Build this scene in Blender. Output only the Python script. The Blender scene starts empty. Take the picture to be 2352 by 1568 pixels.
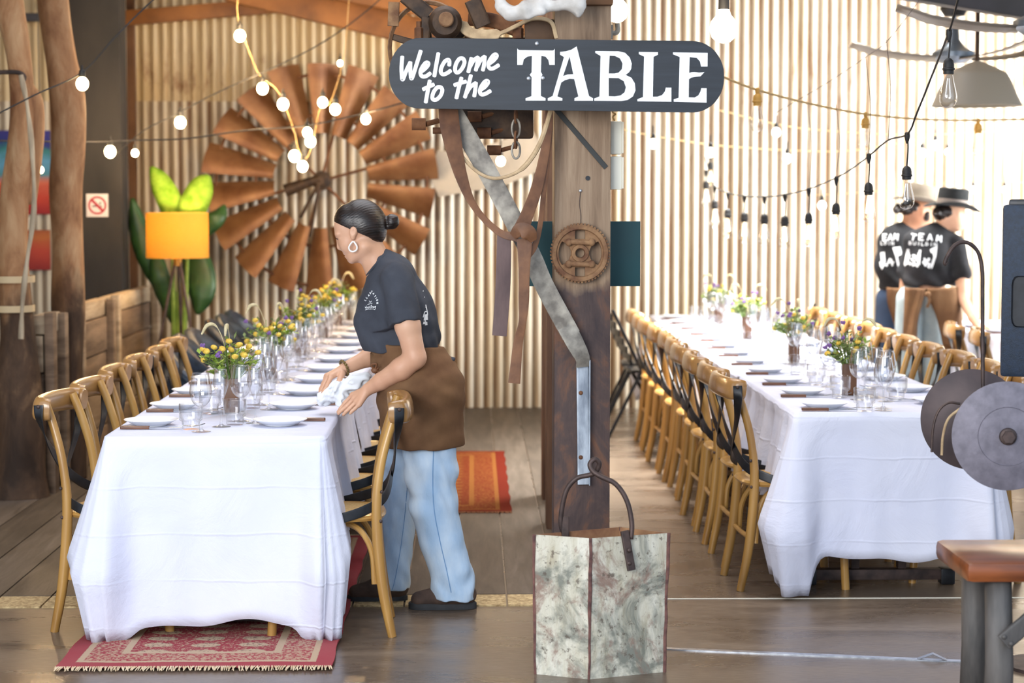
import bpy, bmesh, math, random
import numpy as np
from mathutils import Vector, Matrix
from mathutils.bvhtree import BVHTree

SC = bpy.context.scene
COL = SC.collection
R = math.radians
rnd = random.Random(7)

# ------------------------------------------------------------------ camera
FPX = 70.0 / 36.0 * 2352.0
CAMZ = 1.64
PITCH = math.atan(329.0 / FPX)
YAW = math.atan(90.0 / FPX)
cam_d = bpy.data.cameras.new('camera')
cam = bpy.data.objects.new('camera', cam_d)
COL.objects.link(cam)
cam.location = (0, 0, CAMZ)
cam.rotation_euler = (math.pi / 2 - PITCH, 0, -YAW)
cam_d.lens = 70.0
cam_d.sensor_width = 36.0
cam_d.clip_start = 0.05
cam_d.clip_end = 200
cam_d.dof.use_dof = True
cam_d.dof.focus_distance = 7.5
cam_d.dof.aperture_fstop = 2.8
SC.camera = cam
SC.cycles.transparent_max_bounces = 32
# ------------------------------------------------------------------ colour management
SC.view_settings.view_transform = 'Standard'
SC.view_settings.look = 'None'
SC.view_settings.gamma = 1
SC.view_settings.use_curve_mapping = False
SC.view_settings.exposure = 0.58
# ------------------------------------------------------------------ sky and daylight
wd = bpy.data.worlds.new('sky')
SC.world = wd
wd.use_nodes = True
wd.node_tree.nodes['Background'].inputs[0].default_value = (0.66, 0.80, 1.0, 1)
wd.node_tree.nodes['Background'].inputs[1].default_value = 1.0


def area(name, loc, target, sx, sy, power, color=(1, 1, 1), spread=180):
    l = bpy.data.lights.new(name, 'AREA')
    l.shape = 'RECTANGLE'
    l.size, l.size_y, l.energy, l.color = sx, sy, power, color
    l.spread = R(spread)
    o = bpy.data.objects.new(name, l)
    COL.objects.link(o)
    o.location = loc
    o.rotation_euler = (Vector(target) - Vector(loc)).to_track_quat('-Z', 'Y').to_euler()
    return o


def lamp(name, loc, power, color=(1, 0.68, 0.36), r=0.04):
    l = bpy.data.lights.new(name, 'POINT')
    l.energy, l.color, l.shadow_soft_size = power, color, r
    o = bpy.data.objects.new(name, l)
    COL.objects.link(o)
    o.location = loc
    return o


# daylight entering by the open front, the big door in the right wall and the skylight
area('daylight_front', (-2.6, 0.6, 2.5), (-0.7, 8, 0.5), 3.4, 2.4, 270, (1.0, 0.98, 0.95))
area('daylight_right_door', (5.0, 12.9, 2.1), (4.3, 15.3, 1.6), 2.2, 2.2, 250, (1.0, 0.99, 0.96))
area('daylight_right_near', (4.9, 9.0, 2.6), (1.2, 10.5, 0.7), 2.6, 1.8, 28, (0.9, 0.95, 1.0))
area('daylight_skylight', (1.9, 12.7, 3.9), (1.75, 12.3, 0.7), 1.1, 2.4, 150, (1.0, 0.99, 0.95), 60)

area('right_wall_fill', (6.1, 13.9, 2.0), (4.4, 15.5, 1.7), 1.2, 2.0, 150, (1.0, 0.99, 0.97), 120)  # extra lamp added to blow out the right end of the back wall
area('overhead_fill', (0.1, 9.4, 4.3), (0.1, 9.4, 0), 3.6, 5.0, 78, (0.93, 0.94, 1.0), 120)  # added overhead fill that brightens the tabletops, no opening in the roof here

# ------------------------------------------------------------------ helpers
_F = Vector((math.sin(YAW) * math.cos(PITCH), math.cos(YAW) * math.cos(PITCH), -math.sin(PITCH)))
_R = Vector((math.cos(YAW), -math.sin(YAW), 0))
_U = _R.cross(_F)
CAMP = Vector((0, 0, CAMZ))


def ray(px, py):
    return _F + _R * ((px - 1176.0) / FPX) + _U * ((784.0 - py) / FPX)


def P(px, py, Y):
    d = ray(px, py)
    return CAMP + d * (Y / d.y)


def H(px, py, z=0.0):
    d = ray(px, py)
    return CAMP + d * ((z - CAMZ) / d.z)


def lin(h):
    if isinstance(h, str):
        h = h.lstrip('#')
        c = [int(h[i:i + 2], 16) / 255 for i in (0, 2, 4)]
    else:
        c = [v / 255 for v in h[:3]]
    return tuple((v / 12.92 if v <= 0.04045 else ((v + 0.055) / 1.055) ** 2.4) for v in c) + (1.0,)


def cr(pts, n):
    """Catmull-Rom through pts (any dimension), n points per span"""
    p = [np.array(q, float) for q in pts]
    p = [2 * p[0] - p[1]] + p + [2 * p[-1] - p[-2]]
    out = []
    for i in range(1, len(p) - 2):
        a, b, c, d = p[i - 1], p[i], p[i + 1], p[i + 2]
        for k in range(n):
            t = k / n
            out.append(0.5 * ((2 * b) + (c - a) * t + (2 * a - 5 * b + 4 * c - d) * t * t + (3 * b - a - 3 * c + d) * t ** 3))
    out.append(p[-2])
    return out


class MB:
    def __init__(s):
        s.v, s.f = [], []

    def add(s, vs, fs):
        o = len(s.v)
        s.v += [tuple(v) for v in vs]
        s.f += [tuple(i + o for i in f) for f in fs]
        return s

    def box(s, c, d, M=None):
        x, y, z = d[0] / 2, d[1] / 2, d[2] / 2
        vs = [Vector((i, j, k)) for i in (-x, x) for j in (-y, y) for k in (-z, z)]
        if M is not None:
            vs = [M @ v for v in vs]
        vs = [v + Vector(c) for v in vs]
        return s.add(vs, [(0, 1, 3, 2), (4, 6, 7, 5), (0, 4, 5, 1), (2, 3, 7, 6), (0, 2, 6, 4), (1, 5, 7, 3)])

    def rings(s, rings, closed=True, caps=True, loop=False):
        n = len(rings[0])
        vs = [v for r in rings for v in r]
        fs = []
        m = len(rings)
        for i in range(m if loop else m - 1):
            a, b = i * n, ((i + 1) % m) * n
            for j in range(n if closed else n - 1):
                k = (j + 1) % n
                fs.append((a + j, a + k, b + k, b + j))
        if caps and closed and not loop:
            fs.append(tuple(range(n))[::-1])
            fs.append(tuple((m - 1) * n + j for j in range(n)))
        return s.add(vs, fs)

    def tube(s, path, rad, n=8, sec=None, up=None, caps=True):
        """rad: number, list, or list of (a,b). sec: unit 2-D section"""
        p = [Vector(q) for q in path]
        m = len(p)
        if sec is None:
            sec = [(math.cos(2 * math.pi * i / n), math.sin(2 * math.pi * i / n)) for i in range(n)]
        T = [(p[min(i + 1, m - 1)] - p[max(i - 1, 0)]).normalized() for i in range(m)]
        ups = [Vector(q) for q in up] if up and hasattr(up[0], '__len__') else None
        if ups:
            up = tuple(ups[0])
        u = Vector(up) if up else (Vector((0, 0, 1)) if abs(T[0].z) < 0.9 else Vector((1, 0, 0)))
        N = (u - T[0] * u.dot(T[0])).normalized()
        rs = []
        for i in range(m):
            if up:
                w_ = ups[i] if ups else Vector(up)
                N = (w_ - T[i] * w_.dot(T[i]))
            else:
                N = N - T[i] * N.dot(T[i])
            N = N.normalized() if N.length > 1e-6 else Vector((1, 0, 0))
            B = T[i].cross(N)
            r = rad[i] if isinstance(rad, (list, tuple)) and len(rad) == m and not (m == 2 and isinstance(rad, tuple)) else rad
            a, b = r if isinstance(r, (tuple, list)) else (r, r)
            rs.append([p[i] + N * (a * x) + B * (b * y) for x, y in sec])
        return s.rings(rs, caps=caps)

    def lathe(s, prof, n=20, c=(0, 0, 0), M=None):
        rs = []
        for r, z in prof:
            ring = [Vector((r * math.cos(2 * math.pi * i / n), r * math.sin(2 * math.pi * i / n), z)) for i in range(n)]
            if M is not None:
                ring = [M @ v for v in ring]
            rs.append([v + Vector(c) for v in ring])
        return s.rings(rs, caps=True)

    def prism(s, poly, d0, d1, f):
        """poly of 2-D points, f(u, v, d) -> 3-D"""
        n = len(poly)
        vs = [f(u, v, d0) for u, v in poly] + [f(u, v, d1) for u, v in poly]
        fs = [tuple(range(n))[::-1], tuple(range(n, 2 * n))]
        fs += [(i, (i + 1) % n, n + (i + 1) % n, n + i) for i in range(n)]
        return s.add(vs, fs)

    def ball(s, c, r, nu=12, nv=8, M=None):
        rx, ry, rz = r if isinstance(r, (tuple, list)) else (r, r, r)
        rs = []
        for j in range(nv + 1):
            t = math.pi * (j + 0.02) / (nv + 0.04)
            ring = []
            for i in range(nu):
                a = 2 * math.pi * i / nu
                q = Vector((rx * math.sin(t) * math.cos(a), ry * math.sin(t) * math.sin(a), -rz * math.cos(t)))
                if M is not None:
                    q = M @ q
                ring.append(q + Vector(c))
            rs.append(ring)
        return s.rings(rs)

    def grid(s, rows):
        return s.rings(rows, closed=False, caps=False)

    def build(s, name, mat, parent=None, smooth=True, angle=38, bevel=0, tri=False, recalc=True):
        me = bpy.data.meshes.new(name)
        me.from_pydata([tuple(v) for v in s.v], [], s.f)
        return finish(me, name, mat, parent, smooth, angle, bevel, recalc)


def finish(me, name, mat, parent=None, smooth=True, angle=38, bevel=0, recalc=True):
    if bevel or recalc:
        bm = bmesh.new()
        bm.from_mesh(me)
        if recalc:
            bmesh.ops.recalc_face_normals(bm, faces=bm.faces)
        if bevel:
            es = [e for e in bm.edges if len(e.link_faces) == 2 and e.calc_face_angle(0) > 0.6]
            bmesh.ops.bevel(bm, geom=es, offset=bevel, segments=2, affect='EDGES', profile=0.6)
        bm.to_mesh(me)
        bm.free()
    if smooth:
        me.shade_smooth()
        if angle:
            me.set_sharp_from_angle(angle=R(angle))
    if mat:
        me.materials.append(mat)
    o = bpy.data.objects.new(name, me)
    COL.objects.link(o)
    if parent:
        o.parent = parent
    return o


def empty(name, loc=(0, 0, 0), rz=0.0):
    o = bpy.data.objects.new(name, None)
    o.empty_display_size = 0.05
    COL.objects.link(o)
    o.location = loc
    o.rotation_euler = (0, 0, rz)
    return o


def tag(o, label=None, cat=None, group=None, kind=None):
    if label:
        o['label'] = label
    if cat:
        o['category'] = cat
    if group:
        o['group'] = group
    if kind:
        o['kind'] = kind
    return o


def rel(o, parent):
    """parent o (built in world coordinates) under an Empty that is not at the origin"""
    o.parent = parent
    o.matrix_parent_inverse = (Matrix.Translation(parent.location) @ parent.rotation_euler.to_matrix().to_4x4()).inverted()
    return o


def copy_tree(o, parent=None):
    c = o.copy()
    COL.objects.link(c)
    if parent is not None:
        c.parent = parent
    for ch in list(KIDS.get(o.name, o.children)):
        copy_tree(ch, c)
    return c


KIDS = {}
ORD = ['first', 'second', 'third', 'fourth', 'fifth', 'sixth', 'seventh', 'eighth', 'ninth', 'tenth', 'eleventh', 'twelfth',
       'thirteenth', 'fourteenth', 'fifteenth', 'sixteenth']

# ------------------------------------------------------------------ materials


class NT:
    def __init__(s, name):
        s.m = bpy.data.materials.new(name)
        s.m.use_nodes = True
        s.t = s.m.node_tree
        s.b = s.t.nodes['Principled BSDF']
        s.out = s.t.nodes['Material Output']
        tc = s.t.nodes.new('ShaderNodeTexCoord')
        s.co = tc.outputs['Object']

    def n(s, typ, **kw):
        nd = s.t.nodes.new(typ)
        for k, v in kw.items():
            setattr(nd, k, v)
        return nd

    def l(s, a, b):
        s.t.links.new(a, b)

    def mapped(s, scale=(1, 1, 1), rot=(0, 0, 0), loc=(0, 0, 0)):
        mp = s.n('ShaderNodeMapping')
        mp.inputs['Scale'].default_value = scale
        mp.inputs['Rotation'].default_value = rot
        mp.inputs['Location'].default_value = loc
        s.l(s.co, mp.inputs[0])
        return mp.outputs[0]

    def noise(s, vec, scale=5, detail=4, rough=0.55, dist=0):
        nd = s.n('ShaderNodeTexNoise')
        nd.inputs['Scale'].default_value = scale
        nd.inputs['Detail'].default_value = detail
        nd.inputs['Roughness'].default_value = rough
        nd.inputs['Distortion'].default_value = dist
        s.l(vec, nd.inputs['Vector'])
        return nd.outputs['Fac']

    def ramp(s, fac, stops):
        r = s.n('ShaderNodeValToRGB')
        e = r.color_ramp.elements
        while len(e) < len(stops):
            e.new(0.5)
        for i, (p, c) in enumerate(stops):
            e[i].position = p
            e[i].color = c if len(c) == 4 else tuple(c) + (1,)
        s.l(fac, r.inputs[0])
        return r.outputs[0]

    def mix(s, fac, a, b, mode='MIX'):
        m = s.n('ShaderNodeMix', data_type='RGBA', blend_type=mode)
        for sock, v in ((m.inputs[0], fac), (m.inputs[6], a), (m.inputs[7], b)):
            if hasattr(v, 'is_linked'):
                s.l(v, sock)
            else:
                sock.default_value = v
        return m.outputs[2]

    def math(s, op, a, b=0.0, c=None):
        m = s.n('ShaderNodeMath', operation=op)
        vals = (a, b) if c is None else (a, b, c)
        for i, v in enumerate(vals):
            if hasattr(v, 'is_linked'):
                s.l(v, m.inputs[i])
            else:
                m.inputs[i].default_value = v
        return m.outputs[0]

    def bump(s, h, strength=0.3, dist=0.01):
        b = s.n('ShaderNodeBump')
        b.inputs['Strength'].default_value = strength
        b.inputs['Distance'].default_value = dist
        s.l(h, b.inputs['Height'])
        s.l(b.outputs[0], s.b.inputs['Normal'])

    def base(s, c):
        if hasattr(c, 'is_linked'):
            s.l(c, s.b.inputs['Base Color'])
        else:
            s.b.inputs['Base Color'].default_value = c

    def set(s, rough=None, metal=None, spec=None, emit=None, estr=0):
        if rough is not None:
            s.b.inputs['Roughness'].default_value = rough
        if metal is not None:
            s.b.inputs['Metallic'].default_value = metal
        if spec is not None:
            s.b.inputs['Specular IOR Level'].default_value = spec
        if emit is not None:
            s.b.inputs['Emission Color'].default_value = emit
            s.b.inputs['Emission Strength'].default_value = estr
        return s


def mat(name, c1, c2=None, scale=8, stretch=(1, 1, 1), rough=0.5, metal=0, spec=0.5, bump=0, bscale=None, detail=5, lo=0.35, hi=0.65, coat=0, dist=0):
    n = NT(name)
    n.set(rough, metal, spec)
    v = n.mapped(stretch)
    c1 = lin(c1)
    if c2:
        f = n.noise(v, scale, detail, dist=dist)
        n.base(n.ramp(f, [(lo, c1), (hi, lin(c2))]))
    else:
        n.base(c1)
    if bump:
        n.bump(n.noise(v, bscale or scale * 3, 6), bump, 0.004)
    if coat:
        n.b.inputs['Coat Weight'].default_value = coat
        n.b.inputs['Coat Roughness'].default_value = 0.15
    return n.m


def glow(name, color, strength, base=(1, 1, 1, 1)):
    n = NT(name)
    n.base(base)
    n.set(0.3, 0, 0.5, color, strength)
    return n.m


def glassmat(name, tint=(1, 1, 1, 1), gl=0.06):
    n = NT(name)
    tr = n.n('ShaderNodeBsdfTransparent')
    tr.inputs[0].default_value = tint
    g = n.n('ShaderNodeBsdfGlossy')
    g.inputs['Roughness'].default_value = 0.03
    lw = n.n('ShaderNodeLayerWeight')
    lw.inputs[0].default_value = 0.5
    ad = n.math('ADD', n.math('MULTIPLY', n.math('POWER', lw.outputs['Facing'], 2.6), 0.75), gl)
    mx = n.n('ShaderNodeMixShader')
    n.l(ad, mx.inputs[0])
    n.l(tr.outputs[0], mx.inputs[1])
    n.l(g.outputs[0], mx.inputs[2])
    n.l(mx.outputs[0], n.out.inputs[0])
    return n.m


M = {}
M['honey'] = mat('honey_wood', '#8c632c', '#bd9250', 9, (1, 1, 0.12), 0.32, bump=0.08, coat=0.25)
M['rail_wood'] = mat('bent_rail_wood', '#7d5a33', '#a67c4a', 7, (1, 0.2, 1), 0.25, coat=0.45)
M['rattan'] = mat('woven_rattan', '#a9854c', '#c7a870', 120, rough=0.6, bump=0.4, bscale=180)
M['black_metal'] = mat('black_metal', '#17181b', '#24262b', 20, rough=0.38, metal=0.3)
M['iron'] = mat('worn_iron', '#3b3230', '#574742', 18, rough=0.55, metal=0.5, bump=0.25)
M['rust'] = mat('rusty_iron', '#4f2f1d', '#855a3a', 14, rough=0.8, metal=0.15, bump=0.4)
M['rust_red'] = mat('red_rust', '#65432e', '#94714f', 22, rough=0.85, metal=0.1, bump=0.4)
M['blade'] = mat('rusted_blade_sheet', '#74492b', '#a3764e', 5, rough=0.55, metal=0.35, bump=0.1, lo=0.3, hi=0.7)
M['galv'] = mat('galvanised_steel', '#6d675f', '#aaa396', 16, rough=0.55, metal=0.3, bump=0.1)
M['vane'] = mat('weathered_vane_sheet', '#a79c8b', '#c4b8a5', 4, rough=0.6, metal=0.2)
M['machine'] = mat('greasy_machine_iron', '#2a1d15', '#4f3a28', 16, rough=0.6, metal=0.35, bump=0.35)
M['leather'] = mat('brown_leather', '#5b3923', '#7b5234', 14, rough=0.6, bump=0.25, bscale=60)
M['leather_plum'] = mat('plum_leather', '#4d3a39', '#66504c', 20, (1, 1, 0.3), rough=0.65, bump=0.3)
M['rope'] = mat('pale_hide_strap', '#a98f6d', '#cbb08a', 24, rough=0.8, bump=0.3)
M['bone'] = mat('bleached_bone', '#b4aea6', '#dedbd6', 10, rough=0.65, bump=0.3, bscale=45)
M['white'] = mat('white_ceramic', '#eceef0', rough=0.16)
M['steel'] = mat('cutlery_steel', '#b9bcc0', rough=0.18, metal=1.0)
M['knife_wood'] = mat('knife_handle_wood', '#56331f', '#744a31', 40, (0.2, 1, 1), 0.4)
M['glass'] = glassmat('clear_glass', (0.985, 0.99, 1, 1), 0.075)
M['glass_warm'] = glassmat('filament_bulb_glass', (0.97, 0.955, 0.93, 1), 0.09)
M['sign'] = mat('slate_painted_board', '#20252b', '#2a3038', 6, (0.5, 6, 6), 0.55, bump=0.05)
M['sign_white'] = mat('white_sign_paint', '#f4f5f6', rough=0.5)
M['screw'] = mat('zinc_screw', '#b8babd', rough=0.35, metal=0.8)
M['green_board'] = mat('deep_teal_board', '#0f3b40', '#12454a', 3, rough=0.6)
M['cream_plastic'] = mat('cream_plastic', '#e6e3d3', rough=0.45)
M['dark_column'] = mat('dark_steel_column', '#1d1b1a', '#322e2b', 3, (1, 1, 0.4), rough=0.7)
M['bark'] = mat('smooth_log_wood', '#7b5334', '#b08e69', 5, (1.6, 1.6, 0.5), rough=0.7, bump=0.5, bscale=12)
M['bark_dark'] = mat('charred_log_wood', '#3b2a1f', '#957355', 4, (1.6, 1.6, 0.6), rough=0.8, bump=0.6, bscale=14)
M['pole'] = mat('grey_stick', '#8a7c68', '#b5a68e', 10, (3, 3, 0.4), rough=0.75, bump=0.3)
M['strapping'] = mat('pale_strapping', '#c2ad89', rough=0.7)
M['shade_cloth'] = None
M['navy'] = mat('navy_quilted_leather', '#1d2732', '#2b3a4d', 30, rough=0.35, bump=0.6, bscale=70)
M['skin'] = mat('skin', '#c9997c', '#d5a98c', 6, rough=0.45, spec=0.4)
M['skin_dark'] = mat('tanned_skin', '#a9775a', '#b98566', 6, rough=0.5)
M['hair'] = mat('dark_brown_hair', '#15100e', '#2a1f1b', 30, (0.25, 2, 2), 0.34, bump=0.3, bscale=60)
M['tee'] = mat('charcoal_cotton', '#3a3d45', '#454952', 8, rough=0.9, spec=0.2, bump=0.12, bscale=160)
M['tee_black'] = mat('washed_black_cotton', '#232325', '#333336', 8, rough=0.9, spec=0.2)
M['print'] = mat('white_shirt_print', '#e9edf0', rough=0.8)
M['canvas'] = mat('brown_canvas', '#614530', '#75573d', 7, rough=0.9, spec=0.2, bump=0.2, bscale=150)
M['denim'] = mat('pale_denim', '#a3c0de', '#d2e2f0', 5, (1.5, 1.5, 0.6), rough=0.9, spec=0.2, bump=0.3, bscale=90)
M['denim_dark'] = mat('indigo_denim', '#25344d', '#31435f', 6, rough=0.9)
M['denim_grey'] = mat('bleached_denim', '#8fa0a8', '#aab9bf', 6, rough=0.9)
M['boot'] = mat('brown_suede_boot', '#3f312a', '#554238', 18, rough=0.85, bump=0.2)
M['sole'] = mat('black_rubber', '#1b1d20', '#2a2c30', 20, rough=0.7)
M['towel'] = mat('white_tea_towel', '#dfe2e6', rough=0.9)
M['felt_black'] = mat('black_felt', '#202223', '#2b2d2e', 20, rough=0.95)
M['felt_grey'] = mat('taupe_felt', '#6b6155', '#7c7265', 8, rough=0.95)
M['band'] = mat('hat_band', '#8e827b', rough=0.8)
M['leaf'] = mat('banana_leaf', '#3f6a1e', '#6f9c33', 5, rough=0.4)
M['leaf_dark'] = mat('dark_leaf', '#1f3d19', '#33592a', 6, rough=0.45)
M['stem'] = mat('green_stem', '#5c7a33', '#86a24d', 8, rough=0.5)
M['foliage'] = mat('grey_green_foliage', '#5f7040', '#8d9a5f', 30, rough=0.7)
M['foliage_bright'] = mat('lime_foliage', '#7f9c33', '#a9bd56', 30, rough=0.7)
M['yellow'] = mat('yellow_button_flower', '#c99b2a', '#e8cb5c', 60, rough=0.8, bump=0.6, bscale=200)
M['purple'] = mat('purple_flower', '#5d3f78', '#8a67a6', 60, rough=0.8)
M['seed'] = mat('pale_seed_head', '#b9ac86', '#d4c9a4', 60, rough=0.9)
M['vase'] = mat('brown_timber_vase', '#4a2c18', '#6b4528', 14, (1, 1, 0.3), rough=0.45)
M['tank'] = None
M['blue_box'] = mat('dark_blue_speaker_shell', '#182636', '#1e2f45', 90, rough=0.55, bump=0.3, bscale=300)
M['disc_dark'] = mat('plum_iron_disc', '#382e30', '#473a3a', 8, rough=0.5, metal=0.35, bump=0.15)
M['disc_grey'] = mat('grey_iron_disc', '#67636c', '#7d7882', 22, rough=0.55, metal=0.3, bump=0.15)
M['stool_wood'] = mat('red_brown_varnished_timber', '#4a2412', '#8a4a22', 6, (0.4, 2, 3), rough=0.3, coat=0.3)
M['stool_leg'] = mat('grey_weathered_leg', '#383635', '#645f5b', 7, (2, 2, 0.4), rough=0.6, bump=0.3)
M['timber'] = None
M['beam'] = mat('orange_rafter_timber', '#6a3f17', '#96602a', 3, (1, 1, 1), rough=0.6)
M['beam_dark'] = mat('dark_roof_steel', '#2d2a2b', '#38353a', 3, rough=0.6)
M['pendant'] = mat('taupe_enamel', '#8f8779', rough=0.5)
M['inside_white'] = mat('white_enamel', '#e9e6dc', rough=0.5)
M['fan'] = mat('dark_fan_blade', '#6b635a', '#857b6e', 4, rough=0.5)
M['fan_metal'] = mat('fan_motor_metal', '#5e6873', '#79838e', 4, rough=0.35, metal=0.5)
M['cable'] = mat('black_cable', '#1b1a1a', rough=0.6)
M['cable_tan'] = mat('twisted_jute_cable', '#a98a58', '#c7a874', 80, rough=0.8)
M['tan_cap'] = mat('tan_bulb_socket', '#b98a3a', rough=0.5)
M['bulb_warm'] = glow('glowing_warm_bulb', (1.0, 0.74, 0.36, 1), 26)
M['bulb_globe'] = glow('glowing_globe', (1.0, 0.83, 0.56, 1), 9)
M['bulb_white'] = glow('pale_lit_bulb', (1.0, 0.93, 0.8, 1), 5)
M['filament'] = glow('filament', (1.0, 0.62, 0.25, 1), 18)

# ------------------------------------------------------------------ the setting
def floor_mat():
    n = NT('polished_concrete')
    v = n.mapped((1, 3.2, 1))
    f = n.noise(v, 1.1, 9, 0.62, 0.6)
    f2 = n.noise(n.mapped((6, 30, 1)), 3.0, 6, 0.7)
    c = n.ramp(f, [(0.3, lin('#43372d')), (0.5, lin('#625345')), (0.72, lin('#80705f'))])
    n.base(n.mix(0.25, c, n.ramp(f2, [(0.35, lin('#43362b')), (0.7, lin('#a59484'))])))
    r = n.ramp(f, [(0.3, (0.2, 0.2, 0.2, 1)), (0.7, (0.4, 0.4, 0.4, 1))])
    n.l(r, n.b.inputs['Roughness'])
    n.bump(n.noise(v, 14, 8), 0.05, 0.01)
    return n.m


def board_mat(nm, a, b, c):
    n = NT(nm)
    sx = n.n('ShaderNodeSeparateXYZ')
    n.l(n.co, sx.inputs[0])
    k = n.math('FLOOR', n.math('DIVIDE', n.math('SUBTRACT', sx.outputs[0], 0.137), 0.208))
    w = n.n('ShaderNodeTexWhiteNoise', noise_dimensions='1D')
    n.l(k, w.inputs['W'])
    f = n.noise(n.mapped((9, 0.9, 1)), 2.2, 8, 0.65, 0.4)
    mixf = n.math('ADD', n.math('MULTIPLY', f, 0.8), n.math('MULTIPLY', w.outputs[0], 0.25))
    n.base(n.ramp(mixf, [(0.3, lin(a)), (0.5, lin(b)), (0.75, lin(c))]))
    n.set(0.5, 0, 0.4)
    n.bump(f, 0.25, 0.01)
    return n.m


def corrugated_mat():
    n = NT('corrugated_iron')
    v = n.mapped((5.5, 1, 0.32))
    f = n.noise(v, 1.6, 8, 0.6, 0.3)
    base = n.ramp(f, [(0.28, lin('#b4a17f')), (0.45, lin('#cfc3ac')), (0.62, lin('#ddd6c6')), (0.8, lin('#c0a67c'))])
    sp = n.n('ShaderNodeSeparateXYZ')
    n.l(n.co, sp.inputs[0])
    # valley colour: dust and old rust, plus painted-in shade of the corrugations
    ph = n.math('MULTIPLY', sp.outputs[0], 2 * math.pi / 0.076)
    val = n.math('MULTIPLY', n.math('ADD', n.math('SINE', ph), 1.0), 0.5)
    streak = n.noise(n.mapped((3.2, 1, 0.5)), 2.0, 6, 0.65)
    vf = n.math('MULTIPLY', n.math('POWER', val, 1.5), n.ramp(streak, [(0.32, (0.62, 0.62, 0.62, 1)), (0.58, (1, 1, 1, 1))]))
    # lamp light on the upper left sheets painted in as plain tan, valleys faded
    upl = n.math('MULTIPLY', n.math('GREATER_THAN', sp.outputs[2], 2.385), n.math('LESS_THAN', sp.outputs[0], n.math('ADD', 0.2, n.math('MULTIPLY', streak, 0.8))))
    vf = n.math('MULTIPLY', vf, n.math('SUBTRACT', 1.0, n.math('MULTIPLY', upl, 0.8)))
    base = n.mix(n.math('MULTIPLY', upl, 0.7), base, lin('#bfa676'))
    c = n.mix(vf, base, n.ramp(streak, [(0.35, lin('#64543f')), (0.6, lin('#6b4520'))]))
    # rust below the nails of the lap
    z = sp.outputs[2]
    band = n.math('MULTIPLY', n.math('SMOOTH_MIN', n.math('MAXIMUM', n.math('SUBTRACT', 1.0, n.math('MULTIPLY', n.math('ABSOLUTE', n.math('SUBTRACT', z, 2.5)), 2.6)), 0.0), 1.0, 0.1), 1.0)
    rn = n.noise(n.mapped((7, 1, 2.2)), 1.5, 5, 0.6)
    rf = n.math('MULTIPLY', band, n.ramp(rn, [(0.55, (0, 0, 0, 1)), (0.68, (0.85, 0.85, 0.85, 1))]))
    c = n.mix(rf, c, lin('#7b4a22'))
    n.base(c)
    n.set(0.5, 0.15, 0.4)
    return n.m


M['floor'] = floor_mat()
M['boards'] = board_mat('wide_floor_boards', '#3a322b', '#51473d', '#6c6157')
M['board_edge'] = mat('sunlit_sawn_board_ends', '#8f7650', '#c9b184', 60, (1, 1, 1), rough=0.9, bump=0.8, bscale=60)  # rough sawn ends, with the sun on them painted as a pale tone
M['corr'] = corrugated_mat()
M['ceil'] = mat('underside_of_iron_roof', '#7a6a55', '#94836a', 3, rough=0.7)
n_ = NT('weathered_sleeper_timber')
g_ = n_.noise(n_.mapped((1, 0.5, 4)), 3.2, 6, .6, .3)
oi = n_.n('ShaderNodeObjectInfo')
n_.base(n_.mix(oi.outputs['Random'], n_.ramp(g_, [(.3, lin('#3f2f24')), (.7, lin('#7c6450'))]), n_.ramp(g_, [(.3, lin('#75604b')), (.7, lin('#bfae94'))])))
n_.set(.8)
n_.bump(g_, .5, .01)
M['timber'] = n_.m
M['wall_side'] = mat('painted_side_wall', '#b8ab93', '#a39478', 3, rough=0.7)

YB = 15.5
b = MB()
b.box((0.4, 6.8, -0.05), (13.4, 19, 0.1))
tag(b.build('floor', M['floor'], smooth=False), kind='structure')
b = MB()
xs = [0.553 - 0.208 * k for k in range(30)]
for x1 in xs[:-1]:
    x0 = x1 - 0.208
    b.box(((x0 + x1) / 2, (8.14 + YB) / 2, 0.002), (0.200, YB - 8.14, 0.012))
tag(b.build('floor_boards', M['boards'], smooth=False), kind='structure')
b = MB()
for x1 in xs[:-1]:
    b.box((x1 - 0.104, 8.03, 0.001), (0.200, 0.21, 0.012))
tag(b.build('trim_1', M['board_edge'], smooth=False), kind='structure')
b = MB()
b.box((3.0, 8.06, 0.0005), (5.0, 0.012, 0.003))
tag(b.build('trim_2', M['cream_plastic'], smooth=False), kind='structure')


def corr(x0, x1, z0, z1, y, pitch=0.076, amp=0.011):
    n = int((x1 - x0) / pitch * 8)
    rows = []
    for z in (z0, z1):
        rows.append([(x0 + (x1 - x0) * i / n, y + amp * math.sin(2 * math.pi * (x0 + (x1 - x0) * i / n) / pitch), z) for i in range(n + 1)])
    return rows


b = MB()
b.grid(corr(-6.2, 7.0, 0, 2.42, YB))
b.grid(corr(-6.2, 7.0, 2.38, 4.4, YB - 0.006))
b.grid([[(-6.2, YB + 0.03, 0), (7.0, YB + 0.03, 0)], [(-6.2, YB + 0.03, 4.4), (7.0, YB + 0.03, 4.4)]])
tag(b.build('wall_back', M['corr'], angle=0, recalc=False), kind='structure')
b = MB()
b.box((-6.25, 10.4, 2.2), (0.1, 10.4, 4.4))
tag(b.build('wall_left', M['wall_side'], smooth=False), kind='structure')
b = MB()
b.box((6.3, 7.75, 2.2), (0.1, 5.1, 4.4))
b.box((6.3, 12.9, 4.0), (0.1, 5.2, 0.8))
tag(b.build('wall_right', M['wall_side'], smooth=False), kind='structure')
b = MB()
b.box((0.4, 10.4, 4.45), (13.4, 10.6, 0.1))
tag(b.build('ceiling', M['ceil'], smooth=False), kind='structure')


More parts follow.
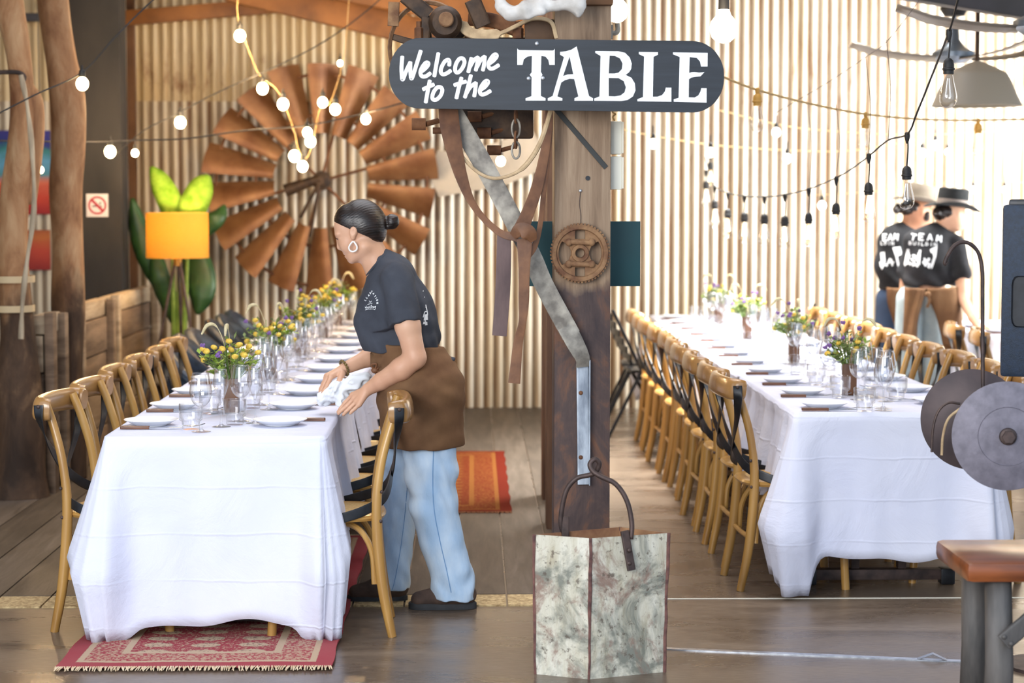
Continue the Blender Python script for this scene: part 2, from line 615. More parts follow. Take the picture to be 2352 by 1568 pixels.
def beam(name, p0, p1, w, h, m, num):
    d = (p1 - p0)
    q = d.to_track_quat('X', 'Z').to_matrix()
    bb = MB()
    bb.box((p0 + p1) / 2, (d.length, w, h), q)
    return tag(bb.build(name, m, bevel=0.006), kind='structure')


beam('trim_3', P(286, 42, 15.2), P(760, 2, 15.2), 0.1, 0.11, M['beam'], 3)
beam('trim_4', P(520, -30, 14.9), P(1040, 92, 14.9), 0.14, 0.2, M['beam'], 4)
beam('trim_9', P(600, -85, 14.6), P(1320, 52, 14.6), 0.12, 0.32, M['beam'], 9)
beam('trim_5', P(-60, 40, 15.2), P(172, 40, 15.2), 0.1, 0.06, M['beam_dark'], 5)
beam('trim_6', P(2000, -45, 10.5), P(2560, 45, 10.5), 0.12, 0.14, M['beam_dark'], 6)
# slender stud against the back wall, beside the dark column
bb = MB()
pa, pb = P(306, 690, 15.3), P(306, 0, 15.3)
bb.box((pa.x, 15.36, 2.2), (0.055, 0.09, 4.4))
tag(bb.build('trim_7', mat('brown_stud', '#5a3a22', '#6d4a2e', 5, rough=0.7)), kind='structure')
bb = MB()
bb.box((pa.x - 0.075, 15.4, 2.2), (0.05, 0.05, 4.4))
tag(bb.build('trim_8', M['wall_side']), kind='structure')

# dark steel column at the left
t = P(229, 400, 14.2)
bb = MB()
bb.box((t.x, 14.2, 2.2), (0.352, 0.26, 4.4))
o = bb.build('steel_column', M['dark_column'], bevel=0.004)
tag(o, 'dark flat-faced column carrying the no-smoking sign, left of the lamp', 'column')

# bright metal cover strip across the concrete, with its buckled piece
a0, a1 = H(1500, 1489), H(2420, 1528)
d = (a1 - a0).normalized()
nrm = Vector((-d.y, d.x, 0))
root = MB()
f = lambda u, v, w: a0 + d * u + nrm * w + Vector((0, 0, v))
L = (a1 - a0).length
root.prism([(0, 0), (L, 0), (L, 0.004), (0, 0.004)], -0.014, 0.014, f)
strip = root.build('floor_cover_strip', mat('shiny_floor_strip', '#a4a9b2', '#cfd3da', 30, rough=0.25, metal=0.7))
tag(strip, 'shiny flat metal strip laid across the bare concrete at the right front', 'floor strip')
u0 = (H(2142, 1512) - a0).dot(d)
k = MB()
k.prism([(u0 - 0.055, 0.004), (u0, 0.026), (u0 + 0.05, 0.004), (u0 + 0.045, 0.004), (u0, 0.022), (u0 - 0.05, 0.004)], -0.016, 0.016, f)
tag(k.build('buckled_end', M['steel'], strip), 'buckled up piece of the strip')


# ------------------------------------------------------------------ rugs
def rug(name, x0, x1, y0, y1, m, fringe_m, label, fr=0.045, rz=0.0):
    r = empty(name, ((x0 + x1) / 2, (y0 + y1) / 2, 0.004), rz)
    w, l = x1 - x0, y1 - y0
    bb = MB()
    nx, ny = 16, 30
    rows = []
    for j in range(ny + 1):
        rows.append([(-w / 2 + w * i / nx + 0.004 * math.sin(j * 1.3) * (1 if i in (0, nx) else 0), -l / 2 + l * j / ny, 0.011 + 0.0012 * math.sin(i * 1.1 + j * .7)) for i in range(nx + 1)])
    bb.grid(rows)
    lo = [[(v[0], v[1], 0.004) for v in row] for row in (rows[0], rows[-1])]
    bb.grid([rows[0], lo[0]])
    bb.grid([rows[-1], lo[1]])
    bb.grid([[q[0] for q in rows], [(q[0][0], q[0][1], 0.004) for q in rows]])
    bb.grid([[q[-1] for q in rows], [(q[-1][0], q[-1][1], 0.004) for q in rows]])
    bb.build('rug_pile', m, r)
    fb = MB()
    for s in (-1, 1):
        for i in range(150):
            x = -w / 2 + w * (i + rnd.random() * 0.6) / 150
            e = rnd.uniform(0.6, 1.0) * fr
            dx = rnd.uniform(-0.012, 0.012)
            fb.tube([(x, s * l / 2, 0.010), (x + dx * .5, s * (l / 2 + e * .6), 0.009), (x + dx, s * (l / 2 + e), 0.004)], [0.0026, 0.0026, 0.0015], 4)
    o = fb.build('fringe', fringe_m, r)
    tag(o, 'pale knotted fringe at the ends', kind='stuff')
    tag(r, label, 'rug')
    return r


def rug_mat(nm, w, l, field, border, cream, dark, nx, ny):
    n = NT(nm)
    sp = n.n('ShaderNodeSeparateXYZ')
    n.l(n.co, sp.inputs[0])
    x, y = sp.outputs[0], sp.outputs[1]
    ex = n.math('SUBTRACT', w / 2, n.math('ABSOLUTE', x))
    ey = n.math('SUBTRACT', l / 2, n.math('ABSOLUTE', y))
    e = n.math('MINIMUM', ex, ey)
    # medallion lattice
    gx = n.math('SUBTRACT', n.math('FRACT', n.math('ADD', n.math('MULTIPLY', x, nx / (w - .44)), 0.5 if nx % 2 else 0.0)), 0.5)
    gy = n.math('SUBTRACT', n.math('FRACT', n.math('MULTIPLY', y, ny / (l - .44))), 0.5)
    r2 = n.math('ADD', n.math('POWER', n.math('ABSOLUTE', gx), 2.0), n.math('POWER', n.math('ABSOLUTE', gy), 2.0))
    nz = n.noise(n.mapped((1, 1, 1)), 42, 4, 0.7)
    r2n = n.math('ADD', r2, n.math('MULTIPLY', n.math('SUBTRACT', nz, 0.5), 0.10))
    med = n.math('LESS_THAN', r2n, 0.10)
    fieldc = n.mix(med, lin(field), lin(cream))
    spk = n.noise(n.mapped((1, 1, 1)), 75, 3, 0.7)
    spf = n.math('GREATER_THAN', spk, 0.56)
    fieldc = n.mix(n.math('MULTIPLY', spf, 0.75), fieldc, n.mix(med, lin(cream), lin(dark)))
    inner = n.mix(n.math('MULTIPLY', n.math('GREATER_THAN', spk, 0.5), 0.8), lin(border), lin(cream))
    c = n.mix(n.math('GREATER_THAN', e, 0.215), inner, fieldc)
    line1 = n.math('MULTIPLY', n.math('GREATER_THAN', e, 0.195), n.math('LESS_THAN', e, 0.222))
    line2 = n.math('MULTIPLY', n.math('GREATER_THAN', e, 0.060), n.math('LESS_THAN', e, 0.082))
    c = n.mix(n.math('MAXIMUM', line1, line2), c, lin(cream))
    c = n.mix(n.math('LESS_THAN', e, 0.058), c, lin(border))
    worn = n.noise(n.mapped((1, 1, 1)), 2.5, 4)
    c = n.mix(n.math('MULTIPLY', worn, 0.30 if nx > 1 else 0.0), c, lin('#b08a80'))
    n.base(c)
    n.set(0.95, 0, 0.1)
    n.bump(spk, 0.4, 0.004)
    return n.m


rug('area_rug', -1.455, -0.495, 6.86, 9.55, rug_mat('red_rug_wool', 0.96, 2.69, '#8f2b3a', '#96303f', '#b7a186', '#4a2a35', 3, 21),
    mat('cream_fringe', '#c9b08d', '#e0cdb0', 40, rough=0.9), 'worn pinkish red patterned rug with fringe beneath the left table')
rug('area_rug', -0.45, 0.20, 10.27, 12.75, rug_mat('orange_rug_wool', 0.65, 2.48, '#5e220d', '#5c1a0b', '#74481f', '#3c150a', 1, 17),
    mat('brown_fringe', '#6d4226', '#8a5a36', 40, rough=0.9), 'small orange red striped rug on the boards behind the woman', 0.02)

# ------------------------------------------------------------------ cross-back chairs
def sect_rect(n=3, rr=0.35):
    """rounded rectangle unit section"""
    out = []
    for cx, cy, a0 in ((1 - rr, 1 - rr, 0), (-1 + rr, 1 - rr, 90), (-1 + rr, -1 + rr, 180), (1 - rr, -1 + rr, 270)):
        for k in range(n + 1):
            a = R(a0 + 90 * k / n)
            out.append((cx + rr * math.cos(a), cy + rr * math.sin(a)))
    return out


RECT = sect_rect()


def make_chair(bolts=True):
    c = empty('cross_back_chair')
    for s in (-1, 1):
        p = cr([(-0.045, s * 0.178, 0), (-0.008, s * 0.178, 0.20), (0.012, s * 0.176, 0.46), (-0.004, s * 0.172, 0.64), (-0.040, s * 0.163, 0.78), (-0.075, s * 0.158, 0.875)], 5)
        MB().tube(p, [0.0165 + 0.004 * math.sin(math.pi * min(1, i / 14)) for i in range(len(p))], 12).build('leg', M['honey'], c)
        p = cr([(0.405, s * 0.178, 0), (0.392, s * 0.178, 0.2), (0.372, s * 0.172, 0.445)], 5)
        MB().tube(p, 0.0175, 12).build('leg', M['honey'], c)
        # bentwood arches under the seat
        p = cr([(0.020, s * 0.172, 0.20), (0.030, s * 0.160, 0.32), (0.075, s * 0.140, 0.40), (0.15, s * 0.120, 0.432)], 6)
        MB().tube(p, 0.0115, 8).build('brace', M['honey'], c)
        p = cr([(0.382, s * 0.172, 0.20), (0.370, s * 0.160, 0.32), (0.325, s * 0.140, 0.40), (0.25, s * 0.120, 0.432)], 6)
        MB().tube(p, 0.0115, 8).build('brace', M['honey'], c)
        # black strap from the rail across to the far side of the seat
        p = cr([(-0.074, s * 0.2305, 0.868), (-0.072, s * 0.229, 0.81), (-0.064, s * 0.165, 0.72), (-0.052, s * 0.03, 0.615 + s * 0.005), (-0.022, -s * 0.12, 0.525), (0.06, -s * 0.195, 0.480), (0.180, -s * 0.2185, 0.446)], 6)
        ups_ = [(-math.sin(math.pi * i / (len(p) - 1)), s * math.cos(math.pi * i / (len(p) - 1)), 0.12) for i in range(len(p))]
        MB().tube(p, [(0.0024, 0.0185)] * len(p), sec=RECT, up=ups_).build('back_strap', M['black_metal'], c)
        if bolts:
            for x, z in ((0.010, 0.44), (0.006, 0.55)):
                MB().ball((x - 0.014, s * 0.190, z), (0.007, 0.006, 0.007), 8, 6).build('bolt', M['iron'], c)
            MB().ball((-0.074, s * 0.234, 0.862), (0.008, 0.005, 0.008), 8, 6).build('bolt', M['iron'], c)
    # back cross bar under the seat
    MB().tube(cr([(0.0, -0.175, 0.22), (-0.004, 0, 0.22), (0.0, 0.175, 0.22)], 5), 0.0105, 8).build('stretcher', M['honey'], c)
    # top rail: a bent plank wrapping round the post tops
    p = cr([(-0.040, -0.200, 0.848), (-0.066, -0.207, 0.850), (-0.094, -0.185, 0.852), (-0.108, -0.10, 0.854), (-0.112, 0, 0.855), (-0.108, 0.10, 0.854), (-0.094, 0.185, 0.852), (-0.066, 0.207, 0.850), (-0.040, 0.200, 0.848)], 5)
    m = len(p)
    rr = []
    for i in range(m):
        t = abs(2 * i / (m - 1) - 1)
        rr.append((0.044 - 0.006 * t ** 6, 0.018 + 0.008 * t ** 3 if t < 0.96 else 0.020))
    MB().tube(p, rr, sec=sect_rect(4, 0.8), up=(0.15, 0, 1)).build('top_rail', M['rail_wood'], c)
    # seat: a rounded frame with woven middle
    fr = []
    for i in range(40):
        a = 2 * math.pi * i / 40
        k = 0.62
        u = math.copysign(abs(math.cos(a)) ** k, math.cos(a))
        v = math.copysign(abs(math.sin(a)) ** k, math.sin(a))
        fr.append((0.195 + 0.215 * u, v * (0.205 + 0.012 * u)))
    s = MB()
    rings = []
    for inset, z in ((0.0, 0.438), (-0.006, 0.448), (0.0, 0.458), (0.03, 0.462), (0.042, 0.456)):
        rings.append([(0.195 + (x - 0.195) * (1 - inset / 0.21), y * (1 - inset / 0.21), z) for x, y in fr])
    s.rings(rings, caps=True)
    s.build('seat', M['honey'], c)
    w = MB()
    w.rings([[(0.195 + (x - 0.195) * q, y * q, 0.4575 + 0.004 * (1 - q)) for x, y in fr] for q in (0.82, 0.5, 0.05)])
    w.build('woven_seat', M['rattan'], c)
    return c


CHAIR = make_chair(True)
CHAIR_S = make_chair(False)
USED = set()


def chair(x, y, rz, label, group, simple=False):
    proto = CHAIR_S if simple else CHAIR
    if proto.name in USED:
        o = copy_tree(proto)
    else:
        o = proto
        USED.add(proto.name)
    o.location = (x, y, 0)
    o.rotation_euler = (0, 0, rz)
    tag(o, label, 'chair', group)
    return o


jit = lambda a: rnd.uniform(-a, a)
# left side of the left table (facing the table)
for i, y in enumerate((7.66, 8.22, 8.86, 9.44, 10.0, 10.58)):
    chair(-1.525 + (0.01 if i else 0) + jit(.012), y, R(-3) + jit(.05) - (0.03 if i == 0 else 0), '%s wooden cross-back chair from the front along the left edge of the left table' % ORD[i], 'cross-back chairs, left table, left side', i > 2)
# right side of the left table
for i, y in enumerate((7.55, 8.34, 8.92, 9.5, 10.1, 10.7)):
    chair(-0.358 if i == 0 else -0.36 - 0.0 * i, y, math.pi + (R(3) if i == 0 else jit(.04)), 'wooden cross-back chair right in front of the woman, beside the left table' if i == 0 else '%s wooden cross-back chair from the front along the right edge of the left table' % ORD[i], 'cross-back chairs, left table, right side', i > 1)
# left side of the right table
for i, y in enumerate((8.40, 8.93, 9.53, 10.05, 10.55, 11.05, 11.6, 12.15, 12.7, 13.25)):
    chair(1.155 + jit(.015), y, jit(.05) + R(2), '%s wooden cross-back chair from the front along the left edge of the right table' % ORD[i], 'cross-back chairs, right table, left side', i > 3)
# right side of the right table
for i, y in enumerate((8.55, 9.05, 9.6, 10.15, 10.7, 11.25, 11.8, 12.35, 12.9, 13.45)):
    chair(2.28 + jit(.012), y, math.pi + jit(.05), '%s wooden cross-back chair from the front along the right edge of the right table' % ORD[i], 'cross-back chairs, right table, right side', i > 3)
# two chairs of the far right table, backs towards us
chair(2.96, 11.86, R(-7), 'wooden cross-back chair under the hand of the person in the black hat', 'cross-back chairs, far right table', True)
chair(2.97, 11.30, R(-9), 'wooden cross-back chair right of the tall hook, at the far right table', 'cross-back chairs, far right table', True)


# ------------------------------------------------------------------ navy tub chairs
def make_tub():
    c = empty('tub_chair')
    n, mrows = 22, 9
    out_, in_ = [], []
    for j in range(mrows):
        z = 0.44 + 0.40 * j / (mrows - 1)
        ro, ri = [], []
        for i in range(n + 1):
            a = R(62) + R(236) * i / n
            back = max(0, -math.cos(a))
            h = 0.42 + 0.58 * back ** 1.2
            zz = 0.44 + (z - 0.44) * h
            fl = 1 + 0.10 * (zz - 0.44)
            lean = -0.10 * (zz - 0.44)
            ro.append((0.2 + 0.265 * math.cos(a) * fl + lean, 0.262 * math.sin(a) * fl, zz))
            ri.append((0.2 + 0.20 * math.cos(a) * fl + lean, 0.20 * math.sin(a) * fl, zz))
        out_.append(ro)
        in_.append(ri)
    sh = MB()
    rows = out_ + [[(q[0] * .5 + w[0] * .5, q[1] * .5 + w[1] * .5, q[2] + 0.016) for q, w in zip(out_[-1], in_[-1])]] + in_[::-1]
    sh.rings(rows, closed=False, caps=False, loop=True)
    sh.build('shell', M['navy'], c, angle=0)
    st = MB()
    poly = [(0.2 + 0.23 * math.cos(2 * math.pi * i / 24), 0.225 * math.sin(2 * math.pi * i / 24)) for i in range(24)]
    st.rings([[(x, y, 0.40) for x, y in poly], [(x * 1.02, y * 1.03, 0.43) for x, y in poly], [(x, y, 0.47) for x, y in poly], [(0.2 + (x - .2) * .8, y * .8, 0.485) for x, y in poly]])
    st.build('seat', M['navy'], c)
    for sx in (0.04, 0.36):
        for s in (-1, 1):
            MB().tube([(sx + (sx - .2) * .25, s * 0.19, 0), (sx, s * 0.15, 0.41)], [0.010, 0.016], 8).build('leg', M['black_metal'], c)
    return c


TUB = make_tub()
for i, y in enumerate((11.15, 11.65, 12.15, 13.05, 13.6, 14.1)):
    o = TUB if i == 0 else copy_tree(TUB)
    o.location = (-1.64, y, 0)
    o.rotation_euler = (0, 0, R(-4) + jit(.08))
    tag(o, '%s dark navy tub chair beyond the wooden chairs on the left table' % ORD[i], 'chair', 'navy tub chairs')


# ------------------------------------------------------------------ black slatted folding chairs at the far end of the right table
def make_fold():
    c = empty('folding_chair')
    for s in (-1, 1):
        MB().tube([(-0.16, s * 0.2, 0), (0.07, s * 0.2, 0.46), (-0.13, s * 0.19, 0.88)], 0.012, 8).build('leg', M['black_metal'], c)
        MB().tube([(0.30, s * 0.17, 0), (0.05, s * 0.17, 0.44)], 0.011, 8).build('leg', M['black_metal'], c)
    for k in range(6):
        z = 0.55 + k * 0.056
        MB().box((0.03 - (z - .46) * .476 + .01, 0, z), (0.012, 0.38, 0.045)).build('slat', M['black_metal'], c, bevel=0.003)
    MB().box((0.16, 0, 0.455), (0.32, 0.38, 0.02)).build('seat', M['black_metal'], c, bevel=0.006)
    return c


FOLD = make_fold()
for i, (x, y, rz, lab) in enumerate(((1.07, 13.75, R(4), 'black folding chair behind the last wooden chair, left edge of the right table'),
                                     (1.07, 14.3, R(-3), 'farthest black folding chair on the left edge of the right table'),
                                     (2.33, 14.1, R(178), 'black folding chair at the far end of the right table, right edge'))):
    o = FOLD if i == 0 else copy_tree(FOLD)
    o.location = (x, y, 0)
    o.rotation_euler = (0, 0, rz)
    tag(o, lab, 'chair', 'black folding chairs')


# ------------------------------------------------------------------ tables and tablecloths
def cloth_mat(nm, c1, c2):
    n = NT(nm)
    v = n.mapped((1, 1, 1))
    n.base(n.ramp(n.noise(v, 2.2, 3), [(0.35, lin(c1)), (0.65, lin(c2))]))
    n.set(0.95, 0, 0.15)
    w = n.noise(v, 3.5, 5, 0.6, 0.8)
    w2 = n.noise(v, 420, 2)
    sp = n.n('ShaderNodeSeparateXYZ')
    n.l(n.co, sp.inputs[0])
    wob = n.math('MULTIPLY', n.math('SUBTRACT', n.noise(v, 4, 3), 0.5), 0.03)
    def crease(sock, off, per):
        t = n.math('SUBTRACT', n.math('FRACT', n.math('DIVIDE', n.math('ADD', n.math('ADD', sock, off), wob), per)), 0.5)
        return n.math('SUBTRACT', 1.0, n.math('MINIMUM', n.math('MULTIPLY', n.math('ABSOLUTE', t), per / 0.007), 1.0))
    cz = n.math('MAXIMUM', crease(sp.outputs[2], 0.025, 0.172), n.math('MULTIPLY', crease(sp.outputs[1], 0.1, 0.41), 0.7))
    cz = n.math('MULTIPLY', cz, n.ramp(n.noise(v, 2.6, 2), [(0.35, (0.1, 0.1, 0.1, 1)), (0.6, (1, 1, 1, 1))]))
    n.bump(n.math('ADD', n.math('ADD', w, n.math('MULTIPLY', w2, 0.05)), n.math('MULTIPLY', cz, 0.2)), 0.5, 0.022)
    return n.m


M['cloth'] = cloth_mat('white_table_linen', '#d3d6e8', '#dcdeec')


def make_table(x0, x1, y0, y1, label):
    t = empty('trestle_table', ((x0 + x1) / 2, (y0 + y1) / 2, 0))
    w, l = x1 - x0, y1 - y0
    MB().box((0, 0, 0.742), (w - 0.012, l - 0.012, 0.030)).build('tabletop', M['timber'], t, bevel=0.004)
    for s in (-1, 1):
        y = s * (l / 2 - 0.27)
        for q in (-1, 1):
            MB().box((q * 0.10, y, 0.40), (0.035, 0.05, 0.66)).build('leg', M['iron'], t, bevel=0.003)
        f = MB().box((0, y, 0.045), (w - 0.18, 0.055, 0.045)).build('foot_bar', M['iron'], t, bevel=0.004)
        for q in (-1, 1):
            MB().box((q * (w / 2 - 0.11), y, 0.036), (0.06, 0.066, 0.068)).build('end_cap', M['black_metal'], f, bevel=0.006)
    tag(t, label, 'table', 'tables under the white cloths')
    return t


def make_cloth(x0, x1, y0, y1, label, seed, front=0.70, side=0.42, back=0.30, fold=1.0, bulge=0.05, cornerlen=0.2, sf=False, sb=True):
    """drape: top sheet plus a skirt whose hang and flare grow at the corners"""
    rr = random.Random(seed)
    zt = 0.765
    cx, cy, w, l = (x0 + x1) / 2, (y0 + y1) / 2, x1 - x0, y1 - y0
    rad = 0.022
    pts = []   # (x, y, nx, ny, hang, corner)
    def edge(ax, ay, bx, by, nx, ny, hang, n):
        for i in range(n):
            t = i / n
            pts.append([ax + (bx - ax) * t, ay + (by - ay) * t, nx, ny, hang, min(t, 1 - t) * math.hypot(bx - ax, by - ay)])
    def arc(ccx, ccy, a0, h0, h1, n=10):
        for i in range(n):
            t = i / n
            a = R(a0 + 90 * t)
            pts.append([ccx + rad * math.cos(a), ccy + rad * math.sin(a), math.cos(a), math.sin(a), h0 + (h1 - h0) * (t * t * (3 - 2 * t)), 0.0])
    hx, hy = w / 2, l / 2
    edge(-hx + rad, -hy, hx - rad, -hy, 0, -1, front, 44)
    arc(hx - rad, -hy + rad, -90, front, side)
    edge(hx, -hy + rad, hx, hy - rad, 1, 0, side, 64)
    arc(hx - rad, hy - rad, 0, side, back)
    edge(hx - rad, hy, -hx + rad, hy, 0, 1, back, 30)
    arc(-hx + rad, hy - rad, 90, back, side)
    edge(-hx, hy - rad, -hx, -hy + rad, -1, 0, side, 64)
    arc(-hx + rad, -hy + rad, 180, side, front)
    n = len(pts)
    # arc length
    S = [0]
    for i in range(1, n):
        S.append(S[-1] + math.hypot(pts[i][0] - pts[i - 1][0], pts[i][1] - pts[i - 1][1]) + (0.035 if pts[i][5] == 0 else 0))
    ph = [rr.uniform(0, 6.28) for _ in range(6)]
    rows = []
    nv = 16
    for j in range(nv + 1):
        v = j / nv
        row = []
        for i, (x, y, nx, ny, hang, cd) in enumerate(pts):
            cw = math.exp(-(cd / (0.055 if abs(ny) > .9 else 0.11)) ** 2)
            seam = (sf and ny < -.3) or (sb and ny > .3)
            atseam = (sf and y < 0) or (sb and y > 0)
            cw *= 0.0 if atseam else 1.0
            if seam:
                hang = 0.10
            elif atseam and cd < 0.10:
                hang = 0.10 + (hang - 0.10) * min(1, cd / 0.10) ** .5
            hl = hang + cornerlen * cw * (1 if ny <= 0.2 or abs(nx) > .3 else 0.3)
            hl = min(hl, zt - 0.014)
            s = S[i]
            wav = (math.sin(s * 27 + ph[0]) * 0.55 + math.sin(s * 46 + ph[1]) * 0.3 + math.sin(s * 15 + ph[2]) * 0.5)
            isfront = ny < -0.9
            amp = (0.006 if isfront else 0.026) * fold
            fl = bulge * (0.35 if isfront else 1.0)
            if seam or (atseam and cd < .02):
                amp, fl = 0.0, 0.0
            off = (amp * wav * (v ** 0.8) * (1 - cw) + fl * v ** 1.3 + 0.010 * cw * math.sin(s * 60 + ph[3]) * v)
            # the heavy corner swings out, then back in towards its tip
            off += cw * (0.105 if nx < .2 else 0.06) * ((v / .68) if v < .68 else (1 - 0.75 * (v - .68) / .32))
            edgew = 0.012 * math.sin(s * 9 + ph[4]) + 0.008 * math.sin(s * 21 + ph[5])
            z = zt - hl * v + edgew * v * (0 if hl > zt - 0.05 else 1)
            if j == 0:
                off, z = 0.0, zt
            elif j == 1:
                z = min(z, zt - 0.012)
                off = max(off, 0.006)
            row.append((x + nx * max(off, 0.0), y + ny * max(off, 0.0), max(z, 0.014)))
        rows.append(row)
    sub = [[(q[0] * (1 - 0.012 / hx), q[1] * (1 - 0.012 / hy), zt + 0.0005) for q in rows[0]]]
    core = [(q[0] * 0.5, q[1] * 0.5, zt + 0.001) for q in rows[0]]
    b_ = MB()
    allr = [[(0.02 * q[0], 0.02 * q[1], zt + 0.001) for q in rows[0]], core] + sub + rows
    b_.rings(allr, closed=True, caps=False)
    me = bpy.data.meshes.new('tablecloth')
    me.from_pydata(b_.v, [], b_.f)
    # close the pinhole in the middle
    o = finish(me, 'tablecloth', M['cloth'], None, True, 0)
    o.location = (cx, cy, 0)
    sol = o.modifiers.new('thickness', 'SOLIDIFY')
    sol.thickness = 0.0016
    sol.offset = -1
    tag(o, label, 'tablecloth', 'white tablecloths')
    return o


LT = (-1.358, -0.545)
RT = (1.318, 2.128)
seg = lambda y0, y1, n: [(y0 + (y1 - y0) * i / n, y0 + (y1 - y0) * (i + 1) / n) for i in range(n)]
WHERE = ['at the near end', 'second from the near end', 'third from the near end', 'at the far end']
for i, (a, c_) in enumerate(seg(7.30, 14.3, 4)):
    make_table(LT[0], LT[1], a + .012, c_ - .012, 'plain table %s of the left row, under its white cloth' % WHERE[i])
    make_cloth(LT[0], LT[1], a + .004, c_ - .004, 'white cloth on the left row of tables, %s' % WHERE[i], 11 + i, front=0.695 if i == 0 else 0.40, side=0.40, back=0.32, cornerlen=0.24, bulge=0.055, sf=i > 0, sb=i < 3)
for i, (a, c_) in enumerate(seg(8.08, 14.9, 4)):
    make_table(RT[0], RT[1], a + .012, c_ - .012, 'plain table %s of the right row, under its white cloth' % WHERE[i])
    make_cloth(RT[0], RT[1], a + .004, c_ - .004, 'white cloth on the right row of tables, %s' % WHERE[i], 31 + i, front=0.60 if i == 0 else 0.40, side=0.42, back=0.32, cornerlen=0.24, bulge=0.06, fold=1.25, sf=i > 0, sb=i < 3)
make_table(3.30, 4.1, 11.5, 14.2, 'plain table of the far right row, behind the hook')
make_cloth(3.30, 4.1, 11.49, 14.21, 'white cloth on the far right table, behind the hook', 51, front=0.5)

# ------------------------------------------------------------------ tableware
ZT = 0.7675


def make_plate():
    p = [(0.001, 0.004), (0.062, 0.004), (0.072, 0.006), (0.092, 0.017), (0.1035, 0.0225), (0.105, 0.0235), (0.1035, 0.0245), (0.092, 0.0205), (0.070, 0.0105), (0.060, 0.0085), (0.001, 0.0085)]
    b = MB()
    b.lathe([(0.001, 0.0), (0.058, 0.0), (0.060, 0.004)] + p[2:], 40)
    return b.build('dinner_plate', M['white'])


def make_tumbler():
    t = empty('fluted_tumbler')
    n = 48
    def ring(r, z, fl):
        return [((r + (fl if i % 2 else 0)) * math.cos(2 * math.pi * i / n), (r + (fl if i % 2 else 0)) * math.sin(2 * math.pi * i / n), z) for i in range(n)]
    b = MB()
    b.rings([ring(0.001, 0.0, 0), ring(0.031, 0.0, 0), ring(0.033, 0.004, -.001), ring(0.034, 0.028, -.0012), ring(0.0355, 0.031, -.0012), ring(0.0435, 0.036, -.0012), ring(0.045, 0.042, -.0014), ring(0.045, 0.092, -.0014), ring(0.0448, 0.097, 0), ring(0.0425, 0.098, 0), ring(0.042, 0.090, 0), ring(0.042, 0.044, 0), ring(0.033, 0.036, 0), ring(0.031, 0.014, 0), ring(0.001, 0.012, 0)], caps=False)
    b.build('tumbler_body', M['glass'], t, angle=30)
    return t


def make_wine(kind):
    t = empty('wine_glass')
    if kind == 0:   # round bowled wine glass
        bowl = [(0.004, 0.092), (0.018, 0.098), (0.033, 0.115), (0.041, 0.140), (0.0415, 0.160), (0.037, 0.190), (0.031, 0.222)]
    else:           # tulip shaped sparkling glass
        bowl = [(0.0035, 0.092), (0.008, 0.102), (0.019, 0.128), (0.0275, 0.155), (0.029, 0.172), (0.026, 0.200), (0.0225, 0.222)]
    prof = [tuple(q) for q in cr(bowl, 4)]
    inner = [(max(r - 0.0012, 0.0005), z + (0.002 if i < 4 else 0)) for i, (r, z) in enumerate(prof)][::-1]
    b = MB()
    b.lathe(prof + inner, 28)
    b.build('bowl', M['glass'], t, angle=0)
    s = MB()
    s.lathe([(0.012, 0.004), (0.0065, 0.010), (0.0038, 0.022), (0.0034, 0.06), (0.0038, 0.085), (0.0045, 0.094)], 10)
    s.build('stem', M['glass'], t, angle=0)
    f = MB()
    f.lathe([(0.001, 0.0), (0.036, 0.0), (0.0365, 0.001), (0.030, 0.0025), (0.014, 0.0045), (0.008, 0.009)], 28)
    f.build('foot', M['glass'], t, angle=40)
    return t


def make_knife():
    k = empty('steak_knife')
    b = MB()
    b.prism([(-0.11, -0.008), (-0.108, -0.010), (-0.06, -0.011), (0.0, -0.0095), (0.0, 0.0085), (-0.05, 0.0095), (-0.107, 0.011), (-0.111, 0.007)], 0.001, 0.0125, lambda u, v, d: Vector((u, v, d)))
    b.build('handle', M['knife_wood'], k, bevel=0.002)
    b = MB()
    b.prism([(0.0, -0.0085), (0.09, -0.008), (0.118, 0.0), (0.122, 0.008), (0.0, 0.008)], 0.005, 0.0068, lambda u, v, d: Vector((u, v, d)))
    b.build('blade', M['steel'], k)
    return k


def make_fork():
    b = MB()
    p = cr([(-0.10, 0, 0.003), (-0.03, 0, 0.004), (0.03, 0, 0.010), (0.055, 0, 0.008)], 4)
    b.tube(p, [(0.0013, 0.0055 - 0.0025 * math.sin(math.pi * min(1, i / (len(p) - 1)))) for i in range(len(p))], sec=RECT, up=(0, 0, 1))
    b.box((0.062, 0, 0.0075), (0.02, 0.019, 0.002))
    for q in (-0.0082, -0.0027, 0.0027, 0.0082):
        b.tube(cr([(0.07, q, 0.0075), (0.09, q, 0.010), (0.112, q, 0.016)], 3), (0.0011, 0.0015), 6)
    return b.build('dinner_fork', M['steel'])


PLATE, TUMB, WINE, TULIP, KNIFE, FORK = make_plate(), make_tumbler(), make_wine(0), make_wine(1), make_knife(), make_fork()


def place(proto, x, y, z, rz, label, cat, group):
    if proto.name in USED:
        o = copy_tree(proto)
    else:
        o = proto
        USED.add(proto.name)
    o.location = (x, y, z)
    o.rotation_euler = (0, 0, rz)
    return tag(o, label, cat, group)


FLOWER_SPOTS = {'left': [(-0.985, 8.12), (-0.98, 9.62), (-0.96, 11.1), (-0.94, 12.5), (-0.93, 13.7)], 'right': [(1.675, 8.80), (1.71, 10.55), (1.70, 12.3), (1.72, 13.9)]}


def clear_of(x, y, row, done, r):
    for fx, fy in FLOWER_SPOTS.get(row, []):
        if math.hypot(fx - x, fy - y) < r + 0.045:
            return False
    return all(math.hypot(a - x, b_ - y) > r + q for a, b_, q in done)


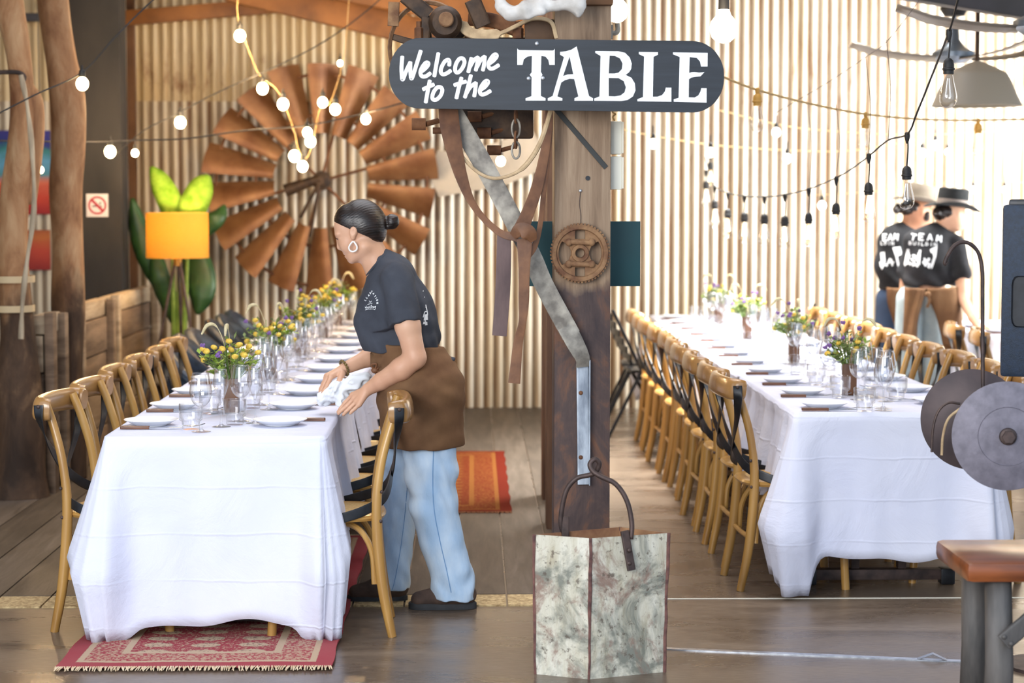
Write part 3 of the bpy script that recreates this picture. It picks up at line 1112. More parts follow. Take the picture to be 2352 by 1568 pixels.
def settings(x0, x1, ys, side, row, tname):
    done = settings.done
    sd = 1 if side == 'left' else -1
    xe = x0 if side == 'left' else x1
    for i, y in enumerate(ys):
        y0 = y
        pos = '%s setting from the front, %s side of %s table' % (ORD[i], side, tname)
        if tname == 'far right':
            pos = '%s setting from the front, far right table' % ORD[i]
        px = xe + sd * (0.118 if side == 'left' else 0.20)
        if row == 'right':
            px = xe + sd * 0.150
        place(PLATE, px, y0, ZT, 0, 'white plate, ' + pos, 'plate', 'white plates')
        ky = y0 - sd * 0.135
        kx = xe + sd * 0.132 if row == 'left' and side == 'left' else xe + sd * 0.145
        place(KNIFE, kx, ky, ZT, (0 if sd > 0 else math.pi) + jit(.03), 'wood-handled knife, ' + pos, 'knife', 'wood-handled knives')
        f = place(FORK, kx + sd * 0.095, ky + sd * 0.026, ZT + 0.0005, (0 if sd > 0 else math.pi) + R(6 * sd) + jit(.05), 'steel fork, ' + pos, 'fork', 'steel forks')
        tx, ty = xe + sd * 0.29, y0 - sd * 0.12 + jit(.03) - (0.02 if sd > 0 else -.02)
        if row == 'left' and sd < 0:
            tx, ty = xe - 0.375, y0 + 0.03 + jit(.02)
        for _ in range(12):
            if clear_of(tx, ty, row, done, 0.046):
                break
            ty += 0.03 * rnd.choice((-1, 1))
        done.append((tx, ty, 0.046))
        place(TUMB, tx, ty, ZT, rnd.uniform(0, 6), 'fluted water tumbler, ' + pos, 'glass', 'fluted tumblers')
        for kind, dx, dy, nm in ((WINE, 0.355, -0.13, 'round-bowled wine glass, '), (TULIP, 0.40 if sd > 0 else 0.33, -0.05, 'slim tulip wine glass, ')):
            gx, gy = xe + sd * (dx + jit(.012)), y0 + sd * dy + jit(.02)
            for _ in range(30):
                if clear_of(gx, gy, row, done, 0.037):
                    break
                gy += rnd.uniform(-.05, .05)
                gx += rnd.uniform(-.02, .02)
            done.append((gx, gy, 0.038))
            place(kind, gx, gy, ZT, rnd.uniform(0, 6), nm + pos, 'glass', 'wine glasses')


settings.done = []
settings(LT[0], LT[1], [7.66 + 0.61 * k for k in range(11)], 'left', 'left', 'left')
settings(LT[0], LT[1], [7.66 + 0.60 * k for k in range(11)], 'right', 'left', 'left')
settings(RT[0], RT[1], [8.26 + 0.56 * k for k in range(12)], 'left', 'right', 'right')
settings(RT[0], RT[1], [8.40 + 0.56 * k for k in range(12)], 'right', 'right', 'right')
settings(3.30, 4.1, [11.75 + 0.56 * k for k in range(4)], 'left', 'far', 'far right')


# ------------------------------------------------------------------ flowers in timber vases
def flower_parts():
    d = {}
    b = MB()
    b.ball((0, 0, 0), (0.0145, 0.0145, 0.010), 10, 7)
    d['yellow'] = b
    b = MB()
    for k in range(9):
        a = 2.4 * k
        b.ball((0.006 * math.cos(a), 0.006 * math.sin(a), 0.004 * (k % 3)), 0.0055, 7, 5)
    d['purple'] = b
    return d


FP = flower_parts()


def meshdata(b, name, m):
    o = b.build(name, m)
    me = o.data
    bpy.data.objects.remove(o)
    return me


ME_Y = meshdata(FP['yellow'], 'yellow_flower', M['yellow'])
ME_P = meshdata(FP['purple'], 'purple_flower', M['purple'])


def make_flowers(name, loc, seed, label, hgt=0.20, spread=0.16, ny=12, npur=5, bright=0.4, vase_h=0.14):
    r_ = random.Random(seed)
    t = empty(name, (loc[0], loc[1], ZT if len(loc) < 3 else loc[2]), 0)
    v = MB()
    v.box((0, 0, vase_h / 2), (0.058, 0.058, vase_h))
    v.build('vase', M['vase'], t, bevel=0.004)
    st, lf, lb = MB(), MB(), MB()
    heads = []
    for i in range(52):
        a = r_.uniform(0, 6.28)
        q = math.sqrt(r_.random())
        e = Vector((math.cos(a) * q * spread, math.sin(a) * q * spread * 0.8, vase_h + hgt * (0.25 + 0.75 * r_.random()) * (1.05 - 0.5 * q)))
        s0 = Vector((math.cos(a) * 0.018, math.sin(a) * 0.018, vase_h - 0.02))
        mid = (s0 + e) / 2 + Vector((0, 0, 0.02))
        st.tube(cr([s0, mid, e], 3), [0.0016] * 7, 4)
        heads.append(e)
        tgt = lb if r_.random() < bright else lf
        for k in range(7):
            c0 = s0.lerp(e, r_.uniform(0.45, 1.0)) + Vector((r_.uniform(-.01, .01), r_.uniform(-.01, .01), 0.005))
            d = Vector((r_.uniform(-1, 1), r_.uniform(-1, 1), r_.uniform(-.2, .8))).normalized()
            sd = d.cross(Vector((0, 0, 1))).normalized()
            ll, ww = r_.uniform(.020, .040), r_.uniform(.006, .013)
            tgt.add([c0, c0 + d * ll * .5 + sd * ww, c0 + d * ll, c0 + d * ll * .5 - sd * ww], [(0, 1, 2, 3)])
    st.build('stems', M['stem'], t)
    tag(lf.build('leaves', M['foliage'], t, smooth=False), kind='stuff')
    if lb.v:
        tag(lb.build('bright_leaves', M['foliage_bright'], t, smooth=False), 'lime green sprigs', kind='stuff')
    r_.shuffle(heads)
    for i in range(ny + npur):
        e = heads[i % len(heads)]
        o = bpy.data.objects.new('yellow_flower' if i < ny else 'purple_flower', ME_Y if i < ny else ME_P)
        COL.objects.link(o)
        o.parent = t
        o.location = e + Vector((r_.uniform(-.012, .012), r_.uniform(-.03, .0), r_.uniform(-.005, .02)))
        o.rotation_euler = (r_.uniform(-.6, .6), r_.uniform(-.6, .6), 0)
        if i >= ny:
            o.location.z += 0.03
    for k in range(2):
        a = r_.uniform(0, 6.28)
        x, y = math.cos(a) * .05, math.sin(a) * .05
        p = cr([(0, 0, vase_h), (x * .6, y * .6, vase_h + hgt * .75), (x * 1.2, y * 1.2, vase_h + hgt * 1.12), (x * 1.9, y * 1.9, vase_h + hgt * 1.15), (x * 2.4, y * 2.4, vase_h + hgt * 0.95)], 5)
        n = len(p)
        MB().tube(p, [0.0015 if i < n * .45 else 0.0068 * math.sin(math.pi * (i - n * .4) / (n * .62)) + .001 for i in range(n)], 7).build('seed_head', M['seed'], t)
    tag(t, label, 'flowers', 'table flowers in timber vases')
    return t


for row, nm in (('left', 'left'), ('right', 'right')):
    for i, (x, y) in enumerate(FLOWER_SPOTS[row]):
        first = i == 0
        make_flowers('flower_arrangement', (x, y), 100 + i + (50 if row == 'right' else 0), '%s arrangement of yellow and purple wildflowers from the near end of the %s table' % (ORD[i], nm),
                     hgt=0.19 if row == 'left' else 0.17, spread=0.135 if row == 'left' else 0.115, ny=(22 if row == 'left' else 8), npur=(6 if row == 'left' else 8), bright=0.45 if row == 'left' else 0.25)
make_flowers('flower_arrangement', (3.72, 12.2), 177, 'purplish wildflowers on the far right table behind the tall hook', hgt=.22, spread=.10, ny=2, npur=12, bright=.1)

# ------------------------------------------------------------------ the timber post and everything fixed to it
def post_mat():
    n = NT('old_post_timber')
    sp = n.n('ShaderNodeSeparateXYZ')
    n.l(n.co, sp.inputs[0])
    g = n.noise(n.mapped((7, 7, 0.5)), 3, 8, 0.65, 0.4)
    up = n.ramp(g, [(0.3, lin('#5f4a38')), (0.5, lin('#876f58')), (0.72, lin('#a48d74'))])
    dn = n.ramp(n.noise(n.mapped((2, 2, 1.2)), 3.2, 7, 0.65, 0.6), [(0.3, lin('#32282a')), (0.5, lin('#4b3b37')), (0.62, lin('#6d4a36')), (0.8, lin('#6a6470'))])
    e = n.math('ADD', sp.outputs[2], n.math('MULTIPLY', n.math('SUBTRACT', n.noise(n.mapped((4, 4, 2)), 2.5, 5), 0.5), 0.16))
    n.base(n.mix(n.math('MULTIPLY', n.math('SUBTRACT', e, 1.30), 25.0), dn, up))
    # clamp factor
    n.set(0.65, 0, 0.4)
    n.bump(g, 0.35, 0.01)
    for nd in n.t.nodes:
        if nd.type == 'MIX':
            nd.clamp_factor = True
    return n.m


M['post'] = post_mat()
YP = 7.2
pl, pr = P(1273, 700, YP).x, P(1402, 700, YP).x
PX, PW = (pl + pr) / 2, pr - pl
b = MB()
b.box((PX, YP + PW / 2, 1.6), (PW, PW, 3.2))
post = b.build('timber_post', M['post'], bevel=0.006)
tag(post, 'thick square timber post in the middle, carrying the sign and the cog wheel', 'post')
b = MB()
b.box((P(1330, 20, YP).x, YP + 0.1, P(1330, 20, YP).z + 0.16), (PW + 0.04, 0.26, 0.30))
o = b.build('capital', mat('rough_top_beam', '#4a301c', '#6d4a2c', 5, rough=0.75, bump=.4), post, bevel=0.01)
# dark bolt hole
h = P(1350, 409, YP - 0.001)
b = MB()
b.lathe([(0.001, 0), (0.0085, 0), (0.0085, 0.003), (0.001, 0.003)], 16, h, Matrix.Rotation(R(90), 3, 'X'))
b.build('bolt_hole', M['black_metal'], post)
h = P(1333, 438, YP - 0.004)
b = MB()
b.ball(h, (0.006, 0.004, 0.006), 12, 8)
b.build('screw', M['screw'], post)
p0, p1 = P(1272, 245, YP - .003), P(1392, 385, YP - .003)
b = MB()
b.tube([p0, p1], [(0.002, 0.009)] * 2, sec=RECT, up=(0, -1, 0))
b.build('painted_brace_mark', mat('dark_brace_strap', '#2c2d2b', rough=0.6), post)

for nm, px0, px1, Y, lab in (('timber_post', 1256, 1345, 9.75, 'brown timber post standing close behind the sign post'), ('timber_post', 1246, 1320, 10.7, 'farthest brown timber post, lined up behind the sign post')):
    xa, xb = P(px0, 900, Y).x, P(px1, 900, Y).x
    b = MB()
    b.box(((xa + xb) / 2, Y + 0.1, 1.9), (xb - xa, 0.2, 3.8))
    tag(b.build(nm, mat('brown_post_timber', '#4a3021', '#7a5840', 4, (3, 3, .4), rough=.75, bump=.3), bevel=.006), lab, 'post')

# ------------------------------------------------------------------ the sign
YS = 7.0
SGN = empty('welcome_sign', tuple(P(1278, 172, YS)))
tag(SGN, 'dark slate board reading Welcome to the TABLE in white letters', 'sign')


def curve_mesh(name, loops, d0, depth, m, parent, to3d, smooth=False):
    """filled outline(s) with holes -> thin solid; loops in 2-D (u right, v up)"""
    cu = bpy.data.curves.new(name, 'CURVE')
    cu.dimensions = '2D'
    cu.fill_mode = 'BOTH'
    for lp in loops:
        s = cu.splines.new('POLY')
        s.points.add(len(lp) - 1)
        for i, (u, v) in enumerate(lp):
            s.points[i].co = (u, v, 0, 1)
        s.use_cyclic_u = True
    cu.extrude = depth / 2
    tmp = bpy.data.objects.new('tmp', cu)
    COL.objects.link(tmp)
    dg = bpy.context.evaluated_depsgraph_get()
    me = bpy.data.meshes.new_from_object(tmp.evaluated_get(dg))
    bpy.data.objects.remove(tmp)
    bpy.data.curves.remove(cu)
    for v in me.vertices:
        v.co = to3d(v.co.x, v.co.y, v.co.z + d0)
    me.name = name
    me.materials.clear()
    o = finish(me, name, m, None, smooth, 30, 0, True)
    if parent:
        rel(o, parent)
    return o


def sgn3(u, v, w):
    p = P(u, -v, YS)
    p.y -= w
    return p


def arcp(cx, cy, rx, ry, a0, a1, n=10):
    return [(cx + rx * math.cos(R(a0 + (a1 - a0) * i / n)), cy + ry * math.sin(R(a0 + (a1 - a0) * i / n))) for i in range(n + 1)]


out = []
out += arcp(965, 170, 72, 83, 180, 270)      # top-left (screen coordinates, y down)
out += arcp(1590, 172, 73, 78, 270, 360)
out += arcp(1592, 180, 71, 78, 0, 90)
out += arcp(965, 172, 72, 77, 90, 180)
board = curve_mesh('board', [[(x, -y) for x, y in out]], -0.011, 0.022, M['sign'], SGN, sgn3)


def scr(x, y):   # zoom of the script half
    return (880 + x / 7.84, -(80 + y / 7.84))


def tab(x, y):   # zoom of the TABLE half
    return (1170 + x / 4.704, -(80 + y / 4.704))


TABLE = {
    'T': [[(85, 145), (92, 157), (110, 165), (470, 170), (483, 162), (490, 150), (490, 325), (432, 325), (420, 270), (390, 235), (345, 228), (340, 400), (357, 432), (340, 458), (340, 660), (390, 685), (390, 710), (175, 710), (175, 685), (238, 662), (240, 458), (220, 432), (240, 405), (243, 228), (195, 235), (155, 265), (142, 325), (85, 325)]],
    'A': [[(727, 125), (860, 660), (903, 685), (903, 712), (703, 712), (703, 685), (745, 665), (700, 478), (650, 475), (600, 490), (560, 515), (518, 665), (572, 685), (572, 710), (415, 710), (415, 685), (467, 660), (590, 240), (548, 215), (548, 185), (610, 178), (670, 160)], [(650, 235), (690, 425), (630, 428), (580, 445)]],
    'B': [[(928, 175), (1180, 178), (1250, 195), (1300, 245), (1322, 310), (1315, 370), (1290, 408), (1255, 432), (1320, 465), (1355, 525), (1362, 600), (1335, 665), (1280, 702), (1210, 715), (917, 712), (917, 688), (973, 665), (985, 228), (928, 195)], [(1083, 225), (1140, 228), (1195, 255), (1222, 310), (1215, 370), (1180, 408), (1135, 418), (1073, 418)], [(1073, 465), (1180, 468), (1235, 500), (1258, 565), (1245, 620), (1200, 655), (1140, 665), (1073, 662)]],
    'L': [[(1398, 185), (1605, 188), (1605, 215), (1557, 238), (1550, 668), (1600, 668), (1650, 650), (1680, 610), (1690, 570), (1750, 570), (1750, 722), (1383, 718), (1383, 695), (1443, 672), (1455, 235), (1398, 208)]],
    'E': [[(1767, 190), (2142, 195), (2140, 342), (2070, 342), (2060, 290), (2025, 250), (1947, 240), (1942, 412), (1970, 403), (2000, 402), (2050, 408), (2107, 403), (2065, 448), (2000, 455), (1965, 462), (1940, 480), (1937, 675), (2000, 677), (2040, 655), (2065, 610), (2072, 577), (2130, 577), (2130, 733), (1775, 722), (1775, 697), (1828, 680), (1840, 240), (1767, 210)]],
}
for ch, loops in TABLE.items():
    o = curve_mesh('letter', [[tab(*q) for q in lp] for lp in loops], 0.0008, 0.0016, M['sign_white'], SGN, sgn3)
    o['label'] = 'white serif capital ' + ch

SCRIPT = {
    'W': [[(345, 395), (330, 600), (340, 790)], [(340, 790), (360, 795), (420, 640), (490, 495)], [(490, 495), (490, 640), (500, 775)], [(500, 775), (525, 770), (600, 540), (678, 290)]],
    'e': [[(700, 655), (775, 590), (815, 530), (800, 500), (760, 510), (700, 590), (672, 680), (700, 745), (770, 745), (850, 692)]],
    'l': [[(995, 335), (955, 545), (922, 745)]],
    'c': [[(1190, 550), (1193, 480), (1170, 450), (1110, 480), (1050, 590), (1040, 670), (1080, 712), (1150, 690), (1215, 645)]],
    'o': [[(1420, 422), (1370, 435), (1315, 520), (1295, 620), (1320, 675), (1370, 665), (1430, 590), (1465, 500), (1450, 440), (1420, 422)]],
    'm': [[(1590, 420), (1560, 550), (1535, 670)], [(1555, 590), (1630, 460), (1710, 405)], [(1710, 405), (1695, 520), (1668, 640)], [(1690, 580), (1760, 450), (1830, 390)], [(1830, 390), (1820, 520), (1795, 640)]],
    'e ': [[(1925, 510), (2000, 450), (2045, 385), (2030, 355), (1985, 370), (1920, 460), (1895, 550), (1925, 605), (1990, 600), (2080, 545)]],
    't': [[(840, 825), (800, 1030), (768, 1215)], [(722, 980), (820, 935), (910, 895)]],
    'o ': [[(1020, 940), (970, 950), (910, 1030), (885, 1120), (905, 1165), (960, 1165), (1030, 1100), (1065, 1010), (1050, 955), (1020, 940)]],
    't ': [[(1410, 775), (1360, 960), (1320, 1140)], [(1285, 905), (1385, 870), (1490, 840)]],
    'h': [[(1580, 730), (1530, 930), (1472, 1125)], [(1495, 1060), (1570, 940), (1670, 865)], [(1670, 865), (1660, 980), (1640, 1105)]],
    'e  ': [[(1765, 985), (1840, 930), (1888, 860), (1875, 830), (1830, 845), (1765, 935), (1742, 1020), (1770, 1072), (1840, 1062), (1930, 1010)]],
}


def ribbon(mb, pts, w, to3d, d):
    q = [np.array(scr(*p)) for p in pts]
    q = cr(q, 8)
    n = len(q)
    L_, R_ = [], []
    for i in range(n):
        t = q[min(i + 1, n - 1)] - q[max(i - 1, 0)]
        t = t / (np.linalg.norm(t) + 1e-9)
        nr = np.array((-t[1], t[0]))
        L_.append(q[i] + nr * w)
        R_.append(q[i] - nr * w)
    for i in range(n - 1):
        mb.add([to3d(a[0], a[1], d + i * .000012) for a in (L_[i], L_[i + 1], R_[i + 1], R_[i])], [(0, 1, 2, 3)])
    for e, e2 in ((q[0], q[1]), (q[-1], q[-2])):
        a0 = math.atan2(e[1] - e2[1], e[0] - e2[0])
        d += .00004 * n / 8
        rx = w * .55
        mb.add([to3d(e[0] + rx * math.cos(t) * math.cos(a0) - w * math.sin(t) * math.sin(a0), e[1] + rx * math.cos(t) * math.sin(a0) + w * math.sin(t) * math.cos(a0), d) for t in [R(-90 + 20 * k) for k in range(10)]], [tuple(range(10))])


for ch, strokes in SCRIPT.items():
    mb = MB()
    dd = 0.0008
    for st in strokes:
        ribbon(mb, st, 4.45, sgn3, dd)
        dd += 0.0003
    o = mb.build('letter', M['sign_white'], None, smooth=False)
    o['label'] = 'white brush script letter ' + ch.strip()
    rel(o, SGN)
for px, py in ((1233, 100), (1214, 180), (1247, 179)):
    b = MB()
    b.ball(P(px, py, YS - 0.002), (0.0075, 0.004, 0.0075), 14, 8)
    rel(b.build('screw', M['screw']), SGN)

# ------------------------------------------------------------------ cog wheel hung on the post
YG = YP - 0.022
gc = P(1332, 581, YG)
GEAR = empty('cog_wheel', tuple(gc))
tag(GEAR, 'rusty cast iron cog wheel hanging on the front of the timber post', 'cog wheel')
ra = 69 / (FPX / YG)


def gear_out():
    o = []
    nt = 52
    for i in range(nt):
        for da, rr in ((0, .945), (.22, .945), (.36, 1.0), (.78, 1.0)):
            a = 2 * math.pi * (i + da) / nt
            o.append((ra * rr * math.cos(a), ra * rr * math.sin(a)))
    return o


def g3(u, v, w):
    return Vector((gc.x + u, gc.y - w, gc.z + v))


def lobe(sgn):
    o = arcp(0, 0, ra * .72, ra * .72, -33, 33, 8) + [(ra * .40, ra * .30), (ra * .30, ra * .06), (ra * .30, -ra * .06), (ra * .40, -ra * .30)]
    return [(sgn * x, y) for x, y in o]


def slot(y, w_, h_):
    return [(-w_, y - h_), (w_, y - h_), (w_, y + h_), (-w_, y + h_)]


hub = [(ra * .15 * math.cos(2 * math.pi * i / 14), ra * .15 * math.sin(2 * math.pi * i / 14)) for i in range(14)]
curve_mesh('wheel_face', [gear_out(), lobe(1), lobe(-1), slot(ra * .62, ra * .17, ra * .15), slot(-ra * .62, ra * .17, ra * .15), hub], 0.0, 0.022, M['rust_red'], GEAR, g3)
b = MB()
n = 48
b.rings([[g3(ra * q * math.cos(2 * math.pi * i / n), ra * q * math.sin(2 * math.pi * i / n), w) for i in range(n)] for q, w in ((.93, .011), (.93, .019), (.80, .019), (.77, .011))], caps=False)
b.rings([[g3(ra * q * math.cos(2 * math.pi * i / n), ra * q * math.sin(2 * math.pi * i / n), w) for i in range(n)] for q, w in ((.30, .011), (.28, .018), (.17, .018), (.15, .011))], caps=False)
rel(b.build('rim', M['rust_red']), GEAR)
for y in (.36, -.36):
    b = MB()
    b.tube([g3(-ra * .42, ra * y + .002, .019), g3(ra * .42, ra * y - .002, .019)], 0.0095, 10)
    for s in (-1, 1):
        b.ball(g3(s * ra * .38, ra * y, .019), (0.013, 0.012, 0.014), 10, 8)
    rel(b.build('lug', M['rust_red']), GEAR)
b = MB()
b.tube(cr([P(1333, 440, YP - .006), P(1331, 470, YP - .004), P(1334, 495, YP - .004), P(1332, 530, YP - .012)], 5), 0.0011, 6)
rel(b.build('hanging_wire', M['iron']), GEAR)

# ------------------------------------------------------------------ teal boards behind the post, switch boxes
YGB = YP + PW + .008
a_, b_ = P(1213, 508, YGB), P(1470, 657, YGB)
k = MB()
k.box(((a_.x + b_.x) / 2, YGB, (a_.z + b_.z) / 2), (b_.x - a_.x, 0.014, a_.z - b_.z))
tag(k.build('teal_board', M['green_board'], bevel=.002), 'deep teal board fixed across the back of the timber post', 'board')
for y0, y1, lab in ((278, 354, 'upper cream electrical box on the right side of the post'), (359, 435, 'lower cream electrical box on the right side of the post')):
    a_, b_ = P(1404, y0, 7.27), P(1432, y1, 7.27)
    e = empty('electrical_box', ((a_.x + b_.x) / 2, 7.30, b_.z))
    k = MB()
    k.box(((a_.x + b_.x) / 2 - .004, 7.30, (a_.z + b_.z) / 2), (b_.x - a_.x - .004, 0.075, a_.z - b_.z))
    rel(k.build('box_body', M['cream_plastic'], bevel=.004), e)
    k = MB()
    k.box((b_.x - .003, 7.30, (a_.z + b_.z) / 2), (0.006, 0.083, a_.z - b_.z - .006))
    rel(k.build('lid', M['cream_plastic'], bevel=.002), e)
    tag(e, lab, 'electrical box', 'electrical boxes')
k = MB()
k.tube(cr([P(1412, 278, 7.29), P(1408, 268, 7.28), P(1414, 262, 7.28), P(1406, 255, 7.27), P(1409, 235, 7.27)], 4), 0.003, 6)
tag(k.build('power_lead', M['cable_tan']), 'short tan lead curling out above the upper electrical box', 'cable')

# ------------------------------------------------------------------ galvanised brace with its twisted foot
YB2 = 7.12
br = empty('steel_brace', tuple(P(1336, 900, YB2)))
tag(br, 'pale galvanised flat steel brace crossing to the post and running down its front', 'brace')
b = MB()
p = [P(1030, 240, 7.14), P(1120, 395, 7.14), P(1215, 575, 7.14), P(1250, 655, 7.15), P(1312, 770, 7.16)]
b.tube(cr(p, 4), [(0.0028, 0.0345)] * 17, sec=RECT, up=(0, -1, 0))
rel(b.build('diagonal_bar', M['galv']), br)
b = MB()
q = cr([P(1300, 748, 7.155), P(1322, 790, 7.15), P(1338, 822, 7.16), P(1338, 842, 7.175)], 4)
ups = []
b.tube(q, [(0.003, 0.034), (0.003, 0.034), (0.003, 0.033), (0.003, 0.033), (0.003, 0.032), (0.003, 0.031), (0.003, 0.030), (0.003, 0.028), (0.003, 0.027), (0.003, 0.026), (0.003, 0.025), (0.003, 0.025), (0.003, 0.025)], sec=RECT, up=(0.25, -1, 0))
rel(b.build('twisted_end', M['galv']), br)
b = MB()
b.tube([P(1338, 825, YP - .008), P(1341, 1112, YP - .008)], [(0.004, 0.0225)] * 2, sec=RECT, up=(0, -1, 0))
b.box((P(1354, 960, YP - .015).x, YP - .016, (P(1354, 825, YP).z + P(1354, 1112, YP).z) / 2), (0.004, 0.03, P(1354, 825, YP).z - P(1354, 1112, YP).z))
rel(b.build('foot_strip', mat('scratched_zinc', '#7d8590', '#b7bfc8', 24, (1, 1, .3), rough=.4, metal=.5)), br)
for py in (838, 902, 1050):
    b = MB()
    b.ball(P(1334, py, YP - .013), (.008, .005, .008), 10, 6)
    rel(b.build('bolt', M['rust']), br)


# ------------------------------------------------------------------ straps, rope and chain
def strap(name, pts, Y, w, m, label, cat, taper=None, up=(0, -1, 0), t=0.0022, group=None):
    ys = Y if isinstance(Y, (list, tuple)) else [Y] * len(pts)
    p = cr([tuple(P(x, y, yy)) for (x, y), yy in zip(pts, ys)], 6)
    n = len(p)
    ws = cr([(v,) for v in (w if isinstance(w, (list, tuple)) else [w] * len(pts))], 6)
    b = MB()
    b.tube(p, [(t, max(0.0015, float(ws[i][0]) / 2 / (FPX / 7.1))) for i in range(n)], sec=RECT, up=up)
    return b.build(name, m)


hn = empty('leather_harness', tuple(P(1200, 545, 7.06)))
tag(hn, 'knotted brown leather harness straps hanging beside the post', 'harness')
parts = [
    ('strap', [(1028, 235), (1035, 300), (1058, 400), (1090, 475), (1145, 532), (1190, 545)], [7.08, 7.08, 7.07, 7.06, 7.05, 7.04], [46, 46, 30, 16, 16, 22], M['leather'], (0.35, -1, 0)),
    ('strap', [(1262, 245), (1256, 320), (1236, 420), (1212, 490), (1195, 530)], [7.1, 7.1, 7.08, 7.05, 7.04], [18, 20, 26, 30, 36], M['leather'], (0.2, -1, 0)),
    ('strap', [(1266, 245), (1262, 330), (1248, 450), (1240, 520), (1228, 565), (1214, 590)], [7.12, 7.11, 7.09, 7.07, 7.05, 7.03], [10, 12, 12, 12, 14, 10], M['leather'], (0.4, -1, 0)),
    ('strap_end', [(1158, 535), (1157, 600), (1154, 680), (1147, 771)], [7.05, 7.04, 7.04, 7.04], [32, 34, 34, 33], M['leather_plum'], (0, -1, 0)),
    ('strap_end', [(1205, 548), (1204, 620), (1203, 690), (1200, 740), (1190, 790), (1181, 880)], [7.03, 7.02, 7.02, 7.02, 7.03, 7.03], [36, 26, 24, 18, 22, 28], M['leather'], (0, -1, 0)),
    ('knot', [(1178, 542), (1195, 528), (1215, 535), (1226, 552)], [7.02, 7.005, 7.005, 7.02], [18, 34, 34, 16], M['leather'], (0, -1, 0)),
]
for nm, pts, ys, ws, m, up in parts:
    rel(strap(nm, pts, ys, ws, m, '', '', up=up, t=0.004 if nm == 'knot' else 0.0024), hn)
b = MB()
p = cr([tuple(P(x, y, 7.1)) for x, y in ((1040, 268), (1052, 340), (1085, 385), (1125, 408), (1165, 405), (1205, 382), (1240, 330), (1262, 262), (1268, 235))], 6)
b.tube(p, [0.006 + (0.003 if i > 28 else 0) for i in range(len(p))], 8)
o = b.build('hide_rope', M['rope'])
tag(o, 'pale twisted hide rope looped under the sign', 'rope')
ch = empty('chain', tuple(P(1185, 255, 7.15)))
tag(ch, 'short rusty chain dangling below the sign', 'chain')
for i, (y0, y1) in enumerate(((252, 282), (274, 316), (302, 340), (326, 364))):
    c0, c1 = P(1185, y0, 7.15), P(1185, y1, 7.15)
    hh, cc = (c0.z - c1.z) / 2, (c0 + c1) / 2
    ww = 0.0155 if i % 2 else 0.004
    loop = []
    for k in range(20):
        a = 2 * math.pi * k / 20
        x, z = 0.0145 * math.cos(a), hh * math.sin(a)
        loop.append(cc + (Vector((x, 0, z)) if i % 2 else Vector((0.004 * math.cos(a), x, z))))
    b = MB()
    rings = []
    for k in range(20):
        t = (loop[(k + 1) % 20] - loop[k - 1]).normalized()
        nrm_ = (loop[k] - cc).normalized()
        bn = t.cross(nrm_).normalized()
        nrm_ = bn.cross(t)
        rings.append([loop[k] + nrm_ * .0042 * math.cos(2 * math.pi * j / 7) + bn * .0042 * math.sin(2 * math.pi * j / 7) for j in range(7)])
    b.rings(rings, loop=True)
    rel(b.build('link', M['galv'] if i % 2 else M['rust']), ch)

# ------------------------------------------------------------------ old machine on its beam, behind and above the sign
YM = 7.25
mc = empty('winch_machine', tuple(P(1090, 100, YM)))
tag(mc, 'old greasy iron winch with wheel and shaft behind and above the sign', 'machine')


def mpart(name, mb, m, bevel=0, ang=38):
    return rel(mb.build(name, m, bevel=bevel, angle=ang), mc)


b = MB()
b.box((P(1130, 120, YM + .1).x, YM + .12, P(1130, 120, YM + .1).z), (0.52, .16, .10))
mpart('bed', b, M['machine'], .008)
b = MB()
c_ = P(985, 110, YM + .06)
n = 40
rings = []
for rr_, w in ((.135, -.012), (.145, -.02), (.15, .0), (.145, .02), (.135, .012)):
    rings.append([c_ + Vector((rr_ * math.cos(2 * math.pi * i / n), w, 1.15 * rr_ * math.sin(2 * math.pi * i / n))) for i in range(n)])
b.rings(rings, caps=False, loop=True)
mpart('wheel_rim', b, M['rust_red'])
for a in (20, 95, 165, 240, 310):
    b = MB()
    b.tube([c_, c_ + Vector((.137 * math.cos(R(a)), 0, .155 * math.sin(R(a))))], [(.009, .016), (.007, .011)], sec=RECT, up=(0, -1, 0))
    mpart('spoke', b, M['machine'])
rot = Matrix.Rotation(R(90), 3, 'X')
b = MB()
b.lathe([(0.001, 0), (.056, 0), (.060, .02), (.060, .06), (.045, .08), (.001, .08)], 28, P(1023, 55, YM - .03), rot)
mpart('bearing', b, M['machine'])
b = MB()
b.lathe([(0.001, 0), (.0265, 0), (.0265, .05), (.023, .054), (.001, .054)], 24, P(1025, 47, YM - .10), rot)
mpart('shaft_end', b, M['rust_red'])
for (x0, y0, x1, y1, w, nm) in ((930, -10, 985, 35, .028, 'arm'), (1085, 0, 1110, 60, .03, 'bracket'), (975, 90, 980, 40, .018, 'bracket'), (1195, 72, 1075, 42, .026, 'lever'), (905, 5, 903, 60, .02, 'rod')):
    b = MB()
    yo = YM + {'arm': .03, 'lever': .075, 'rod': -.02}.get(nm, 0.0)
    b.tube(cr([tuple(P(x0, y0, yo)), tuple(P((x0 + x1) / 2, (y0 + y1) / 2 - (9 if nm == 'lever' else 0), yo)), tuple(P(x1, y1, yo))], 4), [(w * .5, w)] * 9, sec=RECT, up=(0, -1, 0))
    mpart(nm, b, M['rust'] if nm == 'lever' else M['machine'] if nm != 'rod' else M['rust_red'])
for x, y, r_ in ((962, 75, .016), (1190, 75, .02), (1276, 78, .016)):
    b = MB()
    b.lathe([(.001, -.02), (r_, -.02), (r_, .015), (r_ * .6, .02), (r_ * .6, .04), (.001, .04)], 6, P(x, y, YM - .01), None)
    mpart('bolt', b, M['rust'])
b = MB()
a_, b_ = P(1205, 52, YM), P(1272, 90, YM)
b.box(((a_.x + b_.x) / 2, YM, (a_.z + b_.z) / 2), (b_.x - a_.x, .07, a_.z - b_.z + .02))
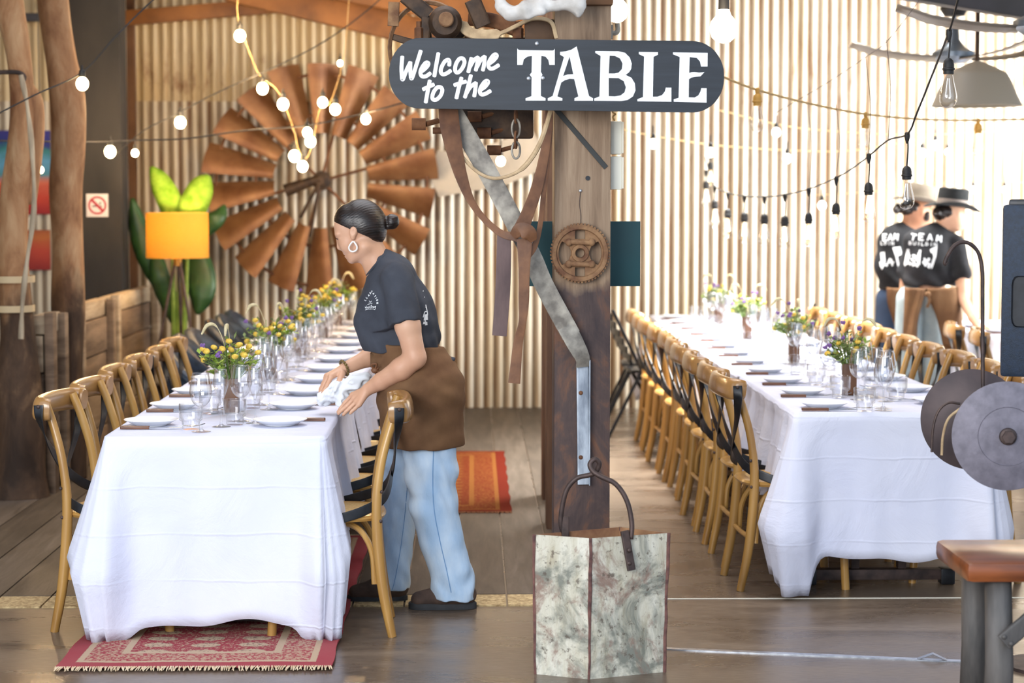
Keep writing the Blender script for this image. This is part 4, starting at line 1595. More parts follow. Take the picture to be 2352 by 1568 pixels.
mpart('wood_block', b, mat('dark_wood_block', '#3d2a1b', '#5a4029', 8, rough=.7, bump=.3), .006)
b = MB()
p = cr([tuple(P(x, y, YM - .05)) for x, y in ((1055, 45), (1075, 72), (1110, 80), (1150, 76), (1185, 60), (1225, 43), (1265, 50), (1278, 88))], 5)
b.tube(p, [(.004, .020 if 1 < i < 15 else .007) for i in range(len(p))], sec=RECT, up=(0, -1, .5))
mpart('hide_strip', b, M['rope'])
for (x, y, l_, r_) in ((962, 285, .05, .022), (1090, 268, .06, .02), (1112, 305, .05, .02), (1135, 345, .05, .018), (1010, 300, .04, .012)):
    b = MB()
    b.tube([P(x - 16, y, YM + .06), P(x + 16, y, YM + .06)], r_, 10)
    b.tube([P(x + 16, y, YM + .06), P(x + 45, y - 8, YM + .08)], r_ * .45, 8)
    mpart('bolt', b, M['rust'])
b = MB()
a_, b_ = P(1050, 250, YM + .12), P(1225, 318, YM + .12)
b.box(((a_.x + b_.x) / 2, YM + .13, (a_.z + b_.z) / 2), (b_.x - a_.x, .12, a_.z - b_.z))
mpart('gearbox', b, M['machine'], .012)

# ------------------------------------------------------------------ the rusty square bucket
def tank_mat():
    n = NT('flaking_painted_steel')
    a = n.noise(n.mapped((1, 1, 1)), 5.5, 9, 0.66, 0.8)
    st = n.noise(n.mapped((6, 6, 1.2)), 3.2, 7, 0.7, 0.3)
    fine = n.noise(n.mapped((1, 1, 1)), 38, 4, 0.7)
    c = n.ramp(st, [(0.25, lin('#9a8d72')), (0.45, lin('#c4bfac')), (0.65, lin('#d6d3c5')), (0.8, lin('#a9b0ab'))])
    c = n.mix(n.ramp(a, [(0.47, (0, 0, 0, 1)), (0.60, (.85, .85, .85, 1))]), c, lin('#686c63'))
    c = n.mix(n.ramp(n.noise(n.mapped((1, 1, .8), loc=(3, 1, 0)), 8.5, 9, .72, .5), [(0.53, (0, 0, 0, 1)), (0.64, (.85, .85, .85, 1))]), c, lin('#876a5d'))
    c = n.mix(n.ramp(fine, [(0.57, (0, 0, 0, 1)), (0.66, (.75, .75, .75, 1))]), c, lin('#54463c'))
    n.base(c)
    n.set(0.6, 0.1, 0.4)
    n.bump(a, 0.35, 0.01)
    return n.m


M['tank'] = tank_mat()
M['tank_in'] = mat('rusty_bucket_inside', '#6d4430', '#a27a56', 9, rough=.85, bump=.4)
M['tank_edge'] = mat('rust_plum_edge', '#4c3230', '#7a5249', 30, rough=.7, bump=.4)
HB = 0.487
tl, tf, tr_, tb = P(1226, 1242, 6.78), P(1357, 1243, 6.70), P(1535, 1240, 6.80), P(1424, 1221, 6.93)
bl, bf, brr, bb_ = [Vector((q.x + d, q.y, 0.0)) for q, d in ((tl, .006), (tf, -.004), (tr_, -.012), (tb, 0))]
for q in (tl, tf, tr_, tb):
    q.z = HB
bc = (bl + bf + brr + bb_) / 4
BK = empty('square_bucket', (bc.x, bc.y, 0))
tag(BK, 'old square steel bucket with flaking pale paint and iron bail at the post foot', 'bucket')
Tp, Bt = [tl, tf, tr_, tb], [bl, bf, brr, bb_]
tc = sum(Tp, Vector()) / 4
ins = lambda q, c, f: c + (q - c) * f
b = MB()
for i in range(4):
    j = (i + 1) % 4
    rows = []
    for v in range(7):
        t = v / 6
        A, B_ = Bt[i].lerp(Tp[i], t), Bt[j].lerp(Tp[j], t)
        row = []
        for u in range(7):
            q = A.lerp(B_, u / 6)
            nn = (q - Vector((bc.x, bc.y, q.z))).normalized()
            q = q + nn * (0.004 * math.sin(3.1 * u + 1.7 * v + i) * (1 if 0 < u < 6 and 0 < v < 6 else 0))
            row.append(q)
        rows.append(row)
    b.grid(rows)
b.add([q + Vector((0, 0, .008)) for q in Bt], [(0, 1, 2, 3)])
rel(b.build('shell', M['tank'], angle=30), BK)
b = MB()
for i in range(4):
    j = (i + 1) % 4
    b.grid([[ins(Bt[i], bc, .90) + Vector((0, 0, .02)), ins(Bt[j], bc, .90) + Vector((0, 0, .02))], [ins(Tp[i], tc, .965), ins(Tp[j], tc, .965)]])
    b.grid([[ins(Tp[i], tc, .965), ins(Tp[j], tc, .965)], [Tp[i], Tp[j]]])
b.add([ins(q, bc, .90) + Vector((0, 0, .02)) for q in Bt], [(0, 1, 2, 3)])
rel(b.build('lining', M['tank_in'], smooth=False), BK)
for i in range(4):
    b = MB()
    pth = [Bt[i].lerp(Tp[i], k / 8) + Vector((jit(.002), jit(.002), 0)) for k in range(9)]
    b.tube(pth, [0.0055 + jit(.0015) for _ in pth], 7)
    rel(b.build('edge_seam', M['tank_edge']), BK)
hl = P(1300, 1215, 6.80)
lug1 = tl.lerp(tb, 0.36)
lug2 = tf.lerp(tr_, 0.47)
b = MB()
lug2b = Vector((lug2.x, lug2.y - .012, HB))
b.tube([lug2b + Vector((-.012, -.006, .02)), lug2b + Vector((.012, -.012, -.115))], [(0.006, 0.0145)] * 2, sec=RECT, up=(0.38, -1, 0))
for z in (-.045, -.09):
    b.ball(lug2b + Vector((.004, -.018, z)), (.008, .006, .008), 8, 6)
rel(b.build('handle_bracket', M['iron'], bevel=0), BK)
b = MB()
b.tube([lug1 + Vector((0.0, -.01, .055)), lug1 + Vector((0, -.01, -.06))], [(0.006, 0.013)] * 2, sec=RECT, up=(0, -1, 0))
rel(b.build('handle_bracket', M['iron']), BK)
b = MB()
pp = [(1449, 1238), (1451, 1200), (1440, 1150), (1415, 1112), (1380, 1094), (1362, 1082), (1355, 1066), (1366, 1054), (1376, 1062), (1374, 1074), (1366, 1086), (1352, 1091), (1325, 1098), (1303, 1122), (1292, 1160), (1288, 1200), (1294, 1226)]
p = cr([tuple(P(x, y, 6.74 + .09 * i / 16)) for i, (x, y) in enumerate(pp)], 6)
b.tube(p, 0.0088, 10)
rel(b.build('bail_handle', M['iron'], angle=0), BK)

# ------------------------------------------------------------------ windmill wheel on the back wall
YW = 15.15
wc = P(738, 415, YW)
sw = FPX / YW
WM = empty('windmill_wheel', tuple(wc))
tag(WM, 'large rusty windmill fan wheel leaning on the back wall', 'windmill')
NB = 18
for k in range(NB):
    a0 = R(90 - 1.5 - 20 * k)
    r0, r1 = 108 / sw, (266 + 6 * math.sin(k * 2.3)) / sw
    h0, h1 = R(8.6), R(7.6)
    rows = []
    for j in range(7):
        t = j / 6
        r_ = r0 + (r1 - r0) * t
        row = []
        for i in range(7):
            s = i / 6 * 2 - 1
            hw = (h0 + (h1 - h0) * t)
            aa = a0 + s * hw
            tw = R(24) * s
            y = -0.085 * s * (0.55 + .45 * t) - 0.05 * (1 - s * s)
            row.append(Vector((wc.x + r_ * math.cos(aa), YW + y, wc.z + r_ * math.sin(aa))))
        rows.append(row)
    b = MB()
    b.grid(rows)
    back = [[q + Vector((0, .004, 0)) for q in r_] for r_ in rows]
    b.grid(back)
    for A, B_ in ((rows[0], back[0]), (rows[-1], back[-1]), ([q[0] for q in rows], [q[0] for q in back]), ([q[-1] for q in rows], [q[-1] for q in back])):
        b.grid([A, B_])
    rel(b.build('blade', M['blade'], angle=50), WM)
for rr_ in (0.50, 0.80):
    b = MB()
    b.tube([wc + Vector((rr_ * math.cos(2 * math.pi * i / 60), .045, rr_ * math.sin(2 * math.pi * i / 60))) for i in range(61)], [(.004, .012)] * 61, sec=RECT, up=(0, 1, 0))
    rel(b.build('hoop', M['rust']), WM)
for k in range(6):
    a = R(60 * k + 15)
    b = MB()
    b.tube([wc + Vector((.05 * math.cos(a), 0, .05 * math.sin(a))), wc + Vector((.82 * math.cos(a), .04, .82 * math.sin(a)))], .011, 8)
    rel(b.build('spoke', M['rust']), WM)
b = MB()
b.lathe([(.001, -.09), (.035, -.09), (.04, -.05), (.07, -.04), (.075, .03), (.05, .05), (.001, .05)], 20, wc, Matrix.Rotation(R(-90), 3, 'X'))
b.tube([wc, wc + Vector((0, .325, 0))], .03, 10)
rel(b.build('hub', M['machine']), WM)
b = MB()
b.tube([P(655, 438, YW - .05), P(735, 410, YW - .07)], [(.05, .035), (.03, .03)], 10)
b.tube([P(735, 415, YW - .06), P(690, 500, YW - .04)], .014, 8)
b.tube([P(735, 415, YW - .06), P(712, 545, YW - .04)], .012, 8)
rel(b.build('gear_case', M['machine']), WM)
# galvanised tail vane
vp = [(1005, 345), (1060, 352), (1225, 300), (1240, 330), (1245, 390), (1160, 425), (1008, 452), (985, 400)]
b = MB()
ctr = P(1100, 380, 15.3)
b.tube([ctr, ctr + Vector((0, .175, 0))], .012, 8)
n = len(vp)
fr_ = [P(x, y, 15.28) for x, y in vp]
bk_ = [q + Vector((0, .006, 0)) for q in fr_]
b.add(fr_ + bk_, [tuple(range(n)), tuple(range(n, 2 * n))[::-1]] + [(i, (i + 1) % n, n + (i + 1) % n, n + i) for i in range(n)])
o = b.build('tail_vane', M['vane'], smooth=False)
tag(o, 'pale grey sheet tail vane behind the right of the windmill wheel', 'tail vane')

# ------------------------------------------------------------------ tree trunk posts
def trunk(name, pts, Y, m, label, seed, n=18):
    r_ = random.Random(seed)
    s = FPX / Y
    ctl = [tuple(P(x, y, Y)) + (rad / s,) for x, y, rad in pts]
    q = cr(ctl, 8)
    b = MB()
    rings = []
    phs = [r_.uniform(0, 6.28) for _ in range(6)]
    for i, c in enumerate(q):
        ring = []
        for k in range(n):
            a = 2 * math.pi * k / n
            w = 1 + .05 * math.sin(3 * a + phs[0] + c[2] * 2.1) + .035 * math.sin(5 * a + phs[1] - c[2] * 4) + .03 * math.sin(2 * a + phs[2] + c[2] * 7)
            ring.append((c[0] + c[3] * w * math.cos(a), c[1] + c[3] * w * math.sin(a), max(0, c[2])))
        rings.append(ring)
    b.rings(rings)
    o = b.build(name, m, angle=0)
    if label:
        tag(o, label, 'log post')
    return o


def log_mat():
    n = NT('log_darker_below')  # log wood, darker towards the foot
    sp = n.n('ShaderNodeSeparateXYZ')
    n.l(n.co, sp.inputs[0])
    g = n.noise(n.mapped((2.2, 2.2, .8)), 3.2, 7, .62, .5)
    up = n.ramp(g, [(0.3, lin('#6b452c')), (0.5, lin('#9a7250')), (0.72, lin('#bd9d78'))])
    dn = n.ramp(g, [(0.34, lin('#2e2119')), (0.55, lin('#4e3a2b')), (0.75, lin('#8a6d50'))])
    e = n.math('ADD', sp.outputs[2], n.math('MULTIPLY', n.math('SUBTRACT', n.noise(n.mapped((2, 2, 1)), 3, 5), .5), .8))
    fac = n.math('MINIMUM', n.math('MAXIMUM', n.math('MULTIPLY', n.math('SUBTRACT', e, 0.95), 4.0), 0.0), 1.0)
    n.base(n.mix(fac, dn, up))
    n.set(.75, 0, .3)
    n.bump(g, .5, .03)
    return n.m


M['log'] = log_mat()
t1 = trunk('log_post', [(40, 1145, 72), (42, 1080, 60), (48, 960, 55), (40, 880, 52), (42, 780, 40), (36, 680, 38), (30, 560, 34), (36, 440, 32), (48, 330, 31), (50, 230, 28), (40, 120, 27), (18, 0, 33), (5, -140, 36)], 10.9, M['log'], 'leaning knotty log post at the far left, nearest the camera', 3)
b = trunk('branch', [(62, 470, 20), (72, 380, 22), (84, 300, 18), (78, 230, 20), (52, 190, 22)], 10.95, M['log'], None, 4)
b.parent = t1
t2 = trunk('log_post', [(158, 1110, 40), (158, 960, 36), (158, 830, 32), (158, 700, 37), (157, 580, 36), (150, 440, 37), (155, 330, 38), (152, 220, 41), (137, 120, 35), (122, 0, 34), (112, -140, 36)], 11.6, M['log'], 'second smooth log post, between the leaning log and the dark column', 9)
b = MB()
p = cr([tuple(P(x, y, 10.68)) for x, y in ((48, 172), (62, 240), (74, 350), (78, 480), (62, 600), (52, 690), (48, 778))], 5)
b.tube(p, [.013 + .003 * math.sin(i * .9) for i in range(len(p))], 10)
tag(b.build('crooked_stick', M['pole']), 'thin crooked grey stick tied up along the leaning log', 'stick')
for y, lab in ((640, 'upper pale strap tying the stick to the leaning log'), (707, 'lower pale strap tying the stick to the leaning log')):
    c_ = P(30, y, 10.9)
    b = MB()
    rings = []
    for k in range(24):
        a = 2 * math.pi * k / 24
        q = c_ + Vector((.105 * math.cos(a) + .012, .12 * math.sin(a) - .03, 0))
        rings.append([q + Vector((0, 0, z)) + Vector((math.cos(a), math.sin(a), 0)) * d for d, z in ((0, -.018), (.006, -.018), (.006, .018), (0, .018))])
    b.rings(rings, loop=True)
    tag(b.build('tie_strap', M['strapping']), lab, 'strap', 'straps on the leaning log')
b = MB()
b.tube(cr([tuple(P(x, y, 10.72)) for x, y in ((-40, 168), (0, 166), (40, 166), (56, 176), (52, 190))], 4), .012, 8)
tag(b.build('iron_hook', M['iron']), 'bent iron hook holding the top of the crooked stick', 'hook')

# ------------------------------------------------------------------ low sleeper screens along the left side
xw = -2.40
PAN = [(11.02, 11.42, 1.00), (11.85, 12.95, 1.00), (13.05, 14.75, 1.00)]
for i, (ya, yb, h) in enumerate(PAN):
    e = empty('sleeper_screen', (xw, (ya + yb) / 2, 0))
    z = 0
    k = 0
    while z < h - .05:
        hh = (.225, .19, .26, .21)[(k + i) % 4]
        hh = min(hh, h - z)
        b = MB()
        b.box((xw + jit(.012), (ya + yb) / 2 + jit(.03), z + hh / 2), (.075, yb - ya - .02, hh - .008))
        rel(b.build('sleeper', M['timber'], bevel=.008), e)
        z += hh
        k += 1
    for y in (ya, yb):
        b = MB()
        b.box((xw + .06, y + (0.04 if y == ya else -.04), h / 2), (.05, .10, h + (0.02 if y == ya else -.02)))
        rel(b.build('upright', M['timber'], bevel=.006), e)
    tag(e, ['weathered sleeper screen between the two log posts', 'weathered sleeper screen below the dark column', 'weathered sleeper screen beside the floor lamp'][i], 'timber screen', 'sleeper screens')

# ------------------------------------------------------------------ no smoking plate
YN = 14.2 - 0.1325
e = empty('no_smoking_sign', tuple(P(223, 472, YN)))
a_, b_ = P(198, 445, YN), P(249, 498, YN)
c_ = (a_ + b_) / 2
w_, h_ = b_.x - a_.x, a_.z - b_.z
b = MB()
b.box((c_.x, YN, c_.z), (w_, .003, h_))
rel(b.build('plate', mat('white_sign_plate', '#d8d2d0', rough=.4), bevel=.0012), e)
red, blk = mat('red_sign_ink', '#a8242f', rough=.5), mat('black_sign_ink', '#2a2426', rough=.5)
ring = lambda r_, n=36: [(r_ * math.cos(2 * math.pi * i / n), r_ * math.sin(2 * math.pi * i / n)) for i in range(n)]
k3 = lambda u, v, w: Vector((c_.x + u, YN - .0018 - w, c_.z + v))
curve_mesh('red_ring', [ring(w_ * .42), ring(w_ * .33)], .0004, .0008, red, e, k3)
b = MB()
b.prism([(-.31 * w_, .22 * w_), (-.22 * w_, .31 * w_), (.31 * w_, -.22 * w_), (.22 * w_, -.31 * w_)], 0.0009, .0014, k3)
rel(b.build('red_bar', red), e)
b = MB()
b.prism([(-.24 * w_, -.07 * w_), (.12 * w_, -.07 * w_), (.12 * w_, -.01 * w_), (-.24 * w_, -.01 * w_)], 0.0003, .0007, k3)
b.prism([(.15 * w_, -.07 * w_), (.22 * w_, -.07 * w_), (.22 * w_, -.01 * w_), (.15 * w_, -.01 * w_)], 0.0003, .0007, k3)
b.prism([(.08 * w_, .03 * w_), (.13 * w_, .03 * w_), (.19 * w_, .12 * w_), (.14 * w_, .17 * w_), (.10 * w_, .10 * w_)], 0.0003, .0007, k3)
rel(b.build('cigarette_symbol', blk), e)
tag(e, 'square white and red no smoking sign on the dark column', 'sign')


# ------------------------------------------------------------------ paintings far left
def painting_mat(nm, stops, sc, rot=0):
    n = NT(nm)
    v = n.mapped((1, 1, 1))
    sp = n.n('ShaderNodeSeparateXYZ')
    n.l(n.co, sp.inputs[0])
    f = n.math('ADD', n.math('MULTIPLY', sp.outputs[2], sc), n.math('MULTIPLY', n.math('SUBTRACT', n.noise(v, 5, 4, .6, 1.0), .5), .35))
    n.base(n.ramp(f, [(p_, lin(c)) for p_, c in stops]))
    n.set(.6)
    return n.m


for (x0, y0, x1, y1, m, lab) in ((-40, 300, 118, 492, painting_mat('blue_red_canvas_paint', [(0.0, '#9e1715'), (0.22, '#c63a1d'), (0.38, '#d76a4a'), (0.46, '#4f8f9c'), (0.62, '#5fa0c4'), (.78, '#2f7f7c'), (.86, '#23307f'), (1, '#3a2f8a')], 1.55), 'blue and red abstract canvas on the wall behind the logs'),
                                 (-40, 528, 116, 620, painting_mat('orange_canvas_paint', [(0.0, '#8d1a15'), (.4, '#b8381c'), (.65, '#b9631f'), (1, '#7a1512')], 2.6), 'small orange red canvas hanging below the blue one')):
    a_, b_ = P(x0, y0, 15.42), P(x1, y1, 15.42)
    e = empty('wall_canvas', ((a_.x + b_.x) / 2, 15.42, b_.z))
    b = MB()
    b.box((0, 0, (a_.z - b_.z) / 2), (b_.x - a_.x, .03, a_.z - b_.z))
    b.build('painted_face', m, e, bevel=.003)
    b = MB()
    b.box((0, .025, (a_.z - b_.z) / 2), (b_.x - a_.x - .02, .03, a_.z - b_.z - .02))
    b.build('stretcher_frame', M['timber'], e)
    tag(e, lab, 'painting')

# ------------------------------------------------------------------ floor lamp
YL = 13.7
sl = FPX / YL
lc = P(408, 592, YL)
LM = empty('floor_lamp', (lc.x, YL, 0))
tag(LM, 'lit floor lamp with mustard drum shade on tripod legs', 'lamp')
n_ = NT('mustard_shade_linen')
df = n_.n('ShaderNodeBsdfDiffuse')
tr = n_.n('ShaderNodeBsdfTranslucent')
wv = n_.noise(n_.mapped((60, 60, 60)), 6, 3)
cc = n_.ramp(wv, [(.3, lin('#cda24a')), (.7, lin('#e0bb66'))])
n_.l(cc, df.inputs[0])
n_.l(cc, tr.inputs[0])
mx = n_.n('ShaderNodeMixShader')
mx.inputs[0].default_value = .6
n_.l(df.outputs[0], mx.inputs[1])
n_.l(tr.outputs[0], mx.inputs[2])
n_.l(mx.outputs[0], n_.out.inputs[0])
ztop, zbot = P(408, 488, YL).z, lc.z
rs = 71 / sl
b = MB()
b.rings([[(r_ * math.cos(2 * math.pi * i / 48), r_ * math.sin(2 * math.pi * i / 48), z) for i in range(48)] for r_, z in ((rs, zbot), (rs * .995, ztop), (rs * .985, ztop), (rs * .99, zbot))], caps=False, loop=True)
b.build('lamp_shade', n_.m, LM)
b = MB()
b.ball((0, 0, zbot + .17), (.035, .035, .05), 14, 10)
b.build('light_bulb', M['bulb_warm'], LM)
b = MB()
b.lathe([(.001, 0), (.016, 0), (.016, .05), (.001, .05)], 14, (0, 0, zbot + .08))
b.lathe([(.001, 0), (.03, 0), (.03, .05), (.012, .06), (.001, .06)], 14, (0, 0, zbot - .055))
b.build('lamp_socket', mat('brass_collar', '#9a7436', rough=.35, metal=.7), LM)
for a in (205, 325, 90):
    b = MB()
    b.tube([(.02 * math.cos(R(a)), .02 * math.sin(R(a)), zbot - .03), (.27 * math.cos(R(a)), .27 * math.sin(R(a)), 0)], .011, 10)
    b.build('tripod_leg', M['iron'], LM)
lamp('lamp_light', (lc.x, YL, zbot + .19), 27, (1, .72, .38), .05)


# ------------------------------------------------------------------ banana-leaved plant
def leaf(pts, w, m, name, parent, tilt=0.0):
    """pts: spine in px + depth"""
    p = cr([tuple(P(x, y, yy)) for x, y, yy in pts], 6)
    n = len(p)
    rows = [[], [], [], [], []]
    for i in range(n):
        t = i / (n - 1)
        d = Vector(p[min(i + 1, n - 1)]) - Vector(p[max(i - 1, 0)])
        sd = Vector((d.z, 0, -d.x)).normalized() + Vector((0, tilt, 0))
        ww = w * (math.sin(math.pi * min(1, t * .86 + .12)) ** .8) + .002
        for k, s in enumerate((-1, -.5, 0, .5, 1)):
            rows[k].append(Vector(p[i]) + sd * s * ww + Vector((0, .03 * s * s + .006 * math.sin(i * 2.2) * abs(s), 0)))
    b = MB()
    b.grid(rows)
    o = b.build(name, m, angle=0)
    so = o.modifiers.new('thick', 'SOLIDIFY')
    so.thickness = .0015
    rel(o, parent)
    return o


pb = P(410, 800, 14.3)
PL = empty('banana_plant', (pb.x, 14.3, 0))
tag(PL, 'tall broad-leaved green plant standing behind the floor lamp', 'plant')
n_ = NT('lamplit_banana_leaf')  # upper leaves: lamp light on them painted as a brighter lime
cc = n_.ramp(n_.noise(n_.mapped((4, 4, 4)), 4, 4), [(.3, lin('#6f9a2c')), (.7, lin('#a3c550'))])
df, tr = n_.n('ShaderNodeBsdfDiffuse'), n_.n('ShaderNodeBsdfTranslucent')
n_.l(cc, df.inputs[0])
n_.l(cc, tr.inputs[0])
mx = n_.n('ShaderNodeMixShader')
mx.inputs[0].default_value = .4
n_.l(df.outputs[0], mx.inputs[1])
n_.l(tr.outputs[0], mx.inputs[2])
n_.l(mx.outputs[0], n_.out.inputs[0])
M['leaf'] = n_.m
leaf([(415, 560, 14.1), (395, 480, 14.0), (368, 420, 13.95), (346, 383, 13.95)], .085, M['leaf'], 'leaf', PL)
leaf([(420, 560, 14.05), (436, 490, 13.95), (462, 430, 13.95), (478, 402, 13.95)], .10, M['leaf'], 'leaf', PL)
leaf([(405, 600, 14.25), (460, 530, 14.2), (498, 500, 14.2), (515, 470, 14.3)], .07, M['leaf_dark'], 'leaf', PL)
leaf([(400, 700, 14.3), (350, 610, 14.25), (318, 530, 14.3), (302, 455, 14.3)], .085, M['leaf_dark'], 'leaf', PL)
leaf([(400, 740, 14.3), (372, 660, 14.2), (360, 610, 14.2), (352, 560, 14.3)], .07, M['leaf_dark'], 'leaf', PL)
leaf([(430, 560, 14.4), (450, 610, 14.35), (462, 670, 14.3), (452, 722, 14.3)], .115, M['leaf_dark'], 'leaf', PL)
for x0, x1 in ((402, 396), (412, 410), (420, 432)):
    b = MB()
    b.tube([P(x0, 850, 14.3), P((x0 + x1) / 2, 700, 14.25), P(x1, 560, 14.15)], [.022, .018, .010], 8)
    rel(b.build('stem', M['stem']), PL)
b = MB()
b.lathe([(.001, 0), (.12, 0), (.17, .30), (.18, .31), (.16, .31), (.15, .26), (.001, .26)], 24)
b.build('pot', mat('dark_plant_pot', '#3a2d26', rough=.6), PL)
b = MB()
for x0 in (402, 412, 420):
    q = P(x0, 850, 14.3)
    b.tube([(pb.x + (x0 - 411) * .002, 14.3, .26), tuple(q)], [.024, .022], 8)
rel(b.build('lower_stems', M['stem']), PL)


# ------------------------------------------------------------------ festoon lights
def wire(pts, m, label, r_=.0035, cat='light cable', n=6):
    p = cr([tuple(P(x, y, yy)) for x, y, yy in pts], n)
    b = MB()
    b.tube(p, r_, 6)
    return tag(b.build('festoon_cable', m), label, cat, 'festoon cables')


def golf(name, loc, r_, bm, sock, label, group, tilt=0, hang=0.02):
    e = empty(name, loc)
    b = MB()
    b.ball((0, 0, -.012), (r_, r_, r_ * 1.12), 14, 10)
    b.build('bulb', bm, e)
    b = MB()
    b.lathe([(r_ * .45, r_ * .7), (r_ * .55, r_ * .85), (r_ * .5, r_ * 1.7), (r_ * .2, r_ * 1.9), (r_ * .15, r_ * 1.9 + hang)], 12)
    b.build('socket', sock, e)
    tag(e, label, 'light bulb', group)
    return e


GW = 'warm festoon bulbs on the left'
wire([(560, -60, 13.2), (545, 10, 13.2), (553, 62, 13.2), (585, 150, 13.2), (602, 178, 13.2), (640, 212, 13.2), (672, 290, 13.2), (688, 350, 13.3), (705, 362, 13.3), (720, 320, 13.3), (735, 250, 13.3), (760, 232, 13.3), (790, 130, 13.3), (800, 20, 13.3), (806, -60, 13.3)], M['cable_tan'], 'thin tan bulb cable hanging in a loop in front of the windmill', .0028)
wire([(-60, 322, 11.7), (200, 326, 12.3), (310, 322, 12.5), (430, 318, 12.6), (560, 300, 12.7), (705, 288, 12.8), (845, 258, 12.8), (990, 222, 12.9), (1200, 200, 13)], M['cable'], 'dark bulb cable running across the windmill to the sign', .005)
wire([(270, 352, 13), (330, 300, 13), (405, 262, 13), (500, 212, 13), (720, 110, 13.0), (860, 10, 13), (920, -60, 13)], M['cable'], 'dark bulb cable passing above the plant', .004)
wire([(420, -60, 10.3), (330, 20, 10.3), (260, 90, 10.2), (186, 168, 10.2), (80, 218, 10.0), (-60, 290, 9.8)], M['cable'], 'dark bulb cable sloping across both log posts', .004)
LB = [(551, 78, 13.2, .036, 'bulb near the orange rafter, top of the tan loop'), (603, 199, 13.2, .036, 'bulb on the tan loop over the upper left windmill blades'), (650, 235, 13.2, .036, 'bulb on the tan loop, right of the upper left one'),
      (676, 354, 13.3, .036, 'left bulb of the pair over the windmill hub'), (695, 378, 13.3, .034, 'lowest bulb, over the windmill hub'), (741, 231, 13.3, .032, 'left bulb of the pair over the upper windmill blades'),
      (770, 247, 13.3, .034, 'right bulb of the pair over the upper windmill blades'), (781, 141, 13.3, .018, 'tiny bulb above the top windmill blade'),
      (706, 300, 12.8, .030, 'bulb on the dark cable, above the hub pair'), (713, 321, 13.3, .034, 'bulb just under the dark cable, above the hub pair'), (840, 269, 12.8, .030, 'bulb on the dark cable nearest the sign'),
      (414, 277, 13, .036, 'bulb on the cable above the green plant'), (189, 187, 10.2, .032, 'bulb on the sloping cable between the logs and the dark column'),
      (253, 344, 13, .036, 'bulb in front of the dark column above the no smoking sign'), (310, 347, 12.5, .022, 'small bulb beside the dark column, on the long dark cable'),
      (1150, 366, 14, .030, 'bulb seen between the leather strap and the steel brace', 1.1), (93, 386, 13.5, .020, 'small bulb between the two log posts', 1.3), (640, 285, 13.3, .0, '')]
LB = [q for q in LB if q[3] > 0]
for x, y, yy, r_, lab, *hg in LB:
    golf('festoon_bulb', P(x, y, yy), r_, M['bulb_warm'], M['cable'], 'glowing ' + lab, GW, hang=hg[0] if hg else .02)
for x, y, yy, pw in ((600, 190, 13.1, 17), (700, 350, 13.1, 15), (850, 250, 12.9, 17), (262, 250, 12.4, 16), (414, 277, 12.9, 18), (551, 40, 13.1, 22), (90, 330, 13.2, 10)):
    lamp('festoon_light', P(x, y + 26, yy - .12), pw)

# big globes right of the sign
for x, y, r_, yy, lab in ((1662, 66, 33, 8.3, 'large glowing globe hanging above the right end of the sign'), (1417, 25, 27, 8.0, 'large glowing globe beside the top of the timber post')):
    e = empty('globe_bulb', P(x, y, yy))
    s = FPX / yy
    b = MB()
    b.lathe([(.0005, -r_ / s), (r_ * .45 / s, -r_ * .9 / s), (r_ * .8 / s, -r_ * .6 / s), (r_ / s, 0), (r_ * .86 / s, r_ * .5 / s), (r_ * .5 / s, r_ * .95 / s), (r_ * .36 / s, r_ * 1.35 / s)], 28)
    b.build('bulb', M['bulb_globe'], e, angle=0)
    b = MB()
    b.lathe([(r_ * .38 / s, r_ * 1.3 / s), (r_ * .36 / s, r_ * 2.6 / s), (.006, r_ * 2.8 / s), (.006, .9)], 16)
    b.build('socket', M['cable'], e)
    tag(e, lab, 'light bulb', 'globe bulbs')
    lamp('globe_light', P(x, y, yy - .12), 5, (1, .78, .5), .05)
b = MB()
b.tube(cr([tuple(P(x, y, 7.3)) for x, y in ((1396, 74), (1412, 76), (1419, 70), (1418, 54))], 4), .009, 8)
b.box(P(1403, 74, 7.3), (.012, .05, .05))
tag(b.build('hook_bracket', M['galv']), 'small bent metal hook on the post below the globe', 'hook')


def edison(name, top, L, label, group, lit=True, sock=None, drop=0.12, scale=1.0):
    """teardrop filament bulb hanging by its lead; top = point on the cable, L = lead length"""
    e = empty(name, top)
    s = scale
    b = MB()
    b.tube(cr([(0, 0, 0), (.004, 0, -L * .4), (0, 0, -L)], 4), .0032, 6)
    b.lathe([(.006, .012), (.011, .008), (.012, -.008), (.006, -.03), (.004, -.035)], 10)
    b.build('lead', sock or M['cable'], e)
    b = MB()
    b.lathe([(.004, 0), (.010 * s, -.002), (.017 * s, -.010), (.020 * s, -.022), (.020 * s, -.034), (.0225 * s, -.036), (.0225 * s, -.042), (.019 * s, -.044), (.019 * s, -.056 * s), (.001, -.056 * s)], 18, (0, 0, -L))
    b.build('socket', sock or M['cable'], e)
    b = MB()
    z0 = -L - .052
    prof = [(.014, 0), (.017, -.012), (.021, -.035), (.028, -.062), (.0325, -.085), (.031, -.102), (.022, -.118), (.010, -.124), (.0015, -.126)]
    b.lathe([(r_ * s, z0 + z * s) for r_, z in prof], 22)
    b.build('glass_envelope', M['glass_warm'], e, angle=0)
    b = MB()
    for k in range(4):
        a = R(90 * k + 20)
        b.tube([(.004 * s * math.cos(a), .004 * s * math.sin(a), z0 - .02), (.012 * s * math.cos(a), .012 * s * math.sin(a), z0 - .085 * s)], .0009 if not lit else .0024, 5)
    b.build('filament', M['filament'] if lit else M['steel'], e)
    tag(e, label, 'light bulb', group)
    return e


